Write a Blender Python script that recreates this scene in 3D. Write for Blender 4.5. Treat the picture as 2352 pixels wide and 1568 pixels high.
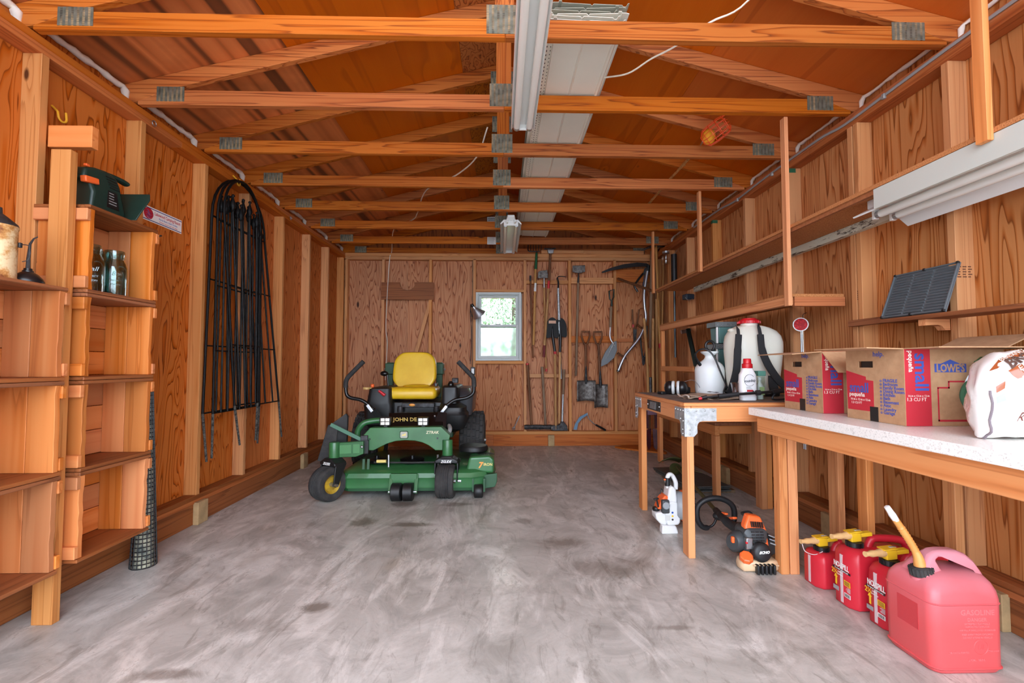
import bpy, bmesh, math, random
from mathutils import Vector, Matrix, Euler
random.seed(7)
R = math.radians
PI = math.pi
for o in list(bpy.data.objects):
    bpy.data.objects.remove(o)
SC = bpy.context.scene
COL = SC.collection

# ------------------------------------------------------------------ camera
cd = bpy.data.cameras.new('camera')
cam = bpy.data.objects.new('camera', cd)
COL.objects.link(cam)
cam.location = (0, 0, 1.125)
cam.rotation_euler = (R(90 + 2.4), 0, R(-1.405))
cd.sensor_fit = 'HORIZONTAL'
cd.sensor_width = 36.0
cd.lens = 36.0 * 1060 / 2352
cd.shift_y = 6.57 / 2352
cd.clip_start = 0.02
SC.camera = cam

# ------------------------------------------------------------------ world: bright overcast daylight
W = bpy.data.worlds.new('overcast_sky')
SC.world = W
W.use_nodes = True
wn = W.node_tree.nodes
wn['Background'].inputs[0].default_value = (0.84, 0.95, 1.1, 1)
wn['Background'].inputs[1].default_value = 1.0

SC.view_settings.view_transform = 'Standard'
SC.view_settings.look = 'None'
SC.view_settings.gamma = 1
SC.view_settings.use_curve_mapping = False
SC.view_settings.exposure = 3.0
try:
    SC.cycles.max_bounces = 10
    SC.cycles.diffuse_bounces = 6
    SC.cycles.glossy_bounces = 4
    SC.cycles.transmission_bounces = 10
    SC.cycles.transparent_max_bounces = 16
    SC.cycles.caustics_reflective = False
    SC.cycles.caustics_refractive = False
except Exception:
    pass

# ------------------------------------------------------------------ mesh helpers
class MB:
    """collects shapes; build() links them as one mesh object"""
    def __init__(s):
        s.v = []; s.f = []
    def add(s, vs, fs):
        o = len(s.v)
        s.v += [Vector(p) for p in vs]
        s.f += [tuple(i + o for i in f) for f in fs]
        return s
    def bx(s, x0, x1, y0, y1, z0, z1):
        if x1 < x0: x0, x1 = x1, x0
        if y1 < y0: y0, y1 = y1, y0
        if z1 < z0: z0, z1 = z1, z0
        return s.add([(x0,y0,z0),(x1,y0,z0),(x1,y1,z0),(x0,y1,z0),(x0,y0,z1),(x1,y0,z1),(x1,y1,z1),(x0,y1,z1)],
            [(0,3,2,1),(4,5,6,7),(0,1,5,4),(1,2,6,5),(2,3,7,6),(3,0,4,7)])
    def box(s, c, d, rot=(0,0,0)):
        m = Euler(rot).to_matrix(); c = Vector(c)
        hx, hy, hz = d[0]/2, d[1]/2, d[2]/2
        vs = [c + m @ Vector(p) for p in [(-hx,-hy,-hz),(hx,-hy,-hz),(hx,hy,-hz),(-hx,hy,-hz),(-hx,-hy,hz),(hx,-hy,hz),(hx,hy,hz),(-hx,hy,hz)]]
        return s.add(vs, [(0,3,2,1),(4,5,6,7),(0,1,5,4),(1,2,6,5),(2,3,7,6),(3,0,4,7)])
    def bar(s, p, q, w, h, up=(0,0,1)):
        """box from p to q: w across (perpendicular to up), h along up"""
        p = Vector(p); q = Vector(q); d = (q-p).normalized()
        sd = d.cross(Vector(up)).normalized(); u = sd.cross(d).normalized()
        a = sd*w/2; b = u*h/2
        vs = [p-a-b, p+a-b, p+a+b, p-a+b, q-a-b, q+a-b, q+a+b, q-a+b]
        return s.add(vs, [(0,1,2,3),(4,7,6,5),(0,4,5,1),(1,5,6,2),(2,6,7,3),(3,7,4,0)])
    def loft(s, rings, caps=True, closed=False):
        n = len(rings[0]); o = len(s.v)
        for r in rings: s.v += [Vector(p) for p in r]
        m = len(rings)
        for i in range(m if closed else m-1):
            a = o + i*n; b = o + ((i+1) % m)*n
            for j in range(n):
                k = (j+1) % n
                s.f.append((a+j, a+k, b+k, b+j))
        if caps and not closed:
            s.f.append(tuple(o + j for j in reversed(range(n))))
            s.f.append(tuple(o + (m-1)*n + j for j in range(n)))
        return s
    def tube(s, pts, r, n=8, closed=False, caps=True, flat=None):
        """round tube along pts; r number or list; flat = (scale_a, scale_b)"""
        pts = [Vector(p) for p in pts]; m = len(pts)
        rs = r if isinstance(r, (list, tuple)) else [r]*m
        t = []
        for i in range(m):
            if closed: d = pts[(i+1) % m] - pts[i-1]
            else: d = pts[min(i+1, m-1)] - pts[max(i-1, 0)]
            t.append(d.normalized() if d.length > 1e-9 else Vector((0,0,1)))
        ref = Vector((0,0,1)) if abs(t[0].z) < .9 else Vector((1,0,0))
        a = t[0].cross(ref).normalized()
        rings = []
        for i in range(m):
            a = (a - t[i]*a.dot(t[i]))
            a = a.normalized() if a.length > 1e-6 else t[i].orthogonal().normalized()
            b = t[i].cross(a)
            fa, fb = flat if flat else (1, 1)
            rings.append([pts[i] + (a*math.cos(2*PI*j/n)*fa + b*math.sin(2*PI*j/n)*fb)*rs[i] for j in range(n)])
        return s.loft(rings, caps, closed)
    def rod(s, p, q, r, n=8, r2=None):
        return s.tube([p, q], [r, r if r2 is None else r2], n)
    def lathe(s, prof, c=(0,0,0), axis=(0,0,1), n=20, sx=1, sy=1, caps=True):
        """prof list of (radius, height) from bottom to top"""
        ax = Vector(axis).normalized()
        q = Vector((0,0,1)).rotation_difference(ax).to_matrix(); c = Vector(c)
        rings = [[c + q @ Vector((r*math.cos(2*PI*j/n)*sx, r*math.sin(2*PI*j/n)*sy, h)) for j in range(n)] for r, h in prof]
        return s.loft(rings, caps)
    def prism(s, poly, fn, t0, t1):
        """poly 2-d outline extruded; fn(u,v,t) gives the 3-d point"""
        n = len(poly)
        vs = [Vector(fn(u, v, t0)) for u, v in poly] + [Vector(fn(u, v, t1)) for u, v in poly]
        fs = [tuple(reversed(range(n))), tuple(range(n, 2*n))]
        for j in range(n):
            k = (j+1) % n
            fs.append((j, k, n+k, n+j))
        return s.add(vs, fs)
    def sphere(s, c, r, n=12, m=8):
        if not isinstance(r, (tuple, list)): r = (r, r, r)
        c = Vector(c); rings = []
        for i in range(m+1):
            a = PI*(i/m - .5); a = max(min(a, PI/2-.02), -PI/2+.02)
            rings.append([c + Vector((r[0]*math.cos(a)*math.cos(2*PI*j/n), r[1]*math.cos(a)*math.sin(2*PI*j/n), r[2]*math.sin(a))) for j in range(n)])
        return s.loft(rings)
    def grid(s, fn, nu, nv, thick=None):
        o = len(s.v)
        for i in range(nu+1):
            for j in range(nv+1):
                s.v.append(Vector(fn(i/nu, j/nv)))
        for i in range(nu):
            for j in range(nv):
                a = o + i*(nv+1)+j
                s.f.append((a, a+nv+1, a+nv+2, a+1))
        return s
    def xf(s, M, start=0):
        for i in range(start, len(s.v)): s.v[i] = M @ s.v[i]
        return s
    def build(s, name, mat, parent=None, smooth=35, bevel=0, seg=2, solid=0, subd=0, world=True):
        me = bpy.data.meshes.new(name)
        off = Vector((0,0,0))
        r = parent
        if world and r is not None:
            while r.parent: r = r.parent
            off = r.location
        elif world and s_loc.get('loc') is not None:
            off = Vector(s_loc['loc'])
        me.from_pydata([tuple(p - off) for p in s.v], [], s.f)
        bm = bmesh.new(); bm.from_mesh(me)
        bmesh.ops.recalc_face_normals(bm, faces=bm.faces)
        bm.to_mesh(me); bm.free()
        me.materials.append(mat)
        if smooth:
            for p in me.polygons: p.use_smooth = True
            me.set_sharp_from_angle(angle=R(smooth))
        o = bpy.data.objects.new(name, me)
        COL.objects.link(o)
        if parent is not None: o.parent = parent
        elif world and s_loc.get('loc') is not None: o.location = off
        if solid:
            m = o.modifiers.new('thick', 'SOLIDIFY'); m.thickness = solid; m.offset = 0
        if bevel:
            m = o.modifiers.new('bevel', 'BEVEL'); m.width = bevel; m.segments = seg; m.limit_method = 'ANGLE'; m.angle_limit = R(40)
            m.harden_normals = False
        if subd:
            m = o.modifiers.new('sub', 'SUBSURF'); m.levels = subd; m.render_levels = subd
        return o
s_loc = {}

def tag(o, label=None, cat=None, group=None, kind=None):
    if label: o['label'] = label
    if cat: o['category'] = cat
    if group: o['group'] = group
    if kind: o['kind'] = kind
    return o
def thing(name, label, cat, loc=(0,0,0), group=None, rz=0):
    o = bpy.data.objects.new(name, None)
    o.empty_display_size = .1
    COL.objects.link(o); o.location = loc; o.rotation_euler = (0, 0, rz)
    return tag(o, label, cat, group)
def single(name, mb, mat, label, cat, loc, group=None, **kw):
    s_loc['loc'] = loc
    o = mb.build(name, mat, None, **kw)
    s_loc['loc'] = None
    return tag(o, label, cat, group)
def struct(name, loc=(0,0,0)):
    o = bpy.data.objects.new(name, None); COL.objects.link(o); o.location = loc
    o['kind'] = 'structure'
    return o
def copy_tree(o, parent=None):
    c = o.copy(); COL.objects.link(c); c.parent = parent
    for ch in o.children: copy_tree(ch, c)
    return c
def rrect(w, h, r, n=4, cx=0, cy=0):
    """rounded rectangle outline"""
    out = []
    for sx, sy, a0 in ((1,1,0),(-1,1,90),(-1,-1,180),(1,-1,270)):
        for i in range(n+1):
            a = R(a0 + 90*i/n)
            out.append((cx + sx*(w/2-r) + r*math.cos(a), cy + sy*(h/2-r) + r*math.sin(a)))
    return out
def arc(cx, cy, r, a0, a1, n):
    return [(cx + r*math.cos(R(a0+(a1-a0)*i/n)), cy + r*math.sin(R(a0+(a1-a0)*i/n))) for i in range(n+1)]
def bez(p0, p1, p2, p3, n=10):
    p0, p1, p2, p3 = map(Vector, (p0, p1, p2, p3))
    return [p0*(1-t)**3 + p1*3*t*(1-t)**2 + p2*3*t*t*(1-t) + p3*t**3 for t in [i/n for i in range(n+1)]]
def spline(pts, k=6):
    """Catmull-Rom through pts"""
    P = [Vector(p) for p in pts]; P = [P[0]*2-P[1]] + P + [P[-1]*2-P[-2]]
    out = []
    for i in range(1, len(P)-2):
        for j in range(k):
            t = j/k
            out.append(.5*((2*P[i]) + (P[i+1]-P[i-1])*t + (2*P[i-1]-5*P[i]+4*P[i+1]-P[i+2])*t*t + (3*P[i]-P[i-1]-3*P[i+1]+P[i+2])*t**3))
    out.append(P[-2]); return out
def text(name, body, size, M, mat, parent, depth=.0006, align='CENTER', sx=1.0, bold=0, spacing=1.0, shear=0):
    """flat lettering: M maps the text plane (x right, y up, z out) to the world"""
    c = bpy.data.curves.new(name, 'FONT'); c.body = body; c.size = size
    c.align_x = align; c.align_y = 'CENTER'; c.extrude = depth; c.offset = bold*size; c.space_character = spacing; c.shear = shear
    c.resolution_u = 2
    t = bpy.data.objects.new(name, c); COL.objects.link(t)
    dg = bpy.context.evaluated_depsgraph_get(); dg.update()
    me = bpy.data.meshes.new_from_object(t.evaluated_get(dg))
    bpy.data.objects.remove(t); bpy.data.curves.remove(c)
    r = parent; off = Vector((0,0,0))
    while r.parent: r = r.parent
    off = r.location
    me.transform(Matrix.Translation(-off) @ M @ Matrix.Diagonal((sx, 1, 1, 1)))
    me.materials.clear(); me.materials.append(mat)
    me.name = name
    o = bpy.data.objects.new(name, me); COL.objects.link(o); o.parent = parent
    return o
def plane_m(origin, xdir, ydir):
    x = Vector(xdir).normalized(); y = Vector(ydir).normalized(); z = x.cross(y)
    M = Matrix((x, y, z)).transposed().to_4x4(); M.translation = Vector(origin)
    return M

# ------------------------------------------------------------------ materials
def lin(c):
    return tuple(((x/255)/12.92 if x/255 <= .04045 else ((x/255+.055)/1.055)**2.4) for x in c)
class NT:
    def __init__(s, name):
        s.m = bpy.data.materials.new(name); s.m.use_nodes = True
        s.t = s.m.node_tree; s.b = s.t.nodes['Principled BSDF']
    def n(s, typ, **kw):
        o = s.t.nodes.new('ShaderNode' + typ)
        for k, v in kw.items():
            if k.startswith('i_'):
                key = k[2:]
                o.inputs[int(key) if key.isdigit() else key].default_value = v
            else: setattr(o, k, v)
        return o
    def l(s, a, b): s.t.links.new(a, b); return b
    def math(s, op, a, b=None, c=None, clamp=False):
        o = s.n('Math', operation=op); o.use_clamp = clamp
        for i, x in enumerate((a, b, c)):
            if x is None: continue
            if isinstance(x, (int, float)): o.inputs[i].default_value = x
            else: s.l(x, o.inputs[i])
        return o.outputs[0]
    def coords(s, scale=(1,1,1), rnd=True, kind='Object'):
        tc = s.n('TexCoord'); v = tc.outputs[kind]
        if rnd:
            oi = s.n('ObjectInfo'); k = s.n('Vector' + 'Math', operation='SCALE')
            k.inputs[0].default_value = (37.1, 53.7, 41.3); s.l(oi.outputs['Random'], k.inputs['Scale'])
            a = s.n('VectorMath', operation='ADD'); s.l(v, a.inputs[0]); s.l(k.outputs[0], a.inputs[1]); v = a.outputs[0]
        m = s.n('VectorMath', operation='MULTIPLY'); s.l(v, m.inputs[0]); m.inputs[1].default_value = scale
        return m.outputs[0]
    def noise(s, vec, scale=1, detail=2, rough=.5, dist=0):
        o = s.n('TexNoise'); o.inputs['Scale'].default_value = scale; o.inputs['Detail'].default_value = detail
        o.inputs['Roughness'].default_value = rough; o.inputs['Distortion'].default_value = dist
        s.l(vec, o.inputs['Vector']); return o.outputs['Fac']
    def ramp(s, fac, stops, interp='LINEAR'):
        o = s.n('ValToRGB'); o.color_ramp.interpolation = interp; e = o.color_ramp.elements
        while len(e) < len(stops): e.new(.5)
        for i, (p, c) in enumerate(stops):
            e[i].position = p; e[i].color = (*c, 1) if len(c) == 3 else c
        s.l(fac, o.inputs[0]); return o.outputs[0]
    def mix(s, fac, a, b, mode='MIX'):
        o = s.n('Mix', data_type='RGBA', blend_type=mode)
        for i, x in ((0, fac), (6, a), (7, b)):
            if isinstance(x, (int, float)): o.inputs[i].default_value = x
            elif isinstance(x, tuple): o.inputs[i].default_value = (*x, 1) if len(x) == 3 else x
            else: s.l(x, o.inputs[i])
        return o.outputs[2]
    def bump(s, h, strength=.2, dist=.01):
        o = s.n('Bump'); o.inputs['Strength'].default_value = strength; o.inputs['Distance'].default_value = dist
        s.l(h, o.inputs['Height']); s.l(o.outputs[0], s.b.inputs['Normal'])
    def maprange(s, v, a, b, c, d):
        o = s.n('MapRange'); s.l(v, o.inputs[0])
        for i, x in enumerate((a, b, c, d)): o.inputs[i+1].default_value = x
        return o.outputs[0]
    def set(s, **kw):
        for k, v in kw.items():
            key = {'color': 'Base Color', 'rough': 'Roughness', 'metal': 'Metallic', 'trans': 'Transmission Weight', 'ior': 'IOR', 'spec': 'Specular IOR Level', 'alpha': 'Alpha', 'sss': 'Subsurface Weight', 'coat': 'Coat Weight'}[k]
            i = s.b.inputs[key]
            if isinstance(v, (int, float)): i.default_value = v
            elif isinstance(v, tuple): i.default_value = (*v, 1)
            else: s.l(v, i)
        return s

def wood(name, light, mid, dark, axis='Z', fig=1.0, rings=9, stretch=.1, knots=.5, tint=.22, rough=.62, knot_scale=1.6, blotch=.35, fibre=.35, spec=.35, soft=.0):
    """sawn wood / plywood: contour-line grain of a stretched noise field, rings around knots"""
    N = NT(name)
    light, mid, dark = lin(light), lin(mid), lin(dark)
    ax = 'XYZ'.index(axis)
    def sc(a, al): return tuple(al if i == ax else a for i in range(3))
    P = N.coords((1, 1, 1))
    def scaled(v):
        m = N.n('VectorMath', operation='MULTIPLY'); N.l(P, m.inputs[0]); m.inputs[1].default_value = v; return m.outputs[0]
    f = N.noise(scaled(sc(4.2*fig, 4.2*fig*stretch)), 1, 2.2, .42, .25)
    vo = N.n('TexVoronoi', feature='F1'); N.l(scaled(sc(knot_scale*2.0, knot_scale*.8)), vo.inputs['Vector']); vo.inputs['Scale'].default_value = 1.0
    d = vo.outputs['Distance']
    kn = N.maprange(d, 0.0, .42, 1, 0); kn2 = N.math('POWER', kn, 2.0)
    field = N.math('ADD', N.math('MULTIPLY', f, rings), N.math('MULTIPLY', kn2, 2.0*knots))
    fr = N.math('FRACT', field)
    base = N.ramp(fr, [(0, light), (.5, light), (.80, mid), (.94, dark), (1, light)])
    base = N.mix(soft, base, N.ramp(f, [(.35, light), (.65, mid)]))
    fib = N.noise(scaled(sc(90, 3)), 1, 2, .6)
    base = N.mix(N.math('MULTIPLY', fib, fibre), base, mid)
    bl = N.noise(scaled(sc(1.7, .6)), 1, 3, .6)
    base = N.mix(N.maprange(bl, .35, .75, 0, blotch), base, tuple(.62*a for a in mid))
    kmask = N.maprange(d, .03, .06, 1, 0)
    sel = N.math('GREATER_THAN', N.n('SeparateColor').outputs[0], .35)
    sep = N.t.nodes[-1]
    # only some cells carry a dark knot
    sc2 = [n for n in N.t.nodes if n.bl_idname == 'ShaderNodeSeparateColor'][0]
    N.l(vo.outputs['Color'], sc2.inputs[0])
    kf = N.math('MULTIPLY', kmask, sel)
    base = N.mix(N.math('MULTIPLY', kf, min(1, knots*1.6)), base, tuple(.3*a for a in dark))
    oi = N.n('ObjectInfo')
    val = N.maprange(oi.outputs['Random'], 0, 1, 1-tint, 1+tint)
    hs = N.n('HueSaturation'); N.l(base, hs.inputs['Color']); N.l(val, hs.inputs['Value'])
    N.l(N.maprange(N.math('FRACT', N.math('MULTIPLY', oi.outputs['Random'], 7.3)), 0, 1, .98, 1.1), hs.inputs['Saturation']); hs.inputs['Hue'].default_value = .502
    N.set(color=hs.outputs[0], rough=rough, spec=spec)
    N.bump(N.math('ADD', N.math('MULTIPLY', fr, -.5), fib), .12, .002)
    return N.m

def flat(name, c, rough=.5, metal=0, var=.0, vscale=8, bump=0, bscale=60, spec=.5, c2=None, coat=0, sss=0):
    N = NT(name); c = lin(c)
    if var or c2:
        P = N.coords()
        nz = N.noise(P, vscale, 5, .6)
        b = lin(c2) if c2 else tuple(x*(1-var) for x in c)
        N.set(color=N.ramp(nz, [(.35, c), (.65, b)]))
        if rough < .9: N.set(rough=N.maprange(nz, .3, .7, rough, min(1, rough+.15)))
    else:
        N.set(color=c, rough=rough)
    N.set(metal=metal, spec=spec, coat=coat, sss=sss)
    if bump:
        N.bump(N.noise(N.coords(), bscale, 3, .6), bump, .004)
    return N.m
def glass(name, c=(255,255,255), rough=0.0, ior=1.45):
    N = NT(name); N.set(color=lin(c), rough=rough, trans=1.0, ior=ior); return N.m

def thinglass(name, c=(235,245,245), rough=.03, k=.5):
    """thin clear wall: tinted see-through with a fresnel sheen"""
    N = NT(name); t = N.t; t.nodes.remove(N.b)
    tr = N.n('BsdfTransparent'); tr.inputs[0].default_value = (*lin(c), 1)
    gl = N.n('BsdfGlossy'); gl.inputs['Roughness'].default_value = rough; gl.inputs[0].default_value = (1,1,1,1)
    lw = N.n('LayerWeight'); lw.inputs['Blend'].default_value = .35
    f = N.math('ADD', N.math('MULTIPLY', lw.outputs['Facing'], k), .06, clamp=True)
    mx = N.n('MixShader'); N.l(f, mx.inputs[0]); N.l(tr.outputs[0], mx.inputs[1]); N.l(gl.outputs[0], mx.inputs[2])
    out = [n for n in t.nodes if n.bl_idname == 'ShaderNodeOutputMaterial'][0]
    N.l(mx.outputs[0], out.inputs['Surface'])
    return N.m
M = {}
WL, WM, WD = (214,150,100), (186,112,66), (120,62,34)
for a in 'XYZ':
    M['stud'+a] = wood('stud_lumber_'+a, (216,156,106), (200,134,86), (150,88,52), a, fig=5.5, rings=4, stretch=.022, knots=.7, tint=.12, knot_scale=1.9, blotch=.25, soft=.4)
    M['truss'+a] = wood('truss_lumber_'+a, (204,124,68), (176,92,44), (104,46,22), a, fig=5.0, rings=7, stretch=.022, knots=.8, tint=.16, knot_scale=1.5, blotch=.4, soft=.1)
    M['plate'+a] = wood('plate_lumber_'+a, (198,120,72), (174,94,52), (118,56,30), a, fig=5.0, rings=4, stretch=.022, knots=.4, tint=.12, blotch=.3, soft=.4)
    M['crate'+a] = wood('crate_board_'+a, (216,142,92), (200,118,70), (150,78,44), a, fig=4.2, rings=3, stretch=.025, knots=.6, tint=.24, blotch=.3, soft=.5)
    M['bench'+a] = wood('bench_lumber_'+a, (226,160,112), (210,136,90), (170,98,62), a, fig=5.0, rings=4, stretch=.022, knots=.5, tint=.08, blotch=.15, soft=.4)
    M['skirt'+a] = wood('skirt_lumber_'+a, (166,104,70), (138,82,52), (90,50,32), a, fig=5.0, rings=4, stretch=.03, knots=.5, tint=.12, blotch=.5, soft=.3)
M['plyL'] = wood('wall_plywood_left', (208,128,78), (186,98,52), (96,40,18), 'Z', fig=1.7, rings=17, stretch=.13, knots=1.2, tint=.08, knot_scale=1.5, blotch=.35, soft=.0)
M['plyB'] = wood('wall_plywood_back', (208,146,106), (180,108,70), (104,52,30), 'Z', fig=1.8, rings=16, stretch=.12, knots=1.2, tint=.08, knot_scale=1.4, blotch=.35, soft=.0)
M['plyR'] = wood('wall_plywood_right', (208,150,106), (178,110,70), (106,56,32), 'Z', fig=1.9, rings=14, stretch=.07, knots=1.0, tint=.1, knot_scale=1.4, blotch=.45, soft=.0)
M['roof'] = wood('roof_plywood', (216,118,58), (198,98,46), (142,62,26), 'Y', fig=1.6, rings=2.4, stretch=.03, knots=.25, tint=.12, rough=.5, blotch=.35, fibre=.6, soft=.5, knot_scale=2.5)
M['roofL'] = wood('roof_plywood_striped', (204,118,64), (180,90,44), (104,56,28), 'Y', fig=1.3, rings=5, stretch=.012, knots=.25, tint=.12, rough=.5, blotch=.45, fibre=.6, soft=.25)
def _striped():
    N = NT('roof_plywood_striped'); P = N.coords((1,1,1)); Q = N.coords((5.5,.06,0)); Q2 = N.coords((40,.6,0))
    a = N.noise(Q, 1, 2, .6); b = N.noise(Q2, 1, 3, .6); c = N.noise(P, 2.2, 4, .6)
    col = N.ramp(a, [(.36, lin((96,54,28))), (.42, lin((190,104,52))), (.5, lin((226,136,76))), (.56, lin((206,116,60))), (.60, lin((92,54,30))), (.68, lin((112,64,34)))])
    col = N.mix(N.math('MULTIPLY', b, .3), col, lin((176,92,46)))
    col = N.mix(N.maprange(c, .5, .75, 0, .5), col, lin((104,58,30)))
    vo = N.n('TexVoronoi'); N.l(N.coords((5,2.2,0)), vo.inputs['Vector']); vo.inputs['Scale'].default_value = 1
    col = N.mix(N.maprange(vo.outputs['Distance'], .03, .06, .8, 0), col, lin((50,24,12)))
    N.set(color=col, rough=.55); N.bump(b, .1, .002)
    return N.m
M['roofL'] = _striped()
M['roofwild'] = wood('roof_plywood_wild', (190,116,60), (158,82,36), (74,32,14), 'Y', fig=4.0, rings=7, stretch=.5, knots=.6, tint=.1, rough=.55)
M['gable'] = wood('gable_plywood', (160,92,52), (130,66,34), (80,36,18), 'Z', fig=1.4, rings=9, stretch=.12, knots=.4, tint=.1)
M['block'] = flat('treated_block', (186,156,112), .8, var=.25, vscale=14)
M['particle'] = flat('particle_board_edge', (206,142,86), .85, c2=(160,96,52), vscale=220)
M['partface'] = flat('particle_board_face', (168,104,62), .7, c2=(150,90,52), vscale=60)
M['handle'] = wood('tool_handle_wood', (204,156,104), (186,134,84), (150,100,60), 'Z', fig=5, rings=4, stretch=.04, knots=0, tint=.12)
M['handleold'] = wood('weathered_handle_wood', (150,122,98), (130,102,80), (96,74,58), 'Z', fig=5, rings=4, stretch=.04, knots=0, tint=.15)
M['handledark'] = wood('dark_handle_wood', (128,84,58), (104,66,44), (70,42,28), 'Z', fig=5, rings=4, stretch=.04, knots=0, tint=.15)
M['foam'] = flat('expanding_foam', (240,236,226), .8, var=.1, vscale=20, bump=.6, bscale=40)
M['galv'] = flat('galvanised_steel', (196,202,204), .4, .55, c2=(164,170,172), vscale=40)
M['steel'] = flat('bare_steel', (190,192,194), .3, .95, var=.2, vscale=20)
M['darksteel'] = flat('dark_forged_steel', (82,82,84), .5, .7, c2=(54,52,52), vscale=26, bump=.2)
M['oldsteel'] = flat('worn_steel', (128,124,120), .5, .7, c2=(80,74,70), vscale=24, bump=.15)
M['alu'] = flat('brushed_aluminium', (200,204,208), .3, .9, var=.12, vscale=10)
M['black'] = flat('black_paint', (22,22,24), .35)
M['blackplastic'] = flat('black_plastic', (30,31,33), .42, var=.2, vscale=10)
M['rubber'] = flat('black_rubber', (38,38,39), .75, c2=(62,60,58), vscale=18)
M['white'] = flat('white_enamel', (232,234,232), .3)
M['tube'] = flat('fluorescent_tube_glass', (236,236,230), .2)
M['vinyl'] = flat('cream_vinyl_siding', (232,234,222), .4, var=.05, vscale=3)
M['vinyledge'] = flat('greyed_vinyl_edge', (176,182,166), .5, var=.1, vscale=8)
M['yellowhook'] = flat('yellow_vinyl_hook', (240,178,48), .4)
M['cable'] = flat('white_cable', (228,222,206), .5)
M['greycable'] = flat('grey_conduit', (150,152,152), .45)
M['winframe'] = flat('white_window_vinyl', (206,212,210), .4, var=.06, vscale=6)
M['red'] = flat('red_plastic', (196,28,38), .35)
M['orange'] = flat('orange_plastic', (236,104,46), .4)
def _concrete():
    N = NT('concrete_floor'); P = N.coords((1,1,1), rnd=False)
    a = N.noise(P, .55, 6, .62, .6); b = N.noise(P, 3.1, 8, .7, 1.2); c = N.noise(P, 60, 4, .7)
    sw = N.coords((1.0, .35, 1), rnd=False); d = N.noise(sw, 2.4, 6, .65, 2.4)
    col = N.ramp(b, [(.28, lin((146,144,138))), (.5, lin((188,186,180))), (.72, lin((216,214,208)))])
    col = N.mix(N.maprange(a, .42, .64, 0, .65), col, lin((142,138,128)))
    col = N.mix(N.maprange(d, .5, .62, 0, .55), col, lin((228,226,220)))
    col = N.mix(N.maprange(c, .55, .8, 0, .4), col, lin((138,134,128)))
    st = N.noise(P, 1.15, 3, .55, .8)
    col = N.mix(N.maprange(st, .64, .76, 0, .5), col, lin((150,136,116)))
    fx = N.coords((3.2, .9, 1), rnd=False); e = N.noise(fx, 3.0, 7, .72, 1.6)
    col = N.mix(N.maprange(e, .54, .64, 0, .5), col, lin((122,116,106)))
    # distinct oil spots and trails
    for (x, y, rx, ry, k) in [(-.75,3.78,.14,.09,.75),(-.62,3.3,.16,.05,.7),(-.98,3.35,.1,.09,.7),(.42,2.95,.16,.1,.65),(.15,3.35,.1,.06,.5),(-.35,3.75,.13,.05,.6),(-.85,2.2,.07,.05,.7),(-1.05,2.05,.2,.08,.35),(.1,2.35,.12,.07,.3),(.6,2.6,.3,.12,.45),(-1.2,1.75,.12,.03,.6),(.75,2.0,.1,.02,.5)]:
        sub = N.n('VectorMath', operation='SUBTRACT'); N.l(P, sub.inputs[0]); sub.inputs[1].default_value = (x, y, 0)
        mu = N.n('VectorMath', operation='MULTIPLY'); N.l(sub.outputs[0], mu.inputs[0]); mu.inputs[1].default_value = (1/rx, 1/ry, 0)
        ln = N.n('VectorMath', operation='LENGTH'); N.l(mu.outputs[0], ln.inputs[0])
        w = N.math('ADD', ln.outputs['Value'], N.math('MULTIPLY', N.math('SUBTRACT', b, .5), 2.6))
        col = N.mix(N.maprange(w, .45, 1.15, k, 0), col, lin((96,84,72)))
    N.set(color=col, spec=.5)
    N.set(rough=N.maprange(N.math('ADD', d, N.math('MULTIPLY', c, .2)), .4, .8, .5, .24))
    N.bump(N.math('ADD', b, N.math('MULTIPLY', c, .3)), .1, .006)
    return N.m
M['concrete'] = _concrete()
def _nailplate():
    N = NT('truss_nail_plate'); P = N.coords((1,1,1), rnd=False)
    sx = N.n('SeparateXYZ'); N.l(P, sx.inputs[0])
    fx = N.math('FRACT', N.math('MULTIPLY', sx.outputs[0], 40)); fz = N.math('FRACT', N.math('MULTIPLY', sx.outputs[2], 130))
    m = N.math('MULTIPLY', N.math('COMPARE', fx, .5, .22), N.math('COMPARE', fz, .5, .25))
    nz = N.noise(P, 30, 3)
    base = N.ramp(nz, [(.3, lin((112,122,110))), (.7, lin((150,158,146)))])
    col = N.mix(m, base, N.ramp(N.noise(P, 14, 2), [(.4, lin((60,56,46))), (.6, lin((196,168,120)))]))
    N.set(color=col, rough=.45, metal=N.math('SUBTRACT', .6, N.math('MULTIPLY', m, .5)))
    N.bump(m, .4, .003)
    return N.m
M['nail'] = _nailplate()
# ------------------------------------------------------------------ the building
XL, XR, YB = -2.145, 2.14, 6.36          # inner stud faces
PL, PR, PB = -2.234, 2.229, 6.449        # plywood faces
ZT = 2.652                               # top of the double top plate
YF = -.45                                # open front of the garage
def slab(name, mat, x0, x1, y0, y1, z0, z1, parent, bevel=.002):
    return MB().bx(x0, x1, y0, y1, z0, z1).build(name, mat, parent, smooth=0, bevel=bevel, seg=1)

fl = MB().bx(-2.3, 2.3, YF, 6.5, -.1, 0)
o = fl.build('floor', M['concrete'], None, smooth=0, world=False); o['kind'] = 'structure'
dw = MB().bx(-7, 7, -14, YF, -.12, -.02)
o = dw.build('driveway', flat('driveway_concrete', (176,174,168), .9, var=.2, vscale=2), None, smooth=0, world=False); o['kind'] = 'structure'
gr = MB().bx(-14, 14, 6.5, 30, -.2, -.1)
o = gr.build('lawn', flat('lawn_green', (150,176,110), .95, c2=(120,150,84), vscale=3), None, smooth=0, world=False); o['kind'] = 'structure'

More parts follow.
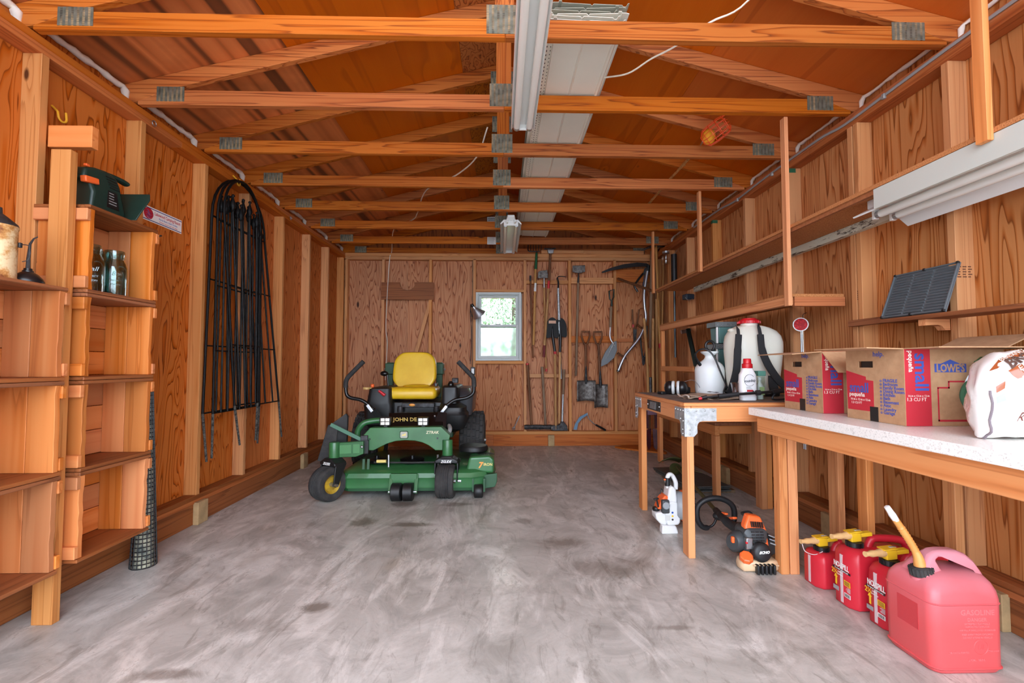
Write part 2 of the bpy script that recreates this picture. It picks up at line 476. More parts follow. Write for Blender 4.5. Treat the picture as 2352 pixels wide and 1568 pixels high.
def side_wall(name, sgn, xi, xo, near, plymat):
    w = struct(name, (xo, 3, 0))
    x0, x1 = min(xi, xo), max(xi, xo)
    out = xo + sgn*.016
    # plywood sheets, joints on studs
    ys = [YF, .36, 1.52, 2.74, 3.96, 5.18, 6.47]
    for a, b in zip(ys, ys[1:]):
        slab('plywood_sheet', plymat, xo, out, a+.001, b-.001, 0.02, ZT+.14, w, 0)
    for y in near:
        slab('stud', M['studZ'], x0, x1, y, y+.038, .2, ZT-.076, w)
    slab('top_plate', M['plateY'], x0, x1, YF, 3.1, ZT-.076, ZT-.038, w); slab('top_plate', M['plateY'], x0, x1, 3.1, 6.45, ZT-.076, ZT-.038, w)
    slab('top_plate', M['plateY'], x0, x1, YF, 4.4, ZT-.038, ZT, w); slab('top_plate', M['plateY'], x0, x1, 4.4, 6.45, ZT-.038, ZT, w)
    slab('sill_plate', M['skirtY'], x0, x1, YF, 2.9, .157, .2, w, .004); slab('sill_plate', M['skirtY'], x0, x1, 2.9, 6.36, .157, .2, w, .004)
    e = xi - sgn*.006
    slab('sill_edge', M['plateY'], min(xi, e), max(xi, e), YF, 6.36, .145, .172, w, .002)
    slab('skirt_board', M['skirtY'], min(xi+sgn*.002, xi+sgn*.04), max(xi+sgn*.002, xi+sgn*.04), YF, 3.45, 0, .157, w)
    slab('skirt_board', M['skirtY'], min(xi+sgn*.002, xi+sgn*.04), max(xi+sgn*.002, xi+sgn*.04), 3.45, 6.36, 0, .157, w)
    return w
nearL = [1.55, 2.152, 2.75, 3.346, 3.934, 4.551, 5.185, 5.744, 6.30]
nearR = [.88, 1.49, 2.10, 2.71, 3.32, 3.94, 4.555, 5.2, 5.8, 6.3]
wl = side_wall('wall_left', -1, XL, PL, nearL, M['plyL'])
wr = side_wall('wall_right', 1, XR, PR, nearR, M['plyR'])
for y in (3.32, 5.05): slab('foot_block', M['block'], XL-.002, XL+.036, y, y+.11, 0, .155, wl, .003)
for y in (2.93, 4.3, 4.42, 1.93): slab('foot_block', M['block'], XR-.036, XR+.002, y, y+.1, 0, .155, wr, .003)
# doubled studs where sheets meet on the right wall
slab('stud', M['studZ'], XR, PR, 2.665, 2.70, .2, ZT-.076, wr)
# expanding-foam bead between roof sheets and plate
def bead(w, sgn, xo, ys, th):
    for a, b in zip(ys, ys[1:]):
        n = 14; pts = []; rs = []
        for i in range(n+1):
            y = a + .05 + (b-a-.06)*i/n
            pts.append((xo - sgn*.012, y, ZT + .098 + random.uniform(-.004, .004))); rs.append(th*random.uniform(.6, 1.25))
        pts.append((xo - sgn*.03, b-.012, ZT + .07)); rs.append(th*1.3)
        pts.append((xo - sgn*.03, b-.006, ZT + .03)); rs.append(th*.8)
        MB().tube(pts, rs, 7).build('foam_bead', M['foam'], w, smooth=60)
TY = [1.49, 2.10, 2.71, 3.32, 3.94, 4.56, 5.19, 5.83, 6.40]
bead(wl, -1, PL, TY, .018)
bead(wr, 1, PR, TY, .011)

# stains and grade marks on the right-hand studs
GS = flat('green_treatment_stain', (40,92,62), .8)
for y in (3.32, 4.555): slab('green_stain', GS, XR-.001, XR+.05, y-.001, y+.0395, ZT-.11, ZT-.078, wr, 0)
INK = flat('lumber_stamp_ink', (96,58,40), .9)
def stamp(w, x, y, z):
    for k in range(5):
        for j in range(3):
            MB().bx(x+.004+j*.026, x+.022+j*.026+random.uniform(-.006,.004), y-.0006, y, z+k*.012, z+k*.012+.005).build('grade_mark', INK, w, smooth=0)
stamp(wr, XR, 2.71, 1.51); stamp(wr, XR, 2.10, 1.53)
# ---- back wall
wb = struct('wall_back', (0, PB, 0))
WX0, WX1, WZ0, WZ1 = -.344, .282, 1.167, 2.112
bo = PB + .016
for x0, x1, z0, z1 in [(-2.25,-1.30,.02,ZT),(-1.30,-.36,.02,ZT),(WX0-.018,WX1+.02,.02,WZ0),(WX0-.018,WX1+.02,WZ1,ZT),(.298,.955,.02,ZT),(.955,1.6,.02,ZT),(1.6,2.25,.02,ZT)]:
    slab('plywood_sheet', M['plyB'], x0+.001, x1-.001, PB, bo, z0, z1, wb, 0)
for x in (-2.145, -1.64, -.991, -.382, .317, .941, 1.573, 2.10):
    slab('stud', M['studZ'], x, x+.038, YB, PB, .2, ZT-.076, wb)
slab('stud', M['handleold'], -.395, -.383, YB+.02, PB, .2, ZT-.076, wb)
slab('window_header', M['studX'], -.344, .317, YB, PB, WZ1+.003, WZ1+.041, wb)
slab('window_sill_plate', M['studX'], -.344, .317, YB, PB, WZ0-.044, WZ0-.004, wb)
slab('top_plate', M['studX'], -2.145, 2.14, YB, PB, ZT-.09, ZT-.047, wb); slab('top_plate', M['studX'], -2.145, 2.14, YB, PB, ZT-.045, ZT, wb)
slab('sill_plate', M['studX'], -2.145, 2.14, YB, PB, .157, .2, wb)
slab('skirt_board', M['plateX'], -2.145, -.1, YB+.012, PB, 0, .155, wb); slab('skirt_board', M['plateX'], -.1, 2.14, YB+.012, PB, 0, .155, wb)
slab('foot_block', M['block'], .65, .735, YB-.03, YB+.012, 0, .15, wb)
for x0, x1, z in [(.355,.94,2.235),(.98,1.573,2.24)]:
    slab('tool_rail', M['studX'], x0, x1, YB+.01, YB+.045, z, z+.05 if x0 < .5 else z+.085, wb)
slab('tool_rail', M['studX'], .355, .941, YB-.012, YB+.03, .935, .985, wb)
slab('tool_rail', M['plateX'], .98, 1.573, YB+.03, YB+.06, 1.42, 1.51, wb)
slab('tool_rail', M['plateX'], 1.611, 2.10, YB+.03, YB+.06, 1.43, 1.475, wb)
slab('plank', M['plateX'], 1.611, 2.10, YB+.03, YB+.06, 2.27, 2.45, wb)
# gable triangle
def zr(x): return 2.803 + .255*(2.1-abs(x))          # underside of the roof sheets
g = MB().prism([(-2.25,ZT),(2.25,ZT),(2.25,zr(2.25)),(0,zr(0)),(-2.25,zr(2.25))], lambda u,v,t:(u,t,v), 6.46, 6.476)
g.build('gable_sheet', M['gable'], wb, smooth=0)
# rack ledge boards above the plate (right half)
slab('ledge_board', M['studX'], .56, 2.0, YB-.02, YB+.03, ZT-.002, ZT+.05, wb)
slab('ledge_board', M['studX'], .56, 1.15, YB-.045, YB-.02, ZT+.0, ZT+.045, wb)
# board with a half-round notch, and the loose diagonal board
poly = [(-1.64,2.005),(-.925,2.005),(-.925,2.245),(-1.185,2.245)] + [(-1.285+.11*math.cos(R(a)), 2.245+.11*math.sin(R(a))) for a in range(-15,-180,-15)] + [(-1.395,2.245),(-1.64,2.245)]
MB().prism(poly, lambda u,v,t:(u,t,v), YB-.016, YB).build('notched_board', M['skirtX'], wb, smooth=0)
single('loose_board', MB().bar((-1.18,YB+.02,1.2),(-.965,YB+.02,2.02),.045,.035,(0,1,0)), M['studZ'], 'narrow board leaning diagonally behind the notched plank above the mower', 'board', (-1.18,YB+.02,1.2), smooth=0)

# ---- window
wi = struct('window_1', ((WX0+WX1)/2, YB, WZ0))
def frame(name, mat, x0, x1, z0, z1, y0, y1, w, parent, bevel=.003):
    m = MB()
    m.bx(x0, x0+w, y0, y1, z0, z1); m.bx(x1-w, x1, y0, y1, z0, z1)
    m.bx(x0+w, x1-w, y0, y1, z0, z0+w); m.bx(x0+w, x1-w, y0, y1, z1-w, z1)
    return m.build(name, mat, parent, smooth=0, bevel=bevel, seg=1)
frame('window_frame', M['winframe'], WX0, WX1, WZ0, WZ1, YB-.014, PB+.03, .03, wi)
frame('window_flange', M['winframe'], WX0-.03, WX1+.03, WZ0-.03, WZ1+.03, PB+.018, PB+.03, .04, wi)
frame('window_stop', M['winframe'], WX0+.03, WX1-.03, WZ0+.03, WZ1-.03, YB+.012, PB+.03, .012, wi)
zm = 1.645
up = frame('sash', M['winframe'], WX0+.04, WX1-.04, zm-.02, WZ1-.035, YB+.055, YB+.085, .036, wi)
lo = frame('sash', M['winframe'], WX0+.036, WX1-.036, WZ0+.032, zm+.022, YB+.015, YB+.045, .034, wi)
GL = glass('window_glass', (250,255,252), 0, 1.02)
MB().bx(WX0+.07, WX1-.07, YB+.068, YB+.072, zm, WZ1-.06).build('pane', GL, up, smooth=0)
MB().bx(WX0+.066, WX1-.066, YB+.028, YB+.032, WZ0+.06, zm).build('pane', glass('obscured_glass', (246,252,250), .22, 1.1), lo, smooth=0)
MB().bx(-.06, .0, YB+.008, YB+.02, zm+.018, zm+.032).build('sash_lock', M['winframe'], lo, bevel=.003)

# ---- what shows through the window
LEAF = flat('distant_leaves', (128,150,116), .9, c2=(96,118,84), vscale=5); BARK = flat('distant_bark', (84,72,62), .9)
def tree(x, y, h, r, label):
    t = thing('tree', label, 'tree', (x, y, -.1), 'trees beyond the window')
    MB().tube([(x,y,-.1),(x+.05,y,h*.5),(x,y,h*.9)], [.12,.09,.03], 8).build('trunk', BARK, t)
    m = MB(); rng = random.Random(int(x*100)+5)
    for k in range(2200):
        a, b = rng.uniform(0,2*PI), rng.uniform(-1,1); q = (1-b*b)**.5; rr = r*rng.uniform(.35,1)
        c = Vector((x+rr*q*math.cos(a), y+rr*q*math.sin(a), h*.62+b*h*.45*rng.uniform(.5,1)))
        u = Vector((rng.uniform(-1,1),rng.uniform(-1,1),rng.uniform(-1,1))).normalized()*.055; v = u.orthogonal().normalized()*.03
        m.add([c-u, c+v, c+u, c-v], [(0,1,2,3)])
    o = m.build('foliage', LEAF, t, smooth=0); o['kind'] = 'stuff'
tree(-.9, 11.5, 4.2, .8, 'leafy tree at the left of the view through the window')
tree(.35, 13.0, 4.6, .75, 'leafy tree at the right of the view through the window')
tree(-.3, 14.5, 2.0, 1.1, 'low bush in the middle of the view through the window')
tree(.9, 10.5, 1.5, .7, 'low bush at the lower right outside the window')
pb_ = struct('trim_1', (0,8.2,2.2))
MB().bx(-3,3,8.2,8.3,2.30,2.42).build('porch_beam', M['plateX'], pb_, smooth=0)
MB().bx(-3,3,6.5,8.4,2.42,2.46).build('porch_roof', M['white'], pb_, smooth=0)
for x in (-1.6, 1.6): MB().bx(x,x+.1,8.2,8.3,-.1,2.30).build('porch_post', M['plateZ'], pb_, smooth=0)
# ---- roof
rf = struct('ceiling', (0, 3, 2.8))
def sheet(x0, x1, y0, y1, mat, name='roof_sheet'):
    sl = lambda x: zr(x)
    m = MB(); t = .013
    m.add([(x0,y0,sl(x0)),(x1,y0,sl(x1)),(x1,y1,sl(x1)),(x0,y1,sl(x0)),(x0,y0,sl(x0)+t),(x1,y0,sl(x1)+t),(x1,y1,sl(x1)+t),(x0,y1,sl(x0)+t)],
        [(0,3,2,1),(4,5,6,7),(0,1,5,4),(1,2,6,5),(2,3,7,6),(3,0,4,7)])
    return m.build(name, mat, rf, smooth=0)
for sg in (-1, 1):
    for xa, xb, ys in [(2.45, 1.28, [YF-.1, 1.1, 3.35, 5.8, 6.6]), (1.28, .28, [YF-.1, 2.12, 4.58, 6.6]), (.28, 0, [YF-.1, .9, 3.34, 5.8, 6.6])]:
        for a, b in zip(ys, ys[1:]):
            sheet(sg*xa - sg*.001, sg*xb + (sg*.001 if xb else 0), a+.001, b-.001, M['roofwild'] if (xa < .5 and sg < 0) else M['roofL'] if (xa > 2 and sg < 0) else M['roof'])
# grain stripes: plain strips of veneer edge that show as planks on the left eave sheets
MB().bx(-.05,.05,YF-.1,6.6,zr(0)+.004,zr(0)+.04).build('ridge_strip', M['gable'], rf, smooth=0)
# eave boards close the gap over the plates
for sg, xo in ((-1, PL), (1, PR)):
    slab('eave_board', M['gable'], xo+sg*.02, xo+sg*.05, YF, 6.5, ZT-.05, ZT+.135, rf, 0)

for sg in (-1,1):
    for xa in (1.28,.28):
        m=MB(); m.add([(sg*(xa-.05),YF-.1,zr(xa-.05)+.0135),(sg*(xa+.05),YF-.1,zr(xa+.05)+.0135),(sg*(xa+.05),6.6,zr(xa+.05)+.0135),(sg*(xa-.05),6.6,zr(xa-.05)+.0135)],[(0,1,2,3)]); m.build('roof_felt', M['gable'], rf, smooth=0)
# ---- trusses
NS = ['nearest the camera', 'second from the front', 'third from the front, behind the orange basket', 'fourth from the front', 'fifth from the front', 'sixth from the front, above the shop light', 'seventh from the front']
def truss(y, label):
    t = thing('roof_truss', label, 'truss', (0, y, ZT), 'roof trusses')
    y1 = y + .038
    zc = ZT + .089
    for sg in (-1, 1):
        j = .004 if sg < 0 else .0
        # bottom chord half, spliced at the king post, end cut under the rafter
        b = [(.001*sg+.02, ZT), (sg*2.14, ZT), (sg*2.14, ZT+.02), (sg*1.96, zc), (.001*sg+.02, zc)]
        MB().prism(b, lambda u,v,q:(u,q,v), y, y1).build('bottom_chord', M['trussX'], t, smooth=0, bevel=.002, seg=1)
        lo = lambda x: 2.711 + .255*(2.1-abs(x))
        b = [(0, lo(0)), (sg*1.975, lo(1.975)), (sg*2.12, ZT+.024), (sg*2.225, ZT+.002), (sg*2.25, zr(2.25)-.001), (0, zr(0)-.001)]
        MB().prism(b, lambda u,v,q:(u,q,v), y, y1).build('rafter', M['trussX'], t, smooth=0, bevel=.002, seg=1)
        MB().bx(sg*2.03, sg*1.87, y-.0025, y, zc-.07, zc+.018).build('nail_plate', M['nail'], t, smooth=0)
    MB().bx(-.04+.012, .05+.012, y, y1, zc, zr(0)-.11).build('king_post', M['trussZ'], t, smooth=0, bevel=.002, seg=1)
    MB().bx(-.068, .085, y-.0025, y, ZT+.016, ZT+.155).build('nail_plate', M['nail'], t, smooth=0)
    MB().bx(-.075, .1, y-.0025, y, zr(0)-.2, zr(0)-.06).build('nail_plate', M['nail'], t, smooth=0)
    return t
for y, l in zip(TY[1:8], NS): truss(y, 'king post roof truss, ' + l)
truss(6.415, 'king post roof truss standing on the back wall above the window')
# ------------------------------------------------------------------ wooden crates nailed to the left wall as shelves
CX0, CX1 = -2.14, -1.89
def crate(y0, y1, z0, z1, label):
    t = thing('wooden_crate', label, 'crate', ((CX0+CX1)/2, (y0+y1)/2, z0), 'crates used as shelves')
    e = .024; cl = .022
    a, b = y0+cl+e, y1-cl-e
    w = (z1-z0-.036)/3
    for i in range(3):
        MB().bx(CX0, CX0+.014, a-.01, b+.01, z0+.018+i*w+.0018, z0+.018+(i+1)*w-.0018).build('back_board', M['crateY'], t, smooth=0, bevel=.0015, seg=1)
    d = (CX1-CX0-.014)/2
    for s, ya, yb in ((0, y0+cl, a), (1, b, y1-cl)):
        for i in range(2):
            x = CX0+.014+i*d
            # front edge left rough like a waney board
            m = MB()
            if i == 1:
                n = 9; P = [(x+.001, z0+.017), (x+d-random.uniform(0,.004), z0+.017)]
                P += [(x+d-random.uniform(0,.006), z0+.017+(z1-z0-.034)*k/n) for k in range(1, n)]
                P += [(x+d, z1-.017), (x+.001, z1-.017)]
                m.prism(P, lambda u,v,q:(u,q,v), ya, yb)
            else: m.bx(x+.002, x+d-.002, ya, yb, z0+.017, z1-.017)
            m.build('end_board', M['crateZ'], t, smooth=0, bevel=.0015, seg=1)
        for zz in (z0+.02, z1-.075):
            ya2, yb2 = (y0, y0+cl) if s == 0 else (y1-cl, y1)
            MB().bx(CX0+.01, CX1+.004, ya2, yb2, zz, zz+.055).build('cleat', M['crateX'], t, smooth=0, bevel=.003, seg=1)
    MB().bx(CX0, CX1+.006, y0+.012, y1-.012, z0, z0+.016).build('bottom_board', M['skirtY'], t, smooth=0, bevel=.003, seg=1)
    MB().bx(CX0, CX1+.006, y0+.012, y1-.012, z1-.016, z1).build('top_board', M['skirtY'], t, smooth=0, bevel=.003, seg=1)
    return t
ZB = [.235, .638, 1.049, 1.449, 1.858]
LB = ['bottom crate of the taller stack on the left wall, black mesh roll beside it', 'empty crate second from the bottom of the taller wall stack', 'empty crate just below the one holding the glass jars', 'topmost crate of the taller stack, holding blue glass jars']
for i in range(4): crate(2.125, 2.572, ZB[i]+.001, ZB[i+1]-.001, LB[i])
ZA = [.232, .645, 1.05, 1.456]
LA = ['lowest crate at the left picture edge, cut by the frame', 'middle crate at the left picture edge with a water stain', 'upper crate at the left picture edge, under the oil can']
for i in range(3): crate(1.59, 2.062, ZA[i]+.001, ZA[i+1]-.001, LA[i])
single('shelf_post', MB().bx(-2.02, -1.932, 2.083, 2.121, 0, 2.088), M['studZ'], 'upright lumber post standing on the floor between the two crate stacks', 'post', (-1.976,2.1,0), smooth=0, bevel=.003)
single('nailer_block', MB().bx(-2.145, -1.94, 2.195, 2.233, 2.15, 2.255), M['crateX'], 'short lumber block nailed to a stud above the tall post', 'wood block', (-2.04,2.21,2.15), smooth=0, bevel=.003)

# ---- aqua glass jars
JG = thinglass('aqua_jar_glass', (206,228,226), .06, .75)
def jar(x, y, z, s, label, emb=True):
    t = thing('glass_jar', label, 'jar', (x, y, z), 'aqua canning jars')
    o = [(.04,.0),(.052,.006),(.056,.02),(.057,.13),(.056,.16),(.05,.185),(.042,.2),(.041,.206),(.044,.21),(.043,.222),(.045,.226),(.043,.236),(.044,.24),(.042,.248)]
    i = [(.038,.247),(.037,.205),(.046,.183),(.052,.158),(.053,.02),(.046,.01),(.001,.009)]
    m = MB(); n = 28
    prof = [(r*s, h*s) for r, h in [(.001,0)]+o+i]
    rings = [[Vector((x + r*math.cos(2*PI*j/n), y + r*math.sin(2*PI*j/n), z + h)) for j in range(n)] for r, h in prof]
    m.loft(rings, caps=False)
    m.build('body', JG, t, smooth=60)
    if emb:
        # raised lettering on the side that faces the room
        d = Vector((.75, -.66, 0)).normalized(); up = Vector((0,0,1)); rt = up.cross(d)
        for k, (s_, h) in enumerate([('Ball', .03), ('PERFECT', .012), ('MASON', .012)]):
            c = Vector((x,y,z)) + d*.0572*s + up*(.125 - [0,.035,.055][k])*s
            text('raised_lettering', s_, h*s, plane_m(c, rt, up), JG, t, depth=.0012, shear=.3 if k == 0 else 0)
    return t
jar(-1.985, 2.262, 1.451, 1.0, 'large aqua glass jar nearest the shelf post, with a dark handle behind it')
jar(-1.96, 2.372, 1.451, .98, 'aqua glass jar in front, right of the two on the crate shelf')
jar(-2.06, 2.45, 1.451, 1.02, 'aqua glass jar half hidden behind the front right jar', False)
sk = thing('sickle', 'old dark curved iron handle rising behind the leftmost glass jar', 'hand tool', (-2.09,2.23,1.451))
MB().tube(spline([(-2.09,2.27,1.46),(-2.09,2.265,1.6),(-2.085,2.275,1.68),(-2.08,2.262,1.74),(-2.075,2.225,1.78)]), .011, 8).build('blade', M['darksteel'], sk)
MB().tube([(-2.09,2.27,1.452),(-2.09,2.268,1.56)], .014, 8).build('grip', M['handledark'], sk)

# ---- hedge trimmer on top of the tall stack
GG = flat('dark_green_plastic', (22,52,44), .35, var=.2, vscale=6)
ht = thing('hedge_trimmer', 'dark green electric hedge trimmer lying on top of the crate stack', 'hedge trimmer', (-2.0,2.3,1.858))
def X_(x): return lambda u, v, q: (x+q, u, v)
body = [(2.215,1.872),(2.40,1.866),(2.425,1.885),(2.40,1.96),(2.385,2.02),(2.36,2.065),(2.30,2.078),(2.235,2.07),(2.18,2.05),(2.17,2.0),(2.205,1.99),(2.225,1.95)]
MB().prism(body, X_(-2.0), -.05, .05).build('motor_housing', GG, ht, bevel=.014, seg=3)
MB().tube(spline([(-2.0,2.28,2.068),(-2.0,2.36,2.082),(-2.0,2.43,2.085),(-2.0,2.48,2.08)]), [.016]*6*3+[.014], 10, flat=(1.3,.8)).build('front_handle', GG, ht)
MB().tube(spline([(-2.0,2.22,2.03),(-2.02,2.18,2.03),(-2.04,2.145,2.02)]), .026, 10).build('rear_handle', GG, ht)
MB().box((-1.955,2.21,1.998),(.03,.075,.03),(R(8),0,0)).build('trigger', M['orange'], ht, bevel=.005)
MB().box((-1.955,2.19,2.062),(.016,.02,.012)).build('lock_button', M['orange'], ht, bevel=.003)
gd = [(2.405,1.87),(2.455,1.875),(2.545,1.99),(2.555,2.03),(2.53,2.045),(2.44,2.04),(2.41,2.0)]
MB().prism([(-2.09,1.875),(-1.91,1.875),(-1.885,2.0),(-1.9,2.04),(-2.1,2.04),(-2.115,2.0)], lambda u,v,q:(u, 2.43+q+(v-1.87)*.45, v), 0, .008).build('hand_guard', GG, ht, bevel=.003)
MB().bx(-2.03,-1.97,2.4,2.46,1.86,1.885).build('blade_mount', GG, ht, bevel=.004)
m = MB().bx(-2.008,-1.992,2.44,2.72,1.862,1.868)
for k in range(9):
    m.prism([(2.47+k*.027,.0),(2.486+k*.027,.0),(2.482+k*.027,.028),(2.474+k*.027,.028)], lambda u,v,q:(-1.992+v,u,1.862+q), 0, .006)
    m.prism([(2.47+k*.027,.0),(2.486+k*.027,.0),(2.482+k*.027,.028),(2.474+k*.027,.028)], lambda u,v,q:(-2.008-v,u,1.862+q), 0, .006)
m.build('blade', M['darksteel'], ht, smooth=0)
for k in range(5): MB().box((-1.949,2.32+k*.006,2.05-k*.012),(.004,.06,.004),(0,0,0)).build('vent_slot', M['black'], ht, smooth=0)
lb = MB().prism([(2.30,1.9),(2.375,1.9),(2.36,1.985),(2.305,1.985)], X_(-1.9495), 0, .0012).build('rating_label', M['black'], ht, smooth=0)
for k in range(5): MB().bx(-1.9483,-1.9478,2.312,2.358-random.uniform(0,.02),1.972-k*.013,1.976-k*.013).build('label_line', M['greycable'], lb, smooth=0)

# ---- rusty spout can and oiler on the left crate
rust = NT('rusty_cream_tin'); P_ = rust.coords(); nz = rust.noise(P_, 9, 8, .75)
rust.set(color=rust.ramp(nz, [(.36, lin((120,62,26))), (.46, lin((196,140,76))), (.56, lin((228,204,160)))]), rough=.6, metal=.1)
ct = thing('oil_tin', 'tall rusty cream tin with a wire handle at the left picture edge', 'can', (-1.97,1.83,1.456))
MB().lathe([(.062,0),(.064,.004),(.062,.01),(.061,.2),(.064,.205),(.064,.212)], (-1.985,1.845,1.457), n=28).build('body', rust.m, ct, smooth=40)
MB().lathe([(.064,.212),(.06,.222),(.03,.25),(.016,.262),(.014,.285),(.001,.286)], (-1.985,1.845,1.457), n=28).build('cone_top', M['darksteel'], ct, smooth=40)
MB().box((-1.93,1.882,1.60),(.012,.012,.02)).build('handle_lug', M['darksteel'], ct, bevel=.002)
MB().tube(spline([(-1.93,1.888,1.605),(-1.915,1.905,1.6),(-1.915,1.905,1.55),(-1.93,1.893,1.535)]), .0018, 6).build('wire_handle', M['darksteel'], ct)
oc = thing('pump_oiler', 'black domed oiler with a long thin bent spout on the left crate', 'oil can', (-1.95,1.945,1.456))
MB().lathe([(.05,0),(.052,.006),(.046,.02),(.032,.036),(.018,.045),(.018,.05),(.014,.052),(.013,.06),(.001,.061)], (-1.95,1.938,1.457), n=24).build('dome', M['black'], oc, smooth=50)
MB().tube([(-1.95,1.938,1.51),(-1.95,1.938,1.56),(-1.948,1.94,1.62),(-1.944,1.95,1.645),(-1.938,1.96,1.655)], [.008,.0065,.0045,.003,.0022], 8).build('spout', M['darksteel'], oc)

# ---- rolled black plastic mesh standing beside the crates
mr = thing('mesh_roll', 'tall roll of black plastic garden mesh leaning beside the crates', 'mesh', (-1.985,2.68,0))
base = Vector((-1.99,2.67,.004)); top = Vector((-1.955,2.625,1.02)); A = (top-base)
ring = lambda f, n: [base + A*f + Vector((math.cos(2*PI*j/n)*(.062-.045*f), math.sin(2*PI*j/n)*(.062-.045*f), 0)) for j in range(n)]
nv, nh = 18, 44
m = MB()
for j in range(nv):
    m.tube([ring(f/11, nv)[j] for f in range(12)], .0028, 4)
m.build('strand', M['blackplastic'], mr, smooth=60)
m = MB()
for k in range(nh+1): m.tube(ring(k/nh, 14), .0028, 4, closed=True)
m.build('cross_strand', M['blackplastic'], mr, smooth=60)
MB().loft([[p*1 for p in [base+A*f+Vector((math.cos(2*PI*j/12)*(.05-.037*f), math.sin(2*PI*j/12)*(.05-.037*f), 0)) for j in range(12)]] for f in (.0,.5,.98)]).build('rolled_liner', flat('pale_paper_liner', (190,186,160), .8, c2=(90,96,92), vscale=24), mr)

# ---- bumper sticker
st = thing('bumper_sticker', 'white bumper sticker lettered for a camping resort on the left wall', 'sticker', (PL+.001,3.07,2.075))
Wt = flat('sticker_white', (238,236,232), .45); Nv = flat('sticker_navy', (34,48,110), .45); Rd = flat('sticker_red', (190,32,52), .45)
MB().bx(PL, PL+.0012, 2.893, 3.247, 2.03, 2.124).build('paper', Wt, st, smooth=0)
for z in (2.036, 2.112): MB().bx(PL+.0012, PL+.0016, 2.894, 3.246, z, z+.005).build('stripe', Nv, st, smooth=0)
Sm = plane_m((PL+.0014,3.115,2.092), (0,1,0), (0,0,1))
# the text plane faces the room: x runs into the depth
text('lettering', 'Lakewood Camping Resort', .03, Sm, Rd, st, .0003, sx=.72, bold=.01)
text('lettering', 'Myrtle Beach, South Carolina', .018, plane_m((PL+.0014,3.12,2.068),(0,1,0),(0,0,1)), flat('sticker_blue',(70,110,180),.45), st, .0003, sx=.8)
text('lettering', 'The Nation\'s Camp For Unique Trails Camping', .011, plane_m((PL+.0014,3.12,2.05),(0,1,0),(0,0,1)), Rd, st, .0003, sx=.8)
lg = MB().prism([(2.945+.04*math.cos(R(a)), 2.078+.036*math.sin(R(a))) for a in range(0,360,20)], lambda u,v,q:(PL+q,u,v), .0012, .0016).build('round_logo', Rd, st, smooth=0)
for k in range(4):
    pts = spline([(PL+.0018, 2.908+k*.008, 2.09-k*.012),(PL+.0018, 2.93, 2.098-k*.014),(PL+.0018, 2.955, 2.082-k*.012),(PL+.0018, 2.98-k*.004, 2.09-k*.014)], 4)
    MB().tube(pts, .0035, 6, flat=(1,.15)).build('logo_wave', flat('sticker_wave_%d' % k, [(66,120,196),(120,150,210),(50,90,170),(150,180,220)][k], .45), lg)

# ---- arched steel trellises hanging on a hook
BK = flat('black_powder_coat', (11,11,12), .5, var=.3, vscale=30, spec=.25)
MUD = flat('muddy_rusted_rod', (96,92,84), .8, c2=(24,24,24), vscale=60)
def trellis(label, x, yl, yr, zs, apex, bl, br, zb, zt, bars, pickets, spikes):
    """arch over (yl..yr) sprung at zs; legs run to (bl, br) at zb, spikes to zt"""
    t = thing('arched_trellis', label, 'trellis', (x, (yl+yr)/2, zt), 'trellises hung on the left wall')
    cy = (yl+yr)/2; rr = (yr-yl)/2
    pts = [(x, bl, zb)] + [(x, cy - rr*math.cos(R(a)), zs + (apex-zs)*math.sin(R(a))) for a in range(0, 181, 12)] + [(x, br, zb)]
    MB().tube(pts, .0095, 8).build('arch', BK, t, smooth=60)
    Lf = lambda z: bl + (yl-bl)*(z-zb)/(zs-zb); Rf = lambda z: br + (yr-br)*(z-zb)/(zs-zb)
    for z in bars: MB().rod((x+.006, Lf(z), z), (x+.006, Rf(z), z), .006, 6).build('cross_bar', BK, t)
    z0 = bars[0]
    for k, (fr, zf) in enumerate(pickets):
        y0 = Lf(z0) + (Rf(z0)-Lf(z0))*fr; y1 = Lf(2.2) + (Rf(2.2)-Lf(2.2))*fr
        p = MB().rod((x+.011, y0, z0), (x+.011, y1, zf), .0072, 6).build('picket', BK, t)
        MB().lathe([(.006,-.01),(.014,0),(.011,.012),(.021,.03),(.023,.04),(.011,.08),(.006,.1),(.006,.105),(.012,.111),(.012,.12),(.004,.127),(.001,.128)], (x+.011, y1, zf), n=10).build('finial', BK, p, smooth=50)
    for y, yy in spikes: MB().tube([(x, y, zb), (x, yy, zt)], [.0095,.008], 8).build('ground_spike', MUD, t)
    return t
trellis('tallest black arched trellis flaring to the right on the yellow hook', -2.118, 3.395, 4.15, 2.22, 2.592, 3.352, 4.475, .77, .42, [.772,1.255,1.74,2.21], [(.12,2.27),(.24,2.3),(.37,2.28),(.5,2.33),(.63,2.29),(.76,2.25),(.88,2.2)], [(3.352,3.41),(4.475,4.55)])
trellis('black arched trellis with straight legs in front of the flared one', -2.094, 3.425, 4.045, 2.24, 2.588, 3.43, 4.075, .76, .44, [.765,1.22,1.70,2.19], [(.12,2.26),(.25,2.3),(.38,2.28),(.5,2.33),(.63,2.3),(.76,2.26),(.88,2.2)], [(3.43,3.43),(4.075,4.06)])
trellis('black arched trellis hanging askew, its left leg slanting right', -2.07, 3.46, 3.98, 2.28, 2.58, 3.66, 4.0, .80, .48, [.80,1.27,1.72], [(.16,2.3),(.38,2.26),(.62,2.33),(.84,2.28)], [(3.66,3.745),(4.0,3.98)])

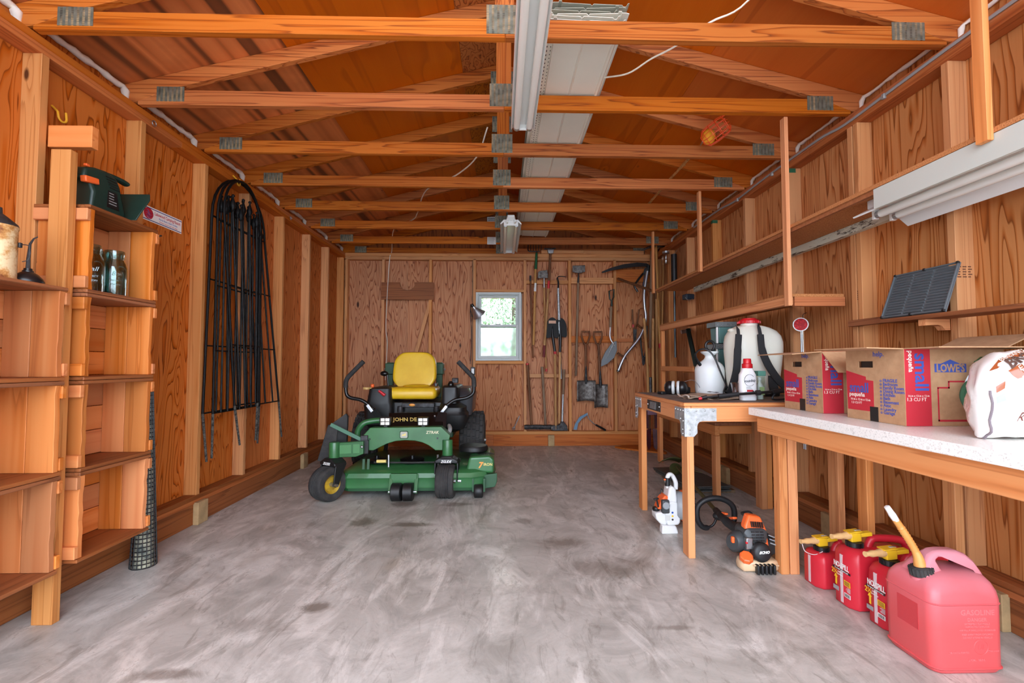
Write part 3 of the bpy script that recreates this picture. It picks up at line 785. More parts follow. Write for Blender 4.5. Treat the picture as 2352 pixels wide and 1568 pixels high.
# ---- yellow hooks, eye screws
def hook(p, label, dx):
    x, y, z = p
    pts = [(x, y-.02, z+.05)] + [(x+dx*.03, y-.02+.0*a, z+.02) for a in (0,)] + [(x+dx*.035, y-.022*math.cos(R(a)), z-.022*math.sin(R(a))) for a in range(0,181,20)] + [(x+dx*.03, y+.022, z+.035)]
    return single('utility_hook', MB().tube(pts, .0055, 8), M['yellowhook'], label, 'hook', p, 'yellow utility hooks', smooth=60)
hook((PL+.01,2.31,2.352), 'yellow vinyl utility hook high on the left wall above the crates', 1)
hook((XL,3.71,2.58), 'yellow utility hook carrying the black trellises', 1)
hook((XR,2.02,1.87), 'yellow utility hook on a right wall stud below the shelf light', -1)
for y, l in ((2.832,'steel eye screw on the left top plate nearer the camera'), (4.683,'steel eye screw on the left top plate beyond the trellises')):
    m = MB().tube([(XL+.014, y+.016*math.cos(R(a)), 2.60+.016*math.sin(R(a))) for a in range(0,360,24)], .0028, 6, closed=True)
    m.rod((XL-.005,y,2.617),(XL+.014,y,2.615),.0028,6)
    single('eye_screw', m, M['steel'], l, 'eye screw', (XL,y,2.60), 'eye screws on the left plate', smooth=60)
# ------------------------------------------------------------------ fluorescent fixtures
def tube_light(name, label, x, y0, y1, z, w, drop=.03, wings=0):
    t = thing(name, label, 'light fixture', (x, (y0+y1)/2, z), 'fluorescent fixtures')
    pan = [(-w/2,0),(-w/2+.004,-.012),(-w*.32,.02),(-.02,.012),(.02,.012),(w*.32,.02),(w/2-.004,-.012),(w/2,0),(w*.34,.04),(-w*.34,.04)]
    MB().prism(pan, lambda u,v,q:(x+u,q,z+v), y0, y1).build('reflector', M['white'], t, smooth=30)
    MB().bx(x-.05,x+.05,y0+.02,y1-.02,z+.04,z+.05).build('ballast_housing', M['white'], t, smooth=0, bevel=.002)
    for s in (-1, 1):
        tx = x + s*w*.26
        tb = MB().tube([(tx,y0+.03,z-.012),(tx,y1-.03,z-.012)], .019, 16).build('fluorescent_tube', M['tube'], t, smooth=50)
        for yy in (y0+.03, y1-.03):
            MB().tube([(tx,yy-.012,z-.012),(tx,yy+.012,z-.012)], .0195, 16).build('tube_cap', M['alu'], tb, smooth=50)
    for yy in (y0+.012, y1-.012):
        MB().bx(x-w*.34, x+w*.34, yy-.008, yy+.008, z-.02, z+.02).build('socket_strip', M['white'], t, smooth=0, bevel=.003)
    return t
tube_light('fluorescent_fixture', 'long white two-tube fluorescent light under the front trusses', .137, 1.62, 2.84, 2.605, .15)
f2 = tube_light('fluorescent_fixture', 'small white fluorescent shop light hung near the back wall', .105, 4.72, 5.93, 2.575, .22)
for s in (-1,1): MB().bx(.105+s*.04-.008,.105+s*.04+.008,4.66,4.74,2.57,2.6).build('tube_holder', M['white'], f2, bevel=.003)
MB().prism([(-.055,0),(.055,0),(.035,.07),(-.035,.07)], lambda u,v,q:(.105+u,4.74-v*.9,2.59+v*.6+q), 0, .02).build('end_cap', M['white'], f2, smooth=0, bevel=.003)
for yy in (4.72, 5.85): MB().tube([(.105,yy,2.6),(.105,yy,2.655)], .003, 6).build('hanging_chain', M['steel'], f2)

# ------------------------------------------------------------------ stack of vinyl siding on the bottom chords
SP = [(.0,.0),(.012,.004),(.034,.004),(.036,.012),(.05,.012),(.052,.002),(.19,-.004),(.196,-.012),(.206,-.002),(.345,-.006),(.35,-.014),(.362,-.014),(.372,.002),(.38,.004)]
def siding(x, y0, y1, z, label, mirror=False, mat='vinyl', dx=0, lift=.0):
    t = thing('siding_panel', label, 'siding panel', (x, y0, z), 'cream vinyl siding panels stacked in the trusses')
    P = [((.38-u) if mirror else u, v) for u, v in SP]
    top = P; th = .0025
    rings = []
    ys = [y0, y0+.3, y0+.6] + [y0+.6+(y1-y0-.6)*k/6 for k in range(1,7)]
    for y in ys:
        b = lift*max(0, 1-(y-y0)/.6)
        rings.append([Vector((x+u+dx*(y-y0), y, z+v+b)) for u, v in P] + [Vector((x+u+dx*(y-y0), y, z+v+b+th)) for u, v in reversed(P)])
    MB().loft(rings).build('panel', M[mat], t, smooth=0)
    return t
pz = 2.757
s0 = siding(.215, 2.12, 5.83, pz, 'lowest cream vinyl siding panel, its slotted face seen from below', lift=0)
ml = M['black']
m = MB()
for row, step, ln in ((.008,.045,.022),(.023,.033,.013),(.043,.03,.008)):
    zz = pz + (.004 if row < .036 else .012) - .0012 - (.0 if row < .036 else 0)
    n = int(3.6/step)
    for k in range(n):
        y = 2.14 + k*step
        m.add([(.215+row-.0022,y,zz),(.215+row+.0022,y,zz),(.215+row+.0022,y+ln,zz),(.215+row-.0022,y+ln,zz)], [(0,3,2,1)])
o = m.build('nail_slot', ml, s0, smooth=0); o['kind'] = 'stuff'
siding(.19, 2.125, 5.6, pz+.02, 'second siding panel from the bottom of the stack', lift=.004)
siding(.235, 2.13, 5.7, pz+.036, 'third siding panel from the bottom of the stack', True, lift=.006)
siding(.18, 2.14, 5.3, pz+.056, 'fourth siding panel from the bottom, sticking out left', lift=.008, mat='vinyledge')
siding(.225, 2.15, 5.5, pz+.074, 'fifth siding panel from the bottom, near the top of the stack', True, mat='vinyledge', lift=.012)
siding(.245, 2.16, 5.4, pz+.098, 'topmost siding panel of the stack, greyed and bowed', mat='vinyledge', lift=.016)

# ------------------------------------------------------------------ fruit picker
OW = flat('orange_coated_wire', (236,84,34), .4)
fp = thing('fruit_picker', 'orange wire fruit picker basket with yellow foam on a bamboo pole', 'fruit picker', (1.53,3.25,2.74))
MB().tube([(1.50,3.38,2.76),(1.50,4.0,2.76),(1.515,4.64,2.76),(1.52,4.9,2.76)], .011, 8).build('pole', M['handle'], fp)
for y in (3.7, 4.1, 4.5): MB().lathe([(.011,-.006),(.0135,0),(.011,.006)], (1.507,y,2.7605), (0,1,0), 10).build('pole_node', M['handle'], fp)
c = Vector((1.50,3.17,2.752)); ax = Vector((.62,-.45,.42)).normalized()
e1 = ax.cross(Vector((0,0,1))).normalized(); e2 = ax.cross(e1)
def bp(r, h, a): return c + ax*h + (e1*math.cos(R(a)) + e2*math.sin(R(a)))*r
for r, h in ((.03,-.075),(.06,-.05),(.068,0),(.068,.05),(.06,.1)):
    MB().tube([bp(r,h,a) for a in range(0,360,20)], .0026, 6, closed=True).build('wire_ring', OW, fp, smooth=60)
for a in range(0,360,30):
    MB().tube([bp(.02,-.078,a), bp(.06,-.05,a), bp(.068,0,a), bp(.067,.07,a), bp(.06,.1,a), bp(.035 if a < 180 else .06,.118,a)], .0024, 5).build('wire_rib', OW, fp, smooth=60)
MB().sphere(c-ax*.03-e1*.0, (.048,.042,.055), 14, 10).build('foam_pad', flat('yellow_foam', (238,170,40), .8, bump=.3), fp)
MB().tube([c-ax*.075, (1.50,3.38,2.76)], .006, 6).build('socket', M['steel'], fp)

# ------------------------------------------------------------------ cables
def cable(label, pts, r, mat, k=6, name='electrical_cable'):
    P = spline(pts, k)
    return single(name, MB().tube(P, r, 6), M[mat], label, 'cable', tuple(P[0]), smooth=60)
cable('white electrical cable slung over the front truss to the siding stack', [(1.3,1.75,3.0),(1.142,2.03,2.80),(1.0,2.12,2.757),(.895,2.29,2.757),(.80,2.38,2.75),(.70,2.46,2.722),(.59,2.57,2.765)], .005, 'cable')
cable('thin white cable looping across the rafters down the back wall', [(-.1,3.4,2.9),(-.191,3.586,2.757),(-.394,3.95,2.755),(-.7,4.3,2.76),(-.9,4.95,2.76),(-1.0,5.2,2.757),(-1.3,5.6,2.77),(-1.5,6.33,2.67),(-1.53,6.335,2.55),(-1.56,6.338,2.0),(-1.57,6.338,1.6),(-1.55,6.338,1.4),(-1.57,6.338,.9)], .006, 'cable')
gc = thing('conduit', 'grey cable clipped along the right wall top plate', 'conduit', (XR-.006,3,2.62))
MB().tube(spline([(XR-.006,1.3,2.632),(XR-.006,2.0,2.632),(XR-.006,2.35,2.622),(XR-.006,2.75,2.607),(XR-.006,3.0,2.63),(XR-.006,3.6,2.625),(XR-.006,4.1,2.605),(XR-.006,4.4,2.628),(XR-.006,5.0,2.63)], 5), .0085, 6, flat=(.5,1.1)).build('sheath', M['greycable'], gc, smooth=60)
for y, z in ((2.46,2.612),(3.52,2.614),(4.05,2.6)):
    MB().box((XR-.008,y,z),(.016,.02,.03)).build('clip', M['galv'], gc, bevel=.003)
# small meter box and paper tag between the far trusses
jb = thing('junction_box', 'grey metal junction box hanging between the far trusses', 'junction box', (-.11,5.0,2.67))
MB().bx(-.16,-.06,5.3,5.36,2.742,2.83).build('box', M['galv'], jb, smooth=0, bevel=.004)
MB().bx(-.15,-.07,5.296,5.30,2.752,2.82).build('cover', M['galv'], jb, smooth=0)
for k in range(3): MB().bx(-.15,-.07,5.293,5.296,2.765+k*.02,2.770+k*.02).build('louvre', M['darksteel'], jb, smooth=0)
pt = thing('paper_tag', 'small white printed tag below the sixth truss', 'tag', (-.11,5.80,2.655))
MB().bx(-.172,-.062,5.815,5.817,2.64,2.735).build('paper', flat('tag_paper',(230,230,226),.6), pt, smooth=0)
for k in range(6): MB().bx(-.165,-.075-random.uniform(0,.02),5.814,5.815,2.652+k*.013,2.656+k*.013).build('print_line', M['greycable'], pt, smooth=0)
# ------------------------------------------------------------------ hanging shelves along the right wall
XS = 1.775
us = thing('hanging_shelf', 'long particle board shelf hung by wood strips under the right rafters', 'shelf', (1.95,3.4,1.9))
MB().bx(XS, 2.13, 1.1, 3.2, 1.957, 1.976).build('shelf_board', M['particle'], us, smooth=0)
MB().bx(XS, 2.13, 3.201, 5.22, 1.957, 1.976).build('shelf_board', M['particle'], us, smooth=0)
MB().bx(XS+.012, XS+.03, 1.1, 5.2, 1.935, 1.957).build('front_cleat', M['partface'], us, smooth=0)
PEEL = NT('peeling_white_paint'); P_ = PEEL.coords((1,.16,1)); nz = PEEL.noise(P_, 34, 5, .75)
PEEL.set(color=PEEL.ramp(nz, [(.40, lin((70,56,44))), (.46, lin((206,208,190)))]), rough=.75)
MB().bx(2.10, 2.139, 1.1, 4.95, 1.905, 1.956).build('wall_rail', PEEL.m, us, smooth=0, bevel=.002)
for y, z0, zt in ((1.585,1.93,2.64), (2.752,1.478,ZT), (3.985,1.935,ZT), (5.238,1.935,ZT)):
    MB().bx(XS-.024, XS, y, y+.045, z0, zt).build('hanger_strip', M['benchZ'], us, smooth=0, bevel=.002, seg=1)
ls = thing('wall_shelf', 'shorter particle board shelf with a lumber lip above the workbench', 'shelf', (1.95,3.9,1.5))
MB().bx(XS, 2.13, 2.80, 5.1, 1.54, 1.558).build('shelf_board', M['particle'], ls, smooth=0)
MB().bx(XS, XS+.036, 2.80, 5.1, 1.49, 1.54).build('front_lip', M['benchY'], ls, smooth=0, bevel=.002, seg=1)
MB().bx(1.82, 2.139, 2.80, 2.836, 1.482, 1.54).build('end_lip', M['plateX'], ls, smooth=0, bevel=.002, seg=1)
MB().bx(XS+.005, XS+.043, 5.06, 5.098, .60, 1.49).build('end_post', M['benchZ'], ls, smooth=0, bevel=.002, seg=1)
sb = thing('small_shelf', 'short bare board shelf behind the white pump sprayer', 'shelf', (1.9,4.9,1.07))
MB().bx(XS+.0, 2.0, 4.2, 5.05, 1.075, 1.094).build('shelf_board', M['partface'], sb, smooth=0)
MB().bx(XS-.012, XS+.012, 4.2, 5.05, 1.05, 1.098).build('front_lip', M['benchY'], sb, smooth=0, bevel=.002, seg=1)
for y in (4.25, 4.62): MB().bx(1.85, 2.139, y, y+.038, 1.035, 1.074).build('bracket', M['benchX'], sb, smooth=0)
rs = thing('ledge_shelf', 'narrow brown board shelf holding the grey louvred panel', 'shelf', (2.08,1.8,1.35))
MB().bx(2.0, 2.139, .9, 2.385, 1.338, 1.358).build('shelf_board', M['skirtY'], rs, smooth=0, bevel=.002, seg=1)
MB().bx(2.10, 2.139, 2.386, 2.735, 1.348, 1.385).build('wall_cleat', M['skirtY'], rs, smooth=0, bevel=.002, seg=1)
MB().prism([(2.02,1.337),(2.14,1.337),(2.14,1.285),(2.115,1.285),(2.1,1.305),(2.08,1.31),(2.02,1.307)], lambda u,v,q:(u,q,v), 2.14, 2.178).build('bracket_block', M['benchX'], rs, smooth=0)

# ---- grey louvred panel leaning on the ledge
VG = flat('grey_louvre_plastic', (96,104,108), .45, var=.12, vscale=12)
vp = thing('louvred_panel', 'grey plastic louvred vent panel leaning on the ledge shelf', 'vent panel', (2.1,2.22,1.358))
a0, a1 = Vector((2.04,2.055,1.362)), Vector((2.04,2.41,1.362)); u_ = Vector((.11,.03,.235)).normalized()
Lh = .262; d_ = (a1-a0).normalized(); n_ = d_.cross(u_).normalized()
if n_.x > 0: n_ = -n_
def vpt(s, h, o): return a0 + d_*s + u_*h + n_*o
W_ = (a1-a0).length
def vbox(s0, s1, h0, h1, o0, o1): return MB().add([vpt(s0,h0,o0),vpt(s1,h0,o0),vpt(s1,h1,o0),vpt(s0,h1,o0),vpt(s0,h0,o1),vpt(s1,h0,o1),vpt(s1,h1,o1),vpt(s0,h1,o1)], [(0,3,2,1),(4,5,6,7),(0,1,5,4),(1,2,6,5),(2,3,7,6),(3,0,4,7)])
vbox(0, W_, 0, Lh, 0, .006).build('backing', VG, vp, smooth=0)
for s0, s1, h0, h1 in ((0,W_,0,.008),(0,W_,Lh-.008,Lh),(0,.008,.008,Lh-.008),(W_-.008,W_,.008,Lh-.008)):
    vbox(s0, s1, h0, h1, .006, .014).build('rim', VG, vp, smooth=0, bevel=.002)
for k in range(15):
    h = .014 + k*.0158
    for c in range(3):
        s0 = .01 + c*(W_-.02)/3
        m = MB(); s1 = s0 + (W_-.02)/3 - .012
        m.add([vpt(s0,h,.006),vpt(s1,h,.006),vpt(s1,h+.011,.006),vpt(s0,h+.011,.006),vpt(s0,h+.002,.013),vpt(s1,h+.002,.013)], [(0,4,5,1),(4,3,2,5),(0,3,4),(1,5,2)])
        m.build('louvre', VG, vp, smooth=0)
for s in (.006, W_/2, W_-.006):
    for h in (.004, Lh-.004): vbox(s-.006, s+.006, h-.006, h+.006, .006, .017).build('corner_lug', M['blackplastic'], vp, smooth=0, bevel=.002)

# ---- shelf light
sl = thing('fluorescent_fixture', 'white shop light with two tubes mounted under the right shelf', 'light fixture', (1.95,1.8,1.9), 'fluorescent fixtures')
ya, yb = 1.15, 2.29
prof = [(1.80,1.872),(1.806,1.866),(1.89,1.905),(2.0,1.905),(2.088,1.83),(2.094,1.834),(2.01,1.915),(1.885,1.915)]
MB().prism(prof, lambda u,v,q:(u,q,v), ya, yb).build('reflector', M['white'], sl, smooth=0)
MB().bx(1.778, 1.79, ya, 2.13, 1.86, 1.956).build('side_panel', flat('light_grey_enamel',(196,202,194),.4), sl, smooth=0, bevel=.002)
MB().bx(1.88, 2.01, ya, yb, 1.915, 1.955).build('ballast_housing', M['white'], sl, smooth=0)
for x, z in ((1.895,1.873),(1.985,1.868)):
    tb = MB().tube([(x,ya+.02,z),(x,yb-.05,z)], .019, 16).build('fluorescent_tube', M['tube'], sl, smooth=50)
    MB().tube([(x,yb-.065,z),(x,yb-.045,z)], .0196, 16).build('tube_cap', M['alu'], tb, smooth=50)
    MB().bx(x-.012,x+.012,yb-.04,yb-.02,z-.02,1.905).build('socket', M['white'], sl, smooth=0, bevel=.003)
text('tube_print', 'F40', .012, plane_m((1.893,yb-.12,1.8538),(0,1,0),(1,0,0)), M['greycable'], sl, .0002)

# ---- reflector stake
rk = thing('reflector_stake', 'red round driveway reflector on a steel rod behind the bench', 'reflector', (2.12,3.19,.53))
MB().lathe([(.048,0),(.048,.012),(.001,.012)], (2.112,3.19,1.40), (-.6,-.8,0), 24).build('housing', M['white'], rk, smooth=30)
rr = NT('red_reflector'); vo = rr.n('TexVoronoi'); rr.l(rr.coords(rnd=False), vo.inputs['Vector']); vo.inputs['Scale'].default_value = 70
rr.set(color=rr.ramp(vo.outputs['Distance'], [(.2, lin((226,30,40))), (.6, lin((170,12,24)))]), rough=.45, spec=.2)
MB().lathe([(.042,.012),(.041,.016),(.001,.017)], (2.112,3.19,1.40), (-.6,-.8,0), 24).build('lens', rr.m, rk, smooth=30)
for dy in (-.009, .009): MB().rod((2.118,3.19+dy,.53),(2.118,3.19+dy,1.37),.005,8).build('rod', M['alu'], rk)
MB().tube(spline([(2.115,3.17,1.445),(2.118,3.17,1.47),(2.13,3.15,1.48)]), .002, 5).build('wire_loop', M['darksteel'], rk)

# ------------------------------------------------------------------ workbench with galvanised corner brackets
BX0, BX1, BY0, BY1, BZ = 1.075, 2.105, 2.685, 3.665, .897
wbk = thing('workbench', 'unpainted wooden workbench with galvanised steel corner brackets', 'workbench', (1.6,3.17,0))
TOPM = flat('worn_dark_benchtop', (128,112,100), .7, c2=(92,80,72), vscale=7)
for k in range(4):
    y0 = BY0+.03+k*(BY1-BY0-.03)/4
    MB().bx(BX0+.012, BX1, y0+.001, y0+(BY1-BY0-.03)/4-.001, BZ-.018, BZ).build('top_board', TOPM, wbk, smooth=0, bevel=.002, seg=1)
MB().bx(BX0-.006, BX1, BY0-.006, BY0+.03, BZ-.02, BZ-.001).build('front_edge', M['benchX'], wbk, smooth=0, bevel=.003, seg=1)
n = 12; P = [(BX0-.004, BY0)] + [(BX0-.004-random.uniform(0,.006), BY0+.04+k*(BY1-BY0-.05)/n) for k in range(n)] + [(BX0-.004, BY1), (BX0+.012, BY1), (BX0+.012, BY0)]
MB().prism(P, lambda u,v,q:(u,v,q), BZ-.02, BZ-.002).build('side_edge', M['benchY'], wbk, smooth=0)
MB().bx(BX0+.04, BX1, BY0, BY0+.038, .785, BZ-.021).build('apron', M['benchX'], wbk, smooth=0, bevel=.003, seg=1)
MB().bx(BX0, BX0+.038, BY0, BY1, .785, BZ-.021).build('apron', M['benchY'], wbk, smooth=0, bevel=.003, seg=1)
MB().bx(BX0+.04, BX1, BY1-.038, BY1, .785, BZ-.021).build('apron', M['benchX'], wbk, smooth=0, bevel=.003, seg=1)
def leg(x, y, sx=.04, sy=.088, z=.784): MB().bx(x, x+sx, y, y+sy, 0, z).build('leg', M['benchZ'], wbk, smooth=0, bevel=.003, seg=1)
leg(BX0+.014, BY0+.005); leg(BX0+.014, BY1-.1); leg(2.02, BY0+.06); leg(2.02, BY1-.1, .045); leg(2.068, BY1-.09, .045)
def bracket(fn, w, name='corner_bracket'):
    """L-shaped plate: fn(s, z, t)"""
    P = [(0,.885-.02),(w,.865),(w,.79)] + [(.075+.03-.03*math.sin(R(a)), .79-.03+.03*math.cos(R(a))) for a in (0,30,60,90)] + [(.075,.72),(.055,.70),(0,.70)]
    p = MB().prism(P, fn, 0, .003).build(name, M['galv'], wbk, smooth=0)
    for s, z in ((.02,.85),(.07,.85),(.12,.85),(w-.02,.85),(.02,.79),(.07,.8),(.03,.74),(.03,.715)):
        MB().sphere(fn(s,z,.003), .0055, 8, 5).build('bolt_head', M['steel'], p)
    return p
bracket(lambda s,z,t:(BX0+s-.003, BY0-t, z), .19)
bracket(lambda s,z,t:(BX0-t, BY0+s*.78, z), .19)
bracket(lambda s,z,t:(BX0-t, BY1-s*.78, z), .19)
ts = MB().bx(BX0-.004, BX0, 3.09, 3.36, .80, .865).build('tie_plate', M['darksteel'], wbk, smooth=0)
for k in range(6): MB().box((BX0-.006,3.18+k*.022,.833),(.005,.008,.05),(R(12),0,0)).build('slot', M['steel'], ts, smooth=0)
for y in (3.105,3.345): MB().sphere((BX0-.004,y,.833),.006,8,5).build('bolt_head', M['steel'], ts)

# ------------------------------------------------------------------ white laminate counter bench
cb = thing('counter_bench', 'lumber bench with a white speckled laminate top along the right wall', 'workbench', (1.78,1.8,0))
LAM = NT('speckled_laminate'); P_ = LAM.coords(rnd=False); nz = LAM.noise(P_, 170, 3, .6)
LAM.set(color=LAM.ramp(nz, [(.34, lin((206,204,198))), (.42, lin((234,233,228))), (.62, lin((242,241,236)))]), rough=.28)
MB().bx(1.40, 2.139, .75, 2.59, .838, .88).build('countertop', LAM.m, cb, smooth=0, bevel=.004)
MB().bx(1.44, 1.478, .75, 2.575, .745, .837).build('apron', M['benchY'], cb, smooth=0, bevel=.003, seg=1)
MB().bx(1.479, 2.13, 2.535, 2.573, .75, .837).build('apron', M['benchX'], cb, smooth=0, bevel=.003, seg=1)
for x, y, sx, sy, z in ((1.50,2.475,.045,.058,.744),(1.55,2.475,.05,.04,.744),(1.50,1.05,.045,.09,.744),(1.95,2.44,.04,.07,.744)):
    MB().bx(x, x+sx, y, y+sy, 0, z).build('leg', M['benchZ'], cb, smooth=0, bevel=.003, seg=1)
for y in (1.55, 2.05): MB().bx(2.04, 2.08, y, y+.06, 0, .837).build('leg', M['studZ'], cb, smooth=0, bevel=.003, seg=1)

# ------------------------------------------------------------------ low shelf bench farther back
lb = thing('low_bench', 'low rough lumber bench against the right wall behind the workbench', 'bench', (1.98,4.6,0))
MB().bx(1.82, 2.135, 3.9, 5.36, .60, .625).build('top_board', M['skirtY'], lb, smooth=0, bevel=.002, seg=1)
MB().bx(1.82, 1.858, 3.9, 5.36, .515, .599).build('front_rail', M['benchY'], lb, smooth=0, bevel=.003, seg=1)
MB().bx(1.859, 2.135, 3.9, 3.94, .53, .599).build('end_rail', M['benchX'], lb, smooth=0, bevel=.003, seg=1)
for y in (3.895, 5.28):
    MB().bx(1.82, 1.86, y, y+.08, 0, .514).build('leg', M['benchZ'], lb, smooth=0, bevel=.003, seg=1)
# ------------------------------------------------------------------ things on the wooden workbench (top at BZ)
TZ = BZ
em = thing('ear_muffs', 'black ear muffs with light grey cushions on the workbench', 'ear muffs', (1.29,3.39,TZ))
LGc = flat('light_grey_cushion', (196,200,200), .5)
c = Vector((1.29,3.38,TZ+.052))
axm = Vector((.9,-.42,0)).normalized()
for s in (1, -1):
    cup = MB().lathe([(.044,.026),(.05,.034),(.049,.05),(.04,.068),(.02,.08),(.001,.082)], c, axm*s, 24).build('ear_cup', M['black'], em, smooth=50)
    MB().lathe([(.03,.006),(.047,.008),(.051,.016),(.049,.026),(.03,.026)], c, axm*s, 24).build('cushion', LGc, cup, smooth=50)
b0 = c + axm*.055 + Vector((0,0,.0)); b1 = c - axm*.055
pb = axm.cross(Vector((0,0,1)))
MB().tube(spline([b0, b0-pb*.06+Vector((0,0,.02)), c-pb*.16+axm*.03+Vector((0,0,-.01)), c-pb*.16-axm*.03+Vector((0,0,-.01)), b1-pb*.06+Vector((0,0,.02)), b1]), .012, 8, flat=(1,.35)).build('headband', M['blackplastic'], em)
MB().tube(spline([c+axm*.06+Vector((0,0,.045)), c+axm*.12-pb*.02+Vector((0,0,.055)), c+axm*.165-pb*.03+Vector((0,0,.0)), c+axm*.15-pb*.03+Vector((0,0,-.03))]), .0022, 6).build('wire_arm', M['steel'], em)
MB().box((1.375,3.47,TZ+.03),(.1,.07,.05),(0,0,.3)).build('radio_pack', M['blackplastic'], em, bevel=.012)
MB().box((1.205,3.42,TZ+.012),(.06,.05,.02),(0,0,.4)).build('adjuster', M['blackplastic'], em, bevel=.006)

# folded work glove / rag
CL = flat('tan_suede_cloth', (168,146,124), .95, c2=(140,120,102), vscale=18, bump=.5, bscale=120)
rg = thing('work_glove', 'tan suede work glove lying folded at the bench edge', 'glove', (1.35,3.05,TZ))
def gl(k, th, ox):
    def f(u, v):
        x = 1.2 + ox + .32*u; y = 2.93 + .2*v - .05*u
        z = TZ + .004 + k*.012 + .006*math.sin(u*9+k*2)*math.sin(v*5+1) + .004*math.sin(v*13+u*7) + th*math.sin(PI*u)**.6*math.sin(PI*v)**.6
        return (x, y, z)
    return f
MB().grid(gl(0,.004,0), 14, 10).build('palm_layer', CL, rg, solid=.005, smooth=60)
MB().grid(gl(1,.012,.012), 14, 10).build('back_layer', CL, rg, solid=.005, smooth=60)
MB().tube([(1.205+.0,2.94+.18*v,TZ+.016+.008*math.sin(v*7)) for v in [i/10 for i in range(11)]], .006, 6).build('cuff_hem', flat('cuff_hem',(196,184,170),.9), rg)
# cap, rolled rim: dark emblem patch
MB().grid(lambda u,v:(1.38+.06*u,3.02+.045*v,TZ+.04+.003*math.sin(u*6)), 4, 4).build('dark_patch', flat('dark_patch',(84,80,78),.9), rg, solid=.002)

# ---- white pump sprayer
WP = NT('translucent_white_poly'); WP.set(color=lin((226,232,232)), rough=.38, sss=.25); WP.b.inputs['Subsurface Radius'].default_value = (.03,.03,.03); WP = WP.m
ps = thing('pump_sprayer', 'small white pump sprayer with black hose and ring handle', 'sprayer', (1.545,3.38,TZ))
sx_, sy_ = 1.545, 3.38
MB().lathe([(.09,0),(.1,.008),(.104,.03),(.104,.175),(.1,.2),(.085,.225),(.06,.245),(.042,.258),(.034,.27),(.032,.285),(.036,.292),(.058,.305),(.062,.312),(.062,.318),(.02,.32),(.001,.32)], (sx_,sy_,TZ), n=32).build('tank', WP, ps, smooth=45)
MB().tube([(sx_+.005+.033*math.cos(R(a)), sy_, TZ+.36+.036*math.sin(R(a))) for a in range(0,360,18)], .0095, 8, closed=True).build('pump_handle', M['black'], ps, smooth=60)
MB().rod((sx_+.005,sy_,TZ+.318),(sx_+.005,sy_,TZ+.33),.012,10).build('pump_rod', M['black'], ps)
MB().rod((sx_-.08,sy_-.03,TZ+.215),(sx_-.105,sy_-.035,TZ+.245),.012,10).build('hose_fitting', M['black'], ps)
MB().tube(spline([(sx_-.1,sy_-.035,TZ+.24),(sx_-.125,sy_-.05,TZ+.3),(sx_-.085,sy_-.09,TZ+.335),(sx_-.03,sy_-.12,TZ+.29),(sx_+.02,sy_-.135,TZ+.16),(sx_+.06,sy_-.14,TZ+.06),(sx_+.085,sy_-.13,TZ+.02)]), .006, 8).build('hose', M['black'], ps, smooth=60)
MB().tube(spline([(sx_+.05,sy_-.14,TZ+.07),(sx_+.04,sy_-.13,TZ+.03),(sx_+.055,sy_-.14,TZ+.012),(sx_+.09,sy_-.14,TZ+.02)]), .006, 8).build('hose_loop', M['black'], ps, smooth=60)

# ---- clear cup
cp = thinglass('clear_plastic', (236,236,240), .08, .8)
m = MB(); n = 28; prof = [(.001,0),(.058,0),(.066,.02),(.076,.085),(.08,.1),(.077,.1),(.072,.085),(.06,.004),(.001,.003)]
m.loft([[Vector((1.595+r*math.cos(2*PI*j/n), 3.0+r*math.sin(2*PI*j/n), TZ+.002+h)) for j in range(n)] for r, h in prof], caps=False)
single('plastic_cup', m, cp, 'clear plastic cup between the pump sprayer and the white bottle', 'cup', (1.595,3.0,TZ), smooth=50)

# ---- weed-killer bottle
bt = thing('spray_concentrate_bottle', 'white plastic bottle with a red cap on the workbench', 'bottle', (1.545,2.86,TZ))
WB = flat('white_bottle_plastic', (236,238,240), .3)
rings = []
for z, w, d in ((0,.092,.05),(.004,.1,.056),(.06,.104,.058),(.13,.104,.058),(.16,.1,.056),(.18,.078,.05),(.2,.058,.044),(.215,.05,.04)):
    rings.append([Vector((1.545+x, 2.86+y, TZ+z)) for x, y in rrect(w, d, min(w,d)*.42)])
MB().loft(rings).build('body', WB, bt, smooth=45)
MB().lathe([(.03,.2),(.031,.204),(.031,.226),(.024,.23),(.023,.256),(.02,.26),(.001,.26)], (1.545,2.86,TZ), n=24).build('cap', M['red'], bt, smooth=35)
DBL = flat('ink_dark', (36,44,56), .4)
MB().tube([(1.543+.033*math.cos(R(a)), 2.8305, TZ+.125+.036*math.sin(R(a))) for a in range(40,330,14)], .0022, 6, flat=(1,.4)).build('logo_ring', DBL, bt)
text('lettering', 'roundup', .023, plane_m((1.545,2.8302,TZ+.122),(1,0,.1),(-.1,0,1)), DBL, bt, .0004, bold=.02, sx=.85)
MB().bx(1.525,1.565,2.8300,2.8306,TZ+.055,TZ+.066).build('label_bar', M['red'], bt, smooth=0)
MB().prism([(1.557,TZ+.06),(1.572,TZ+.06),(1.565,TZ+.045)], lambda u,v,q:(u,2.8305-q,v), 0, .0006).build('label_arrow', DBL, bt, smooth=0)
for k in range(3): MB().bx(1.522,1.56-k*.006,2.8302,2.8307,TZ+.07+k*.006,TZ+.0725+k*.006).build('label_line', M['greycable'], bt, smooth=0)
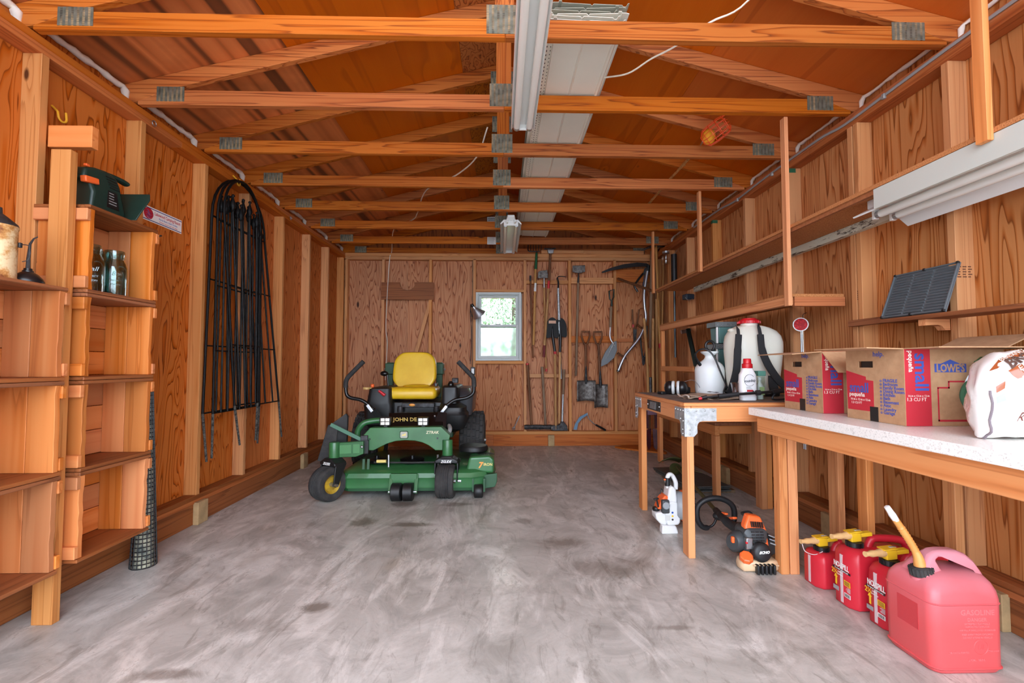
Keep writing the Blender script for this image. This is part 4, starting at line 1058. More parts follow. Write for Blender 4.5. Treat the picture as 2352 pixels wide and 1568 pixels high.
# ---- small bottle in a green-topped pouch
sp = thing('small_spray_bottle', 'small white spray bottle in a clear pouch with green top', 'bottle', (1.665,2.93,TZ))
MB().lathe([(.018,0),(.02,.004),(.02,.085),(.014,.1),(.009,.108),(.009,.12),(.012,.122),(.012,.14),(.001,.142)], (1.665,2.935,TZ), n=18).build('bottle', WB, sp, smooth=45)
MB().bx(1.642,1.688,2.91,2.955,TZ,TZ+.175).build('pouch', thinglass('pouch_film',(236,246,240),.15,.4), sp, bevel=.004)
MB().bx(1.640,1.690,2.905,2.96,TZ+.15,TZ+.182).build('header', flat('green_header',(86,142,126),.5), sp, bevel=.003)
MB().bx(1.650,1.68,2.908,2.911,TZ+.03,TZ+.08).build('leaf_print', flat('leaf_print',(150,180,120),.6), sp, smooth=0)

# ---- backpack sprayer
bp_ = thing('backpack_sprayer', 'large white backpack sprayer with red lid and black straps', 'sprayer', (1.80,3.24,TZ))
BXc, BYc = 1.80, 3.26
rings = []
for z, w, d, dx in ((.0,.30,.16,.0),(.02,.34,.18,0),(.10,.36,.19,0),(.2,.38,.2,.004),(.3,.40,.21,.006),(.36,.40,.21,.006),(.405,.38,.19,.004),(.44,.33,.16,0),(.465,.25,.13,-.01),(.478,.17,.12,-.02)):
    rings.append([Vector((BXc+dx+x, BYc+y, TZ+.02+z)) for x, y in rrect(w, d, min(w,d)*.46, 5)])
CRE = NT('translucent_cream_poly'); CRE.set(color=lin((222,220,206)), rough=.4, sss=.2); CRE.b.inputs['Subsurface Radius'].default_value = (.03,.03,.02)
MB().loft(rings).build('tank', CRE.m, bp_, smooth=50)
MB().bx(BXc-.15,BXc+.15,BYc-.08,BYc+.08,TZ,TZ+.04).build('base_frame', M['blackplastic'], bp_, bevel=.01)
lid = MB().lathe([(.058,0),(.07,.002),(.07,.02),(.064,.028),(.05,.03),(.048,.038),(.001,.038)], (BXc-.02,BYc,TZ+.513), n=32).build('lid', M['red'], bp_, smooth=30)
for k in range(12):
    a = 2*PI*k/12
    MB().box((BXc-.02+.07*math.cos(a), BYc+.07*math.sin(a), TZ+.523),(.014,.012,.018),(0,0,a)).build('lid_grip', M['red'], lid, bevel=.003)
MB().lathe([(.062,-.03),(.056,0),(.056,.01)], (BXc-.02,BYc,TZ+.51), n=28).build('neck', CRE.m, bp_, smooth=40)
MB().sphere((BXc-.155,BYc-.02,TZ+.465),(.03,.025,.015)).build('shoulder_lug', CRE.m, bp_)
STR = flat('black_webbing', (34,35,37), .85, bump=.4, bscale=200)
def strap(pts, w, name='strap', th=.012):
    P = spline(pts, 5); m = MB(); rings = []
    for i, p in enumerate(P):
        t = (P[min(i+1,len(P)-1)] - P[max(i-1,0)]).normalized()
        a = Vector((0,1,0)).cross(t).normalized(); nn = t.cross(a)
        ww = w[i*(len(w)-1)//(len(P)-1)] if isinstance(w, list) else w
        rings.append([p+a*ww/2+nn*th/2, p-a*ww/2+nn*th/2, p-a*ww/2-nn*th/2, p+a*ww/2-nn*th/2])
    return m.loft(rings).build(name, STR, bp_, smooth=50, bevel=.003)
strap([(BXc-.14,3.2,TZ+.49),(BXc-.158,3.15,TZ+.47),(BXc-.165,3.13,TZ+.43)], .024, 'strap', .004)
strap([(BXc-.163,3.13,TZ+.43),(BXc-.18,3.115,TZ+.32),(BXc-.2,3.10,TZ+.18),(BXc-.23,3.11,TZ+.06),(BXc-.24,3.13,TZ+.03)], [.044,.05,.05,.05,.045], 'shoulder_pad')
strap([(BXc+.02,3.2,TZ+.50),(BXc-.01,3.15,TZ+.485),(BXc-.012,3.13,TZ+.43)], .024, 'strap', .004)
strap([(BXc-.012,3.13,TZ+.43),(BXc-.01,3.115,TZ+.32),(BXc+.02,3.1,TZ+.22),(BXc+.08,3.09,TZ+.12),(BXc+.13,3.09,TZ+.07)], [.044,.05,.05,.05,.045], 'shoulder_pad')
strap([(BXc+.06,3.12,TZ+.14),(BXc+.05,3.1,TZ+.09),(BXc+.06,3.1,TZ+.04)], .06, 'strap')
for k in range(6): MB().bx(BXc+.06,BXc+.072,BYc-.1065,BYc-.102,TZ+.26+k*.025,TZ+.268+k*.025).build('level_mark', CRE.m, bp_, smooth=0)

# ---- spray wand lying across the bench
wd = thing('spray_wand', 'black spray wand with a red nozzle lying across the workbench', 'spray wand', (1.55,2.9,TZ))
w0, w1, w2, w3 = Vector((1.215,2.815,TZ+.012)), Vector((1.36,2.80,TZ+.035)), Vector((1.62,2.78,TZ+.055)), Vector((1.79,2.78,TZ+.07))
MB().tube([w0+Vector((.03,0,.006)), w1], .007, 8).build('nozzle_tube', M['black'], wd)
MB().rod(w0, w0+Vector((.02,-.002,.005)), .009, 10).build('nozzle', M['red'], wd)
MB().tube([w0+Vector((.018,0,.004)), w0+Vector((.05,-.002,.012))], .012, 8).build('nozzle_nut', M['black'], wd)
MB().tube([w1, w2, w3], .0085, 8).build('lance', M['black'], wd)
MB().tube([w1+Vector((-.03,0,-.006)), w1.lerp(w2,.35)], .014, 8).build('sleeve', M['blackplastic'], wd)
MB().tube([w1.lerp(w2,.75), w1.lerp(w2,.85)], .016, 8).build('coupling', M['blackplastic'], wd)
MB().tube([w2.lerp(w3,.2), w3], .015, 8).build('grip', M['blackplastic'], wd)
MB().tube(spline([w2.lerp(w3,.3)+Vector((0,0,-.012)), w2.lerp(w3,.2)+Vector((.0,0,-.045)), w2.lerp(w3,.7)+Vector((0,0,-.05)), w3+Vector((0,0,-.02))]), .006, 8).build('trigger_lever', M['black'], wd)

# ---- teal parts drawers stacked behind
TEAL = flat('teal_bin_plastic', (78,116,112), .4, var=.1, vscale=5)
GLID = flat('grey_bin_lid', (96,102,102), .45)
for k, (z, h, l) in enumerate(((TZ+.002,.155,'lowest'),(TZ+.19,.15,'middle'),(TZ+.385,.125,'topmost'))):
    t = thing('storage_bin', 'teal plastic storage bin with a grey label lip, %s of the stack' % l, 'storage bin', (1.75,3.5,z), 'teal bins on the workbench')
    x0, x1, y0, y1 = 1.668+.004*k, 1.80+.004*k, 3.5, 3.65
    rings = [[Vector((x0+.01,y0+.012,z)),Vector((x1-.006,y0+.012,z)),Vector((x1-.006,y1,z)),Vector((x0+.01,y1,z))],[Vector((x0,y0,z+h)),Vector((x1,y0,z+h)),Vector((x1,y1,z+h)),Vector((x0,y1,z+h))]]
    MB().loft(rings).build('bin', TEAL, t, smooth=0, bevel=.006)
    MB().bx(x0-.028, x1+.006, y0-.008, y1, z+h, z+h+.04).build('label_lip', GLID, t, smooth=0, bevel=.003)
    for j in range(5): MB().tube([(x0-.008+j*.026+.008*math.cos(R(a)), y0-.009, z+h+.019+.006*math.sin(R(a))) for a in range(0,360,40)], .0012, 5, closed=True).build('embossed_ring', M['alu'], t)
    MB().bx(x0-.014,x0-.004,y0+.004,y0+.018,z+.0,z+h).build('corner_post', M['white'], t, smooth=0)

# ------------------------------------------------------------------ things on the white counter (top at .88)
CZ = .88
KRAFT = flat('kraft_cardboard', (186,146,108), .85, c2=(174,134,98), vscale=30)
KIN = flat('kraft_cardboard_inside', (160,124,94), .9)
RED_I = flat('box_red_ink', (186,38,52), .8); BLU_I = flat('box_blue_ink', (62,84,164), .8); WHT_I = flat('box_white_ink', (232,220,206), .8)
def moving_box(x, y, label, frontflap):
    L, D, Hh, th = .406, .305, .305, .004
    t = thing('moving_box', label, 'cardboard box', (x, y, CZ), 'printed moving boxes on the counter')
    z = CZ+.001
    # near-left panel with a real hand hole: built as a frame of pieces
    # left panel (normal -X)
    hy0, hy1, hz0, hz1 = y+D*.5, y+D*.76, z+Hh*.745, z+Hh*.835
    m = MB()
    m.bx(x,x+th,y,y+D,z,hz0); m.bx(x,x+th,y,y+D,hz1,z+Hh); m.bx(x,x+th,y,hy0,hz0,hz1); m.bx(x,x+th,hy1,y+D,hz0,hz1)
    lp = m.build('end_panel', KRAFT, t, smooth=0)
    fp_ = MB().bx(x+th,x+L,y,y+th,z,z+Hh).build('side_panel', KRAFT, t, smooth=0)
    MB().bx(x+th,x+L,y+D-th,y+D,z,z+Hh).build('side_panel', KRAFT, t, smooth=0)
    MB().bx(x+L-th,x+L,y+th,y+D-th,z,z+Hh).build('end_panel', KRAFT, t, smooth=0)
    MB().bx(x+th,x+L-th,y+th,y+D-th,z,z+th).build('bottom_panel', KIN, t, smooth=0)
    MB().bx(x+.03,x+L-.03,y+.03,y+D-.045,z+th,z+Hh-.03).build('hole_shade_block', flat('hole_shade_block_%d' % int(y*100),(60,46,38),.9), t, smooth=0, bevel=.01)  # dark block added inside, its colour standing in for shade behind the hand hole
    zt = z+Hh
    def flap(p0, p1, out, name='flap'):
        p0, p1, o_ = Vector(p0), Vector(p1), Vector(out)
        nn = (p1-p0).cross(o_).normalized()*th
        MB().add([p0,p1,p1+o_,p0+o_,p0+nn,p1+nn,p1+o_+nn,p0+o_+nn], [(0,3,2,1),(4,5,6,7),(0,1,5,4),(1,2,6,5),(2,3,7,6),(3,0,4,7)]).build(name, KRAFT, t, smooth=0)
    flap((x,y+D,zt),(x,y,zt),(-.148,0,-.012 if frontflap else .004))
    flap((x+L,y,zt),(x+L,y+D,zt),(.13,0,.06) if not frontflap else (.05,0,-.13))
    flap((x+L-.006,y+D-.006,zt-.004),(x+.006,y+D-.006,zt-.004),(0,-.03,-.14))
    flap((x,y,zt),(x+L,y,zt),(0,-.11,-.1) if frontflap else (0,-.148,.002))
    # printing on the end panel: s runs from the far edge to the near edge, v from the top down
    def E(s, v, o=0): return Vector((x-.0006-o, y+D*(1-s), z+Hh*(1-v)))
    poly = [(.0,.30),(.37,.385),(.37,.43),(.5,.44),(.5,.87),(.02,.87)]
    MB().add([E(*p) for p in poly]+[E(*p)+Vector((.0006,0,0)) for p in poly], [tuple(range(6)), tuple(range(11,5,-1))]+[(i,(i+1)%6,6+(i+1)%6,6+i) for i in range(6)]).build('red_block', RED_I, lp, smooth=0)
    R_, U_ = (0,-1,0), (0,0,1)
    text('lettering', 'small', .06, plane_m(E(.24,.55,.0006),R_,U_), BLU_I, lp, .0003, bold=.02, sx=.9)
    text('lettering', 'pequeña', .026, plane_m(E(.20,.645,.0006),R_,U_), WHT_I, lp, .0003, bold=.015)
    text('lettering', '16-in x 12-in x 12-in', .0135, plane_m(E(.26,.715,.0006),R_,U_), WHT_I, lp, .0003)
    text('lettering', '1.3 CU FT', .0145, plane_m(E(.19,.765,.0006),R_,U_), WHT_I, lp, .0003)
    for k, w in enumerate(['FRAGILE','Bedroom','Family Room','Dining Room','Kitchen','Bath','Basement','Attic','Laundry','Garage']):
        text('lettering', 'o '+w, .019, plane_m(E(.61,.43+k*.048,.0004),R_,U_), BLU_I, lp, .0003, align='LEFT', bold=.015)
    text('lettering', "help.", .03, plane_m(E(.60,.07,.0004),R_,U_), BLU_I, lp, .0003, bold=.01)
    MB().bx(x-.001,x,y+D*.43,y+D*.57,z+.0,z+Hh*.2).build('black_tape', M['black'], lp, smooth=0)
    # printing on the long side panel
    def S(u, v, o=0): return Vector((x+u, y-.0006-o, z+Hh*(1-v)))
    MB().bx(x+.002,x+.105,y-.0006,y,z,z+Hh).build('red_band', RED_I, fp_, smooth=0)
    text('lettering', 'small', .075, plane_m(S(.066,.31,.0006),(0,0,-1),(1,0,0)), BLU_I, fp_, .0003, bold=.02, sx=1.0)
    text('lettering', 'pequeña', .028, plane_m(S(.026,.17,.0006),(0,0,-1),(1,0,0)), WHT_I, fp_, .0003, bold=.015, sx=.9)
    text('lettering', '16-in x 12-in x 12-in', .0105, plane_m(S(.054,.615,.0006),(1,0,0),(0,0,1)), WHT_I, fp_, .0003)
    text('lettering', '1.3 CU FT', .019, plane_m(S(.045,.662,.0006),(1,0,0),(0,0,1)), WHT_I, fp_, .0003)
    hs = [(.122,.31),(.122,.20),(.148,.20),(.186,.145),(.226,.20),(.25,.20),(.25,.31)]
    lg_ = MB().prism(hs, lambda u,v,q: S(u,v,q), 0, .0004).build('blue_logo', BLU_I, fp_, smooth=0)
    text('lettering', "LOWE'S", .042, plane_m(S(.186,.26,.0006),(1,0,0),(0,0,1)), KRAFT, lg_, .0003, bold=.03, sx=.78)
    for (u0,u1,v0,v1) in ((.13,.136,.51,.94),(.13,.18,.50,.52),(.174,.18,.43,.52),(.174,.34,.42,.44),(.13,.34,.92,.945),(.334,.34,.43,.94)):
        MB().add([S(u0,v0),S(u1,v0),S(u1,v1),S(u0,v1)],[(0,1,2,3)]).build('red_outline', RED_I, fp_, smooth=0)
moving_box(1.583, 2.24, 'printed cardboard moving box nearest the workbench, front flap hanging down', True)
moving_box(1.587, 1.78, 'printed cardboard moving box beside the mulch bag, store logo showing', False)

# ---- bag of mulch
mb_ = thing('mulch_bag', 'glossy white plastic bag of brown mulch on the counter', 'bag', (1.82,1.58,CZ))
gx0, gx1 = 1.562, 2.10
def bagpt(u, v):
    """u along X 0..1, v around the section: front bottom -> front top -> back"""
    x = gx0 + (gx1-gx0)*u
    e = min(u, 1-u); k = (1-(1-min(1, e/.2))**2.2)      # pinch towards the sewn ends
    a = R(-100 + 300*v)
    hy = .10*(.20+.80*k); hz = .128*(.66+.34*k)
    ca, sa = math.cos(a), math.sin(a)
    sg = lambda q, p: math.copysign(abs(q)**p, q)
    y = 1.482 + .06*u - hy*sg(ca,.85)
    z = CZ + .003 + hz + hz*sg(sa,.8)
    w = .007*math.sin(u*31+v*9)*math.sin(v*23+u*5) + .004*math.sin(u*57-v*31) + .005*math.sin(u*11+v*40)
    y -= w*ca; z += w*sa*.6
    z += .03*u*max(0,sa) + .02*max(0,sa)*math.sin(u*7)
    return Vector((x, y, max(z, CZ+.004)))
nu, nv = 44, 40
m = MB(); o0 = 0
for i in range(nu+1):
    for j in range(nv): m.v.append(bagpt(i/nu, j/nv*1.2))
for i in range(nu):
    for j in range(nv):
        a, b = i*nv+j, i*nv+(j+1)%nv
        m.f.append((a, b, b+nv, a+nv))
m.f.append(tuple(range(nv))); m.f.append(tuple(nu*nv+j for j in reversed(range(nv))))
BAGW = flat('white_bag_film', (232,230,226), .22, var=.04, vscale=14, coat=.4)
m.build('bag_body', BAGW, mb_, smooth=70)
BRN = flat('brown_bag_print', (150,78,42), .25, coat=.4); GRN = flat('green_bag_print', (60,120,70), .3, c2=(160,200,150), vscale=40)
def patch(name, u0, u1, v0, v1, mat, off=.002, sh=0):
    def f(a, b):
        u = u0+(u1-u0)*a + sh*b; v = v0+(v1-v0)*b
        p = bagpt(u, v); q = bagpt(u, v+.01)-p; r = bagpt(u+.01, v)-p
        nn = r.cross(q).normalized()
        if nn.dot(Vector((0,-1,.6))) < 0: nn = -nn
        return p+nn*off
    return MB().grid(f, 16, 12).build(name, mat, mb_, smooth=70)
patch('brown_panel', .075, .95, .545, .585, BRN, sh=-.02)
patch('brown_panel', .12, .98, .425, .49, BRN, sh=-.03)
patch('brown_tab', .035, .065, .41, .45, BRN)
patch('leaf_print', .17, .6, .36, .41, GRN, sh=-.02)
patch('bar_code', .035, .065, .35, .385, flat('barcode_blue',(150,166,196),.3))
def bagtext(body, size, u0, v0, du, dv, mat, bold=.0):
    c = bpy.data.curves.new('t', 'FONT'); c.body = body; c.size = size; c.offset = bold*size; c.align_y = 'CENTER'; c.resolution_u = 2
    o = bpy.data.objects.new('t', c); COL.objects.link(o)
    dg = bpy.context.evaluated_depsgraph_get(); dg.update(); me = bpy.data.meshes.new_from_object(o.evaluated_get(dg))
    bpy.data.objects.remove(o); bpy.data.curves.remove(c)
    bm = bmesh.new(); bm.from_mesh(me); bmesh.ops.triangulate(bm, faces=bm.faces); bmesh.ops.subdivide_edges(bm, edges=bm.edges, cuts=1)
    off = mb_.location
    for q in bm.verts:
        u = u0 + q.co.x*du; v = v0 + q.co.y*dv*1.6 + q.co.x*.12
        p = bagpt(u, v); a = bagpt(u, v+.01)-p; r = bagpt(u+.01, v)-p; nn = r.cross(a).normalized()
        if nn.dot(Vector((0,-1,.6))) < 0: nn = -nn
        q.co = p + nn*.0042 - off
    bm.to_mesh(me); bm.free()
    me.materials.clear(); me.materials.append(mat); me.name = 'lettering'
    x = bpy.data.objects.new('lettering', me); COL.objects.link(x); x.parent = mb_
bagtext('BROWN', .042, .105, .517, 1.82, 1.4, flat('dark_print',(84,62,54),.3), .03)
bagtext('BUNDANCE', .016, .10, .566, 1.82, 1.4, WHT_I)
bagtext('Eliminates', .017, .135, .468, 1.82, 1.4, WHT_I)
bagtext('Weeds & Helps', .014, .14, .45, 1.82, 1.4, WHT_I)
bagtext('Mulch Products', .012, .15, .434, 1.82, 1.4, WHT_I)
bagtext('Superior', .026, .12, .31, 1.82, 1.8, flat('script_print',(110,60,50),.3))
bagtext('Rubber Mulch', .026, .10, .275, 1.82, 1.8, flat('script_print2',(110,60,50),.3))
MB().tube([bagpt(.02, .05+.4*i/14)+Vector((-.004,-.004,0)) for i in range(15)], .0035, 6).build('side_seam', flat('grey_seam',(120,110,116),.5), mb_)
gb = thing('green_bag', 'crumpled green and clear plastic bag behind the mulch bag', 'bag', (1.78,1.72,CZ), None)
GF = flat('green_film', (34,110,70), .2, coat=.5)
MB().tube([Vector((1.80+.3*i/12, 1.70+.01*math.sin(i*2.1), 1.13+.012*math.sin(i*1.7)+.03*i/12)) for i in range(13)], [.012+.006*math.sin(i*2.7)**2 for i in range(13)], 10, flat=(1,.6)).build('twisted_neck', GF, gb)
MB().sphere((1.95,1.74,1.02),(.17,.022,.12),16,12).build('bag_body', flat('cloudy_film',(170,178,176),.2,coat=.4), gb)
MB().tube(spline([(1.76,1.66,1.06),(1.72,1.66,1.05),(1.70,1.66,1.01),(1.715,1.66,.97),(1.75,1.66,.95)]), .012, 8).build('twine_loop', flat('green_twine',(52,104,76),.8), gb)
# ------------------------------------------------------------------ gas cans
REDC = NT('red_can_plastic'); P_ = REDC.coords(); REDC.set(color=REDC.ramp(REDC.noise(P_,3,4), [(.35,lin((204,40,56))),(.7,lin((190,32,48)))]), rough=.38); REDC = REDC.m
PINK = NT('faded_red_plastic'); P_ = PINK.coords(rnd=False); sz = PINK.n('SeparateXYZ'); PINK.l(P_, sz.inputs[0])
fz = PINK.math('ADD', sz.outputs[2], PINK.math('MULTIPLY', PINK.noise(P_, 4, 4), .1))
PINK.set(color=PINK.ramp(fz, [(.2, lin((214,84,86))), (.32, lin((214,98,104))), (.42, lin((220,146,158)))]), rough=.42); PINK = PINK.m; PINKL = flat('lighter_raised_plastic', (222,116,118), .5)  # raised letters in a lighter tone than the body so they stand out
YEL = flat('yellow_nozzle_plastic', (236,190,40), .4); BEI = flat('aged_translucent_nozzle', (224,184,128), .4, c2=(214,168,108), vscale=20)
GST = flat('pale_sight_strip', (214,196,198), .5)
def nospill(x0, x1, y0, y1, h, label, big):
    t = thing('gas_can', label, 'gas can', ((x0+x1)/2, (y0+y1)/2, 0), 'red spill-proof gas cans')
    cy = (y0+y1)/2; w, d = x1-x0, y1-y0
    rings = []
    for z, k in ((.0,.93),(.008,.985),(.03,1),(h*.72,1),(h*.84,.97),(h*.93,.88),(h*.985,.7),(h,.55)):
        pts = []
        ch = .035*min(1,k)
        kx = 1 if z < h*.8 else k
        # plan outline with bevelled front corners (label face towards -X)
        X0, X1 = x0 + w*(1-kx)*.12 + (w*.5*(1-k) if z > h*.9 else 0)*.3, x1 - w*(1-kx)*.5
        Y0, Y1 = cy - d/2*k, cy + d/2*k
        for px, py in ((X0, Y0+ch),(X0+ch*.8, Y0),(X1-ch, Y0),(X1, Y0+ch),(X1, Y1-ch),(X1-ch, Y1),(X0+ch*.8, Y1),(X0, Y1-ch)):
            pts.append(Vector((px, py, z)))
        rings.append(pts)
    MB().loft(rings).build('body', REDC, t, smooth=60, bevel=.008, seg=3)
    cx = x0 + .065
    MB().lathe([(.028,-.01),(.028,.0)], (cx,cy,h+.0), n=20).build('neck', REDC, t)
    cap = MB().lathe([(.032,0),(.034,.002),(.034,.022),(.03,.024),(.001,.024)], (cx,cy,h), n=24).build('collar', M['black'], t, smooth=30)
    for k in range(16):
        a = 2*PI*k/16; MB().box((cx+.034*math.cos(a),cy+.034*math.sin(a),h+.011),(.004,.004,.02),(0,0,a)).build('collar_rib', M['black'], cap, smooth=0)
    nz = MB().box((cx,cy,h+.044),(.05,.034,.042),(0,R(-4),0)).build('nozzle_block', YEL, t, bevel=.005)
    MB().box((cx-.006,cy,h+.069),(.062,.044,.006),(0,R(-6),0)).build('nozzle_plate', YEL, nz, bevel=.002)
    MB().box((cx+.05,cy,h+.056),(.055,.03,.018),(0,R(-6),0)).build('release_lever', YEL, nz, bevel=.003)
    MB().box((cx+.015,cy,h+.073),(.03,.012,.005)).build('button', M['galv'], nz, bevel=.002)
    MB().tube([(cx-.018,cy,h+.05),(cx-.045,cy-.004,h+.05),(cx-.06,cy-.006,h+.05),(cx-.085,cy-.01,h+.05),(cx-.1,cy-.012,h+.05),(cx-.118,cy-.014,h+.05)], [.0165,.0175,.013,.0145,.0095,.0115], 14).build('spout', BEI, t, smooth=60)
    # handle loop over the back
    hp = spline([(cx+.06,cy,h-.02),(cx+.075,cy,h+.02),(cx+.10,cy,h+.035),(x1-.06,cy,h+.03),(x1-.02,cy,h+.005),(x1-.012,cy,h-.06)])
    MB().tube(hp, .017, 10).build('handle', REDC, t, smooth=60)
    # sight strip and printed label on the face towards the room
    MB().bx(x0-.0012,x0+.002,cy-.008,cy+.008,.012,h*.86).build('sight_strip', GST, t, smooth=0)
    R_, U_ = (0,-1,0), (0,0,1)
    if big:
        f = lambda s, z: (x0-.0016, y1-.02-s, z)
        LW = flat('label_white_%d' % int(h*1e4), (236,234,230), .4)
        text('lettering', 'NO-SPILL', .034, plane_m(f(.055,h*.66),R_,U_), LW, t, .0003, bold=.03, sx=.68)
        MB().bx(x0-.0014,x0,y0+.02,y1-.02,h*.57,h*.605).build('label_band', M['black'], t, smooth=0)
        text('lettering', 'The better makes it easy!', .0105, plane_m((x0-.0018,cy,h*.588),R_,U_), LW, t, .0002, sx=.8)
        text('lettering', '2½', .03, plane_m(f(.012,h*.515),R_,U_), YEL, t, .0003, bold=.02)
        text('lettering', 'Gallon\nGasoline', .011, plane_m(f(.046,h*.52),R_,U_), LW, t, .0002)
        MB().bx(x0-.0014,x0,y0+.022,y0+.06,h*.36,h*.45).build('warning_patch', YEL, t, smooth=0)
        for k in range(4): MB().bx(x0-.0018,x0-.0014,y0+.026,y0+.056,h*(.375+.018*k),h*(.383+.018*k)).build('warning_line', M['black'], t, smooth=0)
        MB().bx(x0-.0014,x0,y0+.022,y0+.06,h*.17,h*.24).build('bar_code', LW, t, smooth=0)
        for k in range(7): MB().bx(x0-.0018,x0-.0014,y0+.026+k*.0045,y0+.0285+k*.0045,h*.18,h*.23).build('bar', M['black'], t, smooth=0)
        MB().bx(x0-.0014,x0,y1-.055,y1-.02,h*.2,h*.27).build('label_box', M['greycable'], t, smooth=0)
        MB().prism([(y1-.045,h*.3),(y1-.035,h*.3),(y1-.035,h*.42),(y1-.028,h*.42),(y1-.036,h*.48),(y1-.05,h*.43),(y1-.045,h*.42)], lambda u,v,q:(x0-.0016+q,u,v), 0, .0012).build('pump_figure', YEL, t, smooth=0)
        for k in range(8): MB().bx(x0-.0014,x0,y0+.022,y0+.05-random.uniform(0,.015),h*(.265+.011*k),h*(.27+.011*k)).build('label_line', GST, t, smooth=0)
    return t
nospill(1.60, 1.93, 2.095, 2.245, .268, 'red spill-proof gas can second from the workbench, tallest of three', True)
nospill(1.618, 1.95, 1.925, 2.065, .258, 'red spill-proof gas can just behind the big faded can', True)
c1 = nospill(1.585, 1.80, 2.30, 2.45, .168, 'smallest red gas can, farthest from the camera', False)
MB().tube(spline([(1.54,2.36,.205),(1.545,2.345,.175),(1.59,2.34,.16),(1.64,2.345,.175)]), .002, 6).build('cap_tether', GST, c1)

# big faded can
bc = thing('gas_can', 'big faded red gas can with an upright flexible spout, nearest the camera', 'gas can', (1.70,1.78,0))
bx0, bx1, by0, by1 = 1.565, 1.835, 1.672, 1.895
cx, cy = (bx0+bx1)/2, (by0+by1)/2
rings = []
for z, w, d, dx in ((0,.235,.19,.0),(.004,.25,.205,0),(.02,.266,.221,0),(.24,.27,.223,0),(.262,.27,.223,0),(.29,.262,.212,.001),(.315,.24,.185,.006),(.332,.21,.15,.012),(.342,.15,.09,.02)):
    rings.append([Vector((cx+dx+x, cy+y, z)) for x, y in rrect(w, d, .036, 5)])
MB().loft(rings).build('body', PINK, bc, smooth=60)
MB().loft([[Vector((cx+x,cy+y,z)) for x, y in rrect(.272+k,.226+k,.036,5)] for z, k in ((.246,-.004),(.25,.002),(.254,-.004))]).build('seam_rib', PINK, bc, smooth=60)
MB().loft([[Vector((cx+x,cy+y,z)) for x, y in rrect(.272+k,.226+k,.036,5)] for z, k in ((.018,-.006),(.023,.002),(.028,-.006))]).build('seam_rib', PINK, bc, smooth=60)
OUT = [(-.115,.29),(-.105,.325),(-.085,.362),(-.06,.392),(-.035,.406),(0,.41),(.05,.408),(.085,.396),(.110,.372),(.122,.335),(.118,.28)]
INN = [(.096,.28),(.1,.33),(.086,.370),(.066,.381),(-.02,.383),(-.036,.374),(-.03,.35),(-.012,.318),(.0,.29)]
hw = lambda z: .024 + .06*max(0,(.392-z)/.11)**1.3
po_ = OUT+INN; n_ = len(po_); m = MB()
m.add([(cx+u, cy-hw(v), v) for u, v in po_]+[(cx+u, cy+hw(v), v) for u, v in po_], [tuple(range(n_)), tuple(range(2*n_-1,n_-1,-1))]+[(i,(i+1)%n_,n_+(i+1)%n_,n_+i) for i in range(n_)])
m.build('handle', PINK, bc, smooth=60, bevel=.011, seg=3)
cc = Vector((bx0+.05,cy-.02,.318)); ax = Vector((-.16,.06,.95)).normalized()
MB().lathe([(.044,-.03),(.04,.0)], cc, ax, 24).build('neck', PINK, bc, smooth=60)
col_ = MB().lathe([(.034,0),(.037,.003),(.035,.03),(.03,.034),(.001,.034)], cc, ax, 28).build('screw_collar', M['rubber'], bc, smooth=30)
e1 = ax.orthogonal().normalized(); e2 = ax.cross(e1)
for k in range(20):
    a = 2*PI*k/20; p = cc + ax*.016 + (e1*math.cos(a)+e2*math.sin(a))*.036
    MB().tube([p-ax*.013, p+ax*.014], .0032, 5).build('collar_rib', M['rubber'], col_)
ORS = flat('amber_spout', (222,156,84), .35, c2=(206,136,64), vscale=10)
sp_ = [cc+ax*.03, cc+Vector((-.012,.004,.07)), cc+Vector((-.03,.012,.115)), cc+Vector((-.056,.02,.165)), cc+Vector((-.075,.026,.20))]
P = spline(sp_, 10); rr = []
for i in range(len(P)):
    f = i/(len(P)-1); r = .021-.009*min(1,f*2.5) if f < .35 else .0125
    if .35 < f < .78: r += .0022*(i % 2)
    rr.append(r)
MB().tube(P, rr, 14).build('spout', ORS, bc, smooth=50)
q = P[-1]; dq = (P[-1]-P[-3]).normalized()
MB().tube([q-dq*.004, q+dq*.02, q+dq*.03, q+dq*.055, q+dq*.058], [.013,.015,.0135,.012,.006], 14, flat=(1,.85)).build('spout_cap', M['white'], bc, smooth=50)
R_, U_ = (1,0,0), (0,0,1)
fy = by0+.0012
for body, size, xx, z in (('GASOLINE',.027,.055,.222),('DANGER',.018,.05,.197),('EXTREMELY FLAMMABLE',.0085,.05,.182),('VAPORS MAY EXPLODE',.0085,.05,.172),('HARMFUL IF SWALLOWED OR INHALED',.0075,.05,.16),('KEEP AWAY FROM CHILDREN',.0085,.05,.145),('DO NOT STORE IN VEHICLE',.0085,.05,.134),('THE PLASTIC CAN CO.',.0075,-.08,.082),('MADE IN U.S.A.',.006,.155,.086),('5 GAL   18.9 L',.01,.04,.055)):
    text('raised_lettering', body, size, plane_m((cx+xx*.55,fy,z),R_,U_), PINKL, bc, .0018, bold=.012)
MB().tube([(cx+.04+.026*math.cos(R(a)),fy,.1+.026*math.sin(R(a))) for a in range(0,360,15)], .0016, 6, closed=True).build('raised_seal', PINK, bc, smooth=60)
text('raised_lettering', 'UL', .026, plane_m((cx+.04,fy,.1),R_,U_), PINK, bc, .0012, shear=.2)
MB().bx(bx0-.0006,bx0+.003,cy-.05,cy+.04,.13,.225).build('faded_label_patch', flat('unfaded_red',(196,60,66),.45), bc, smooth=0)

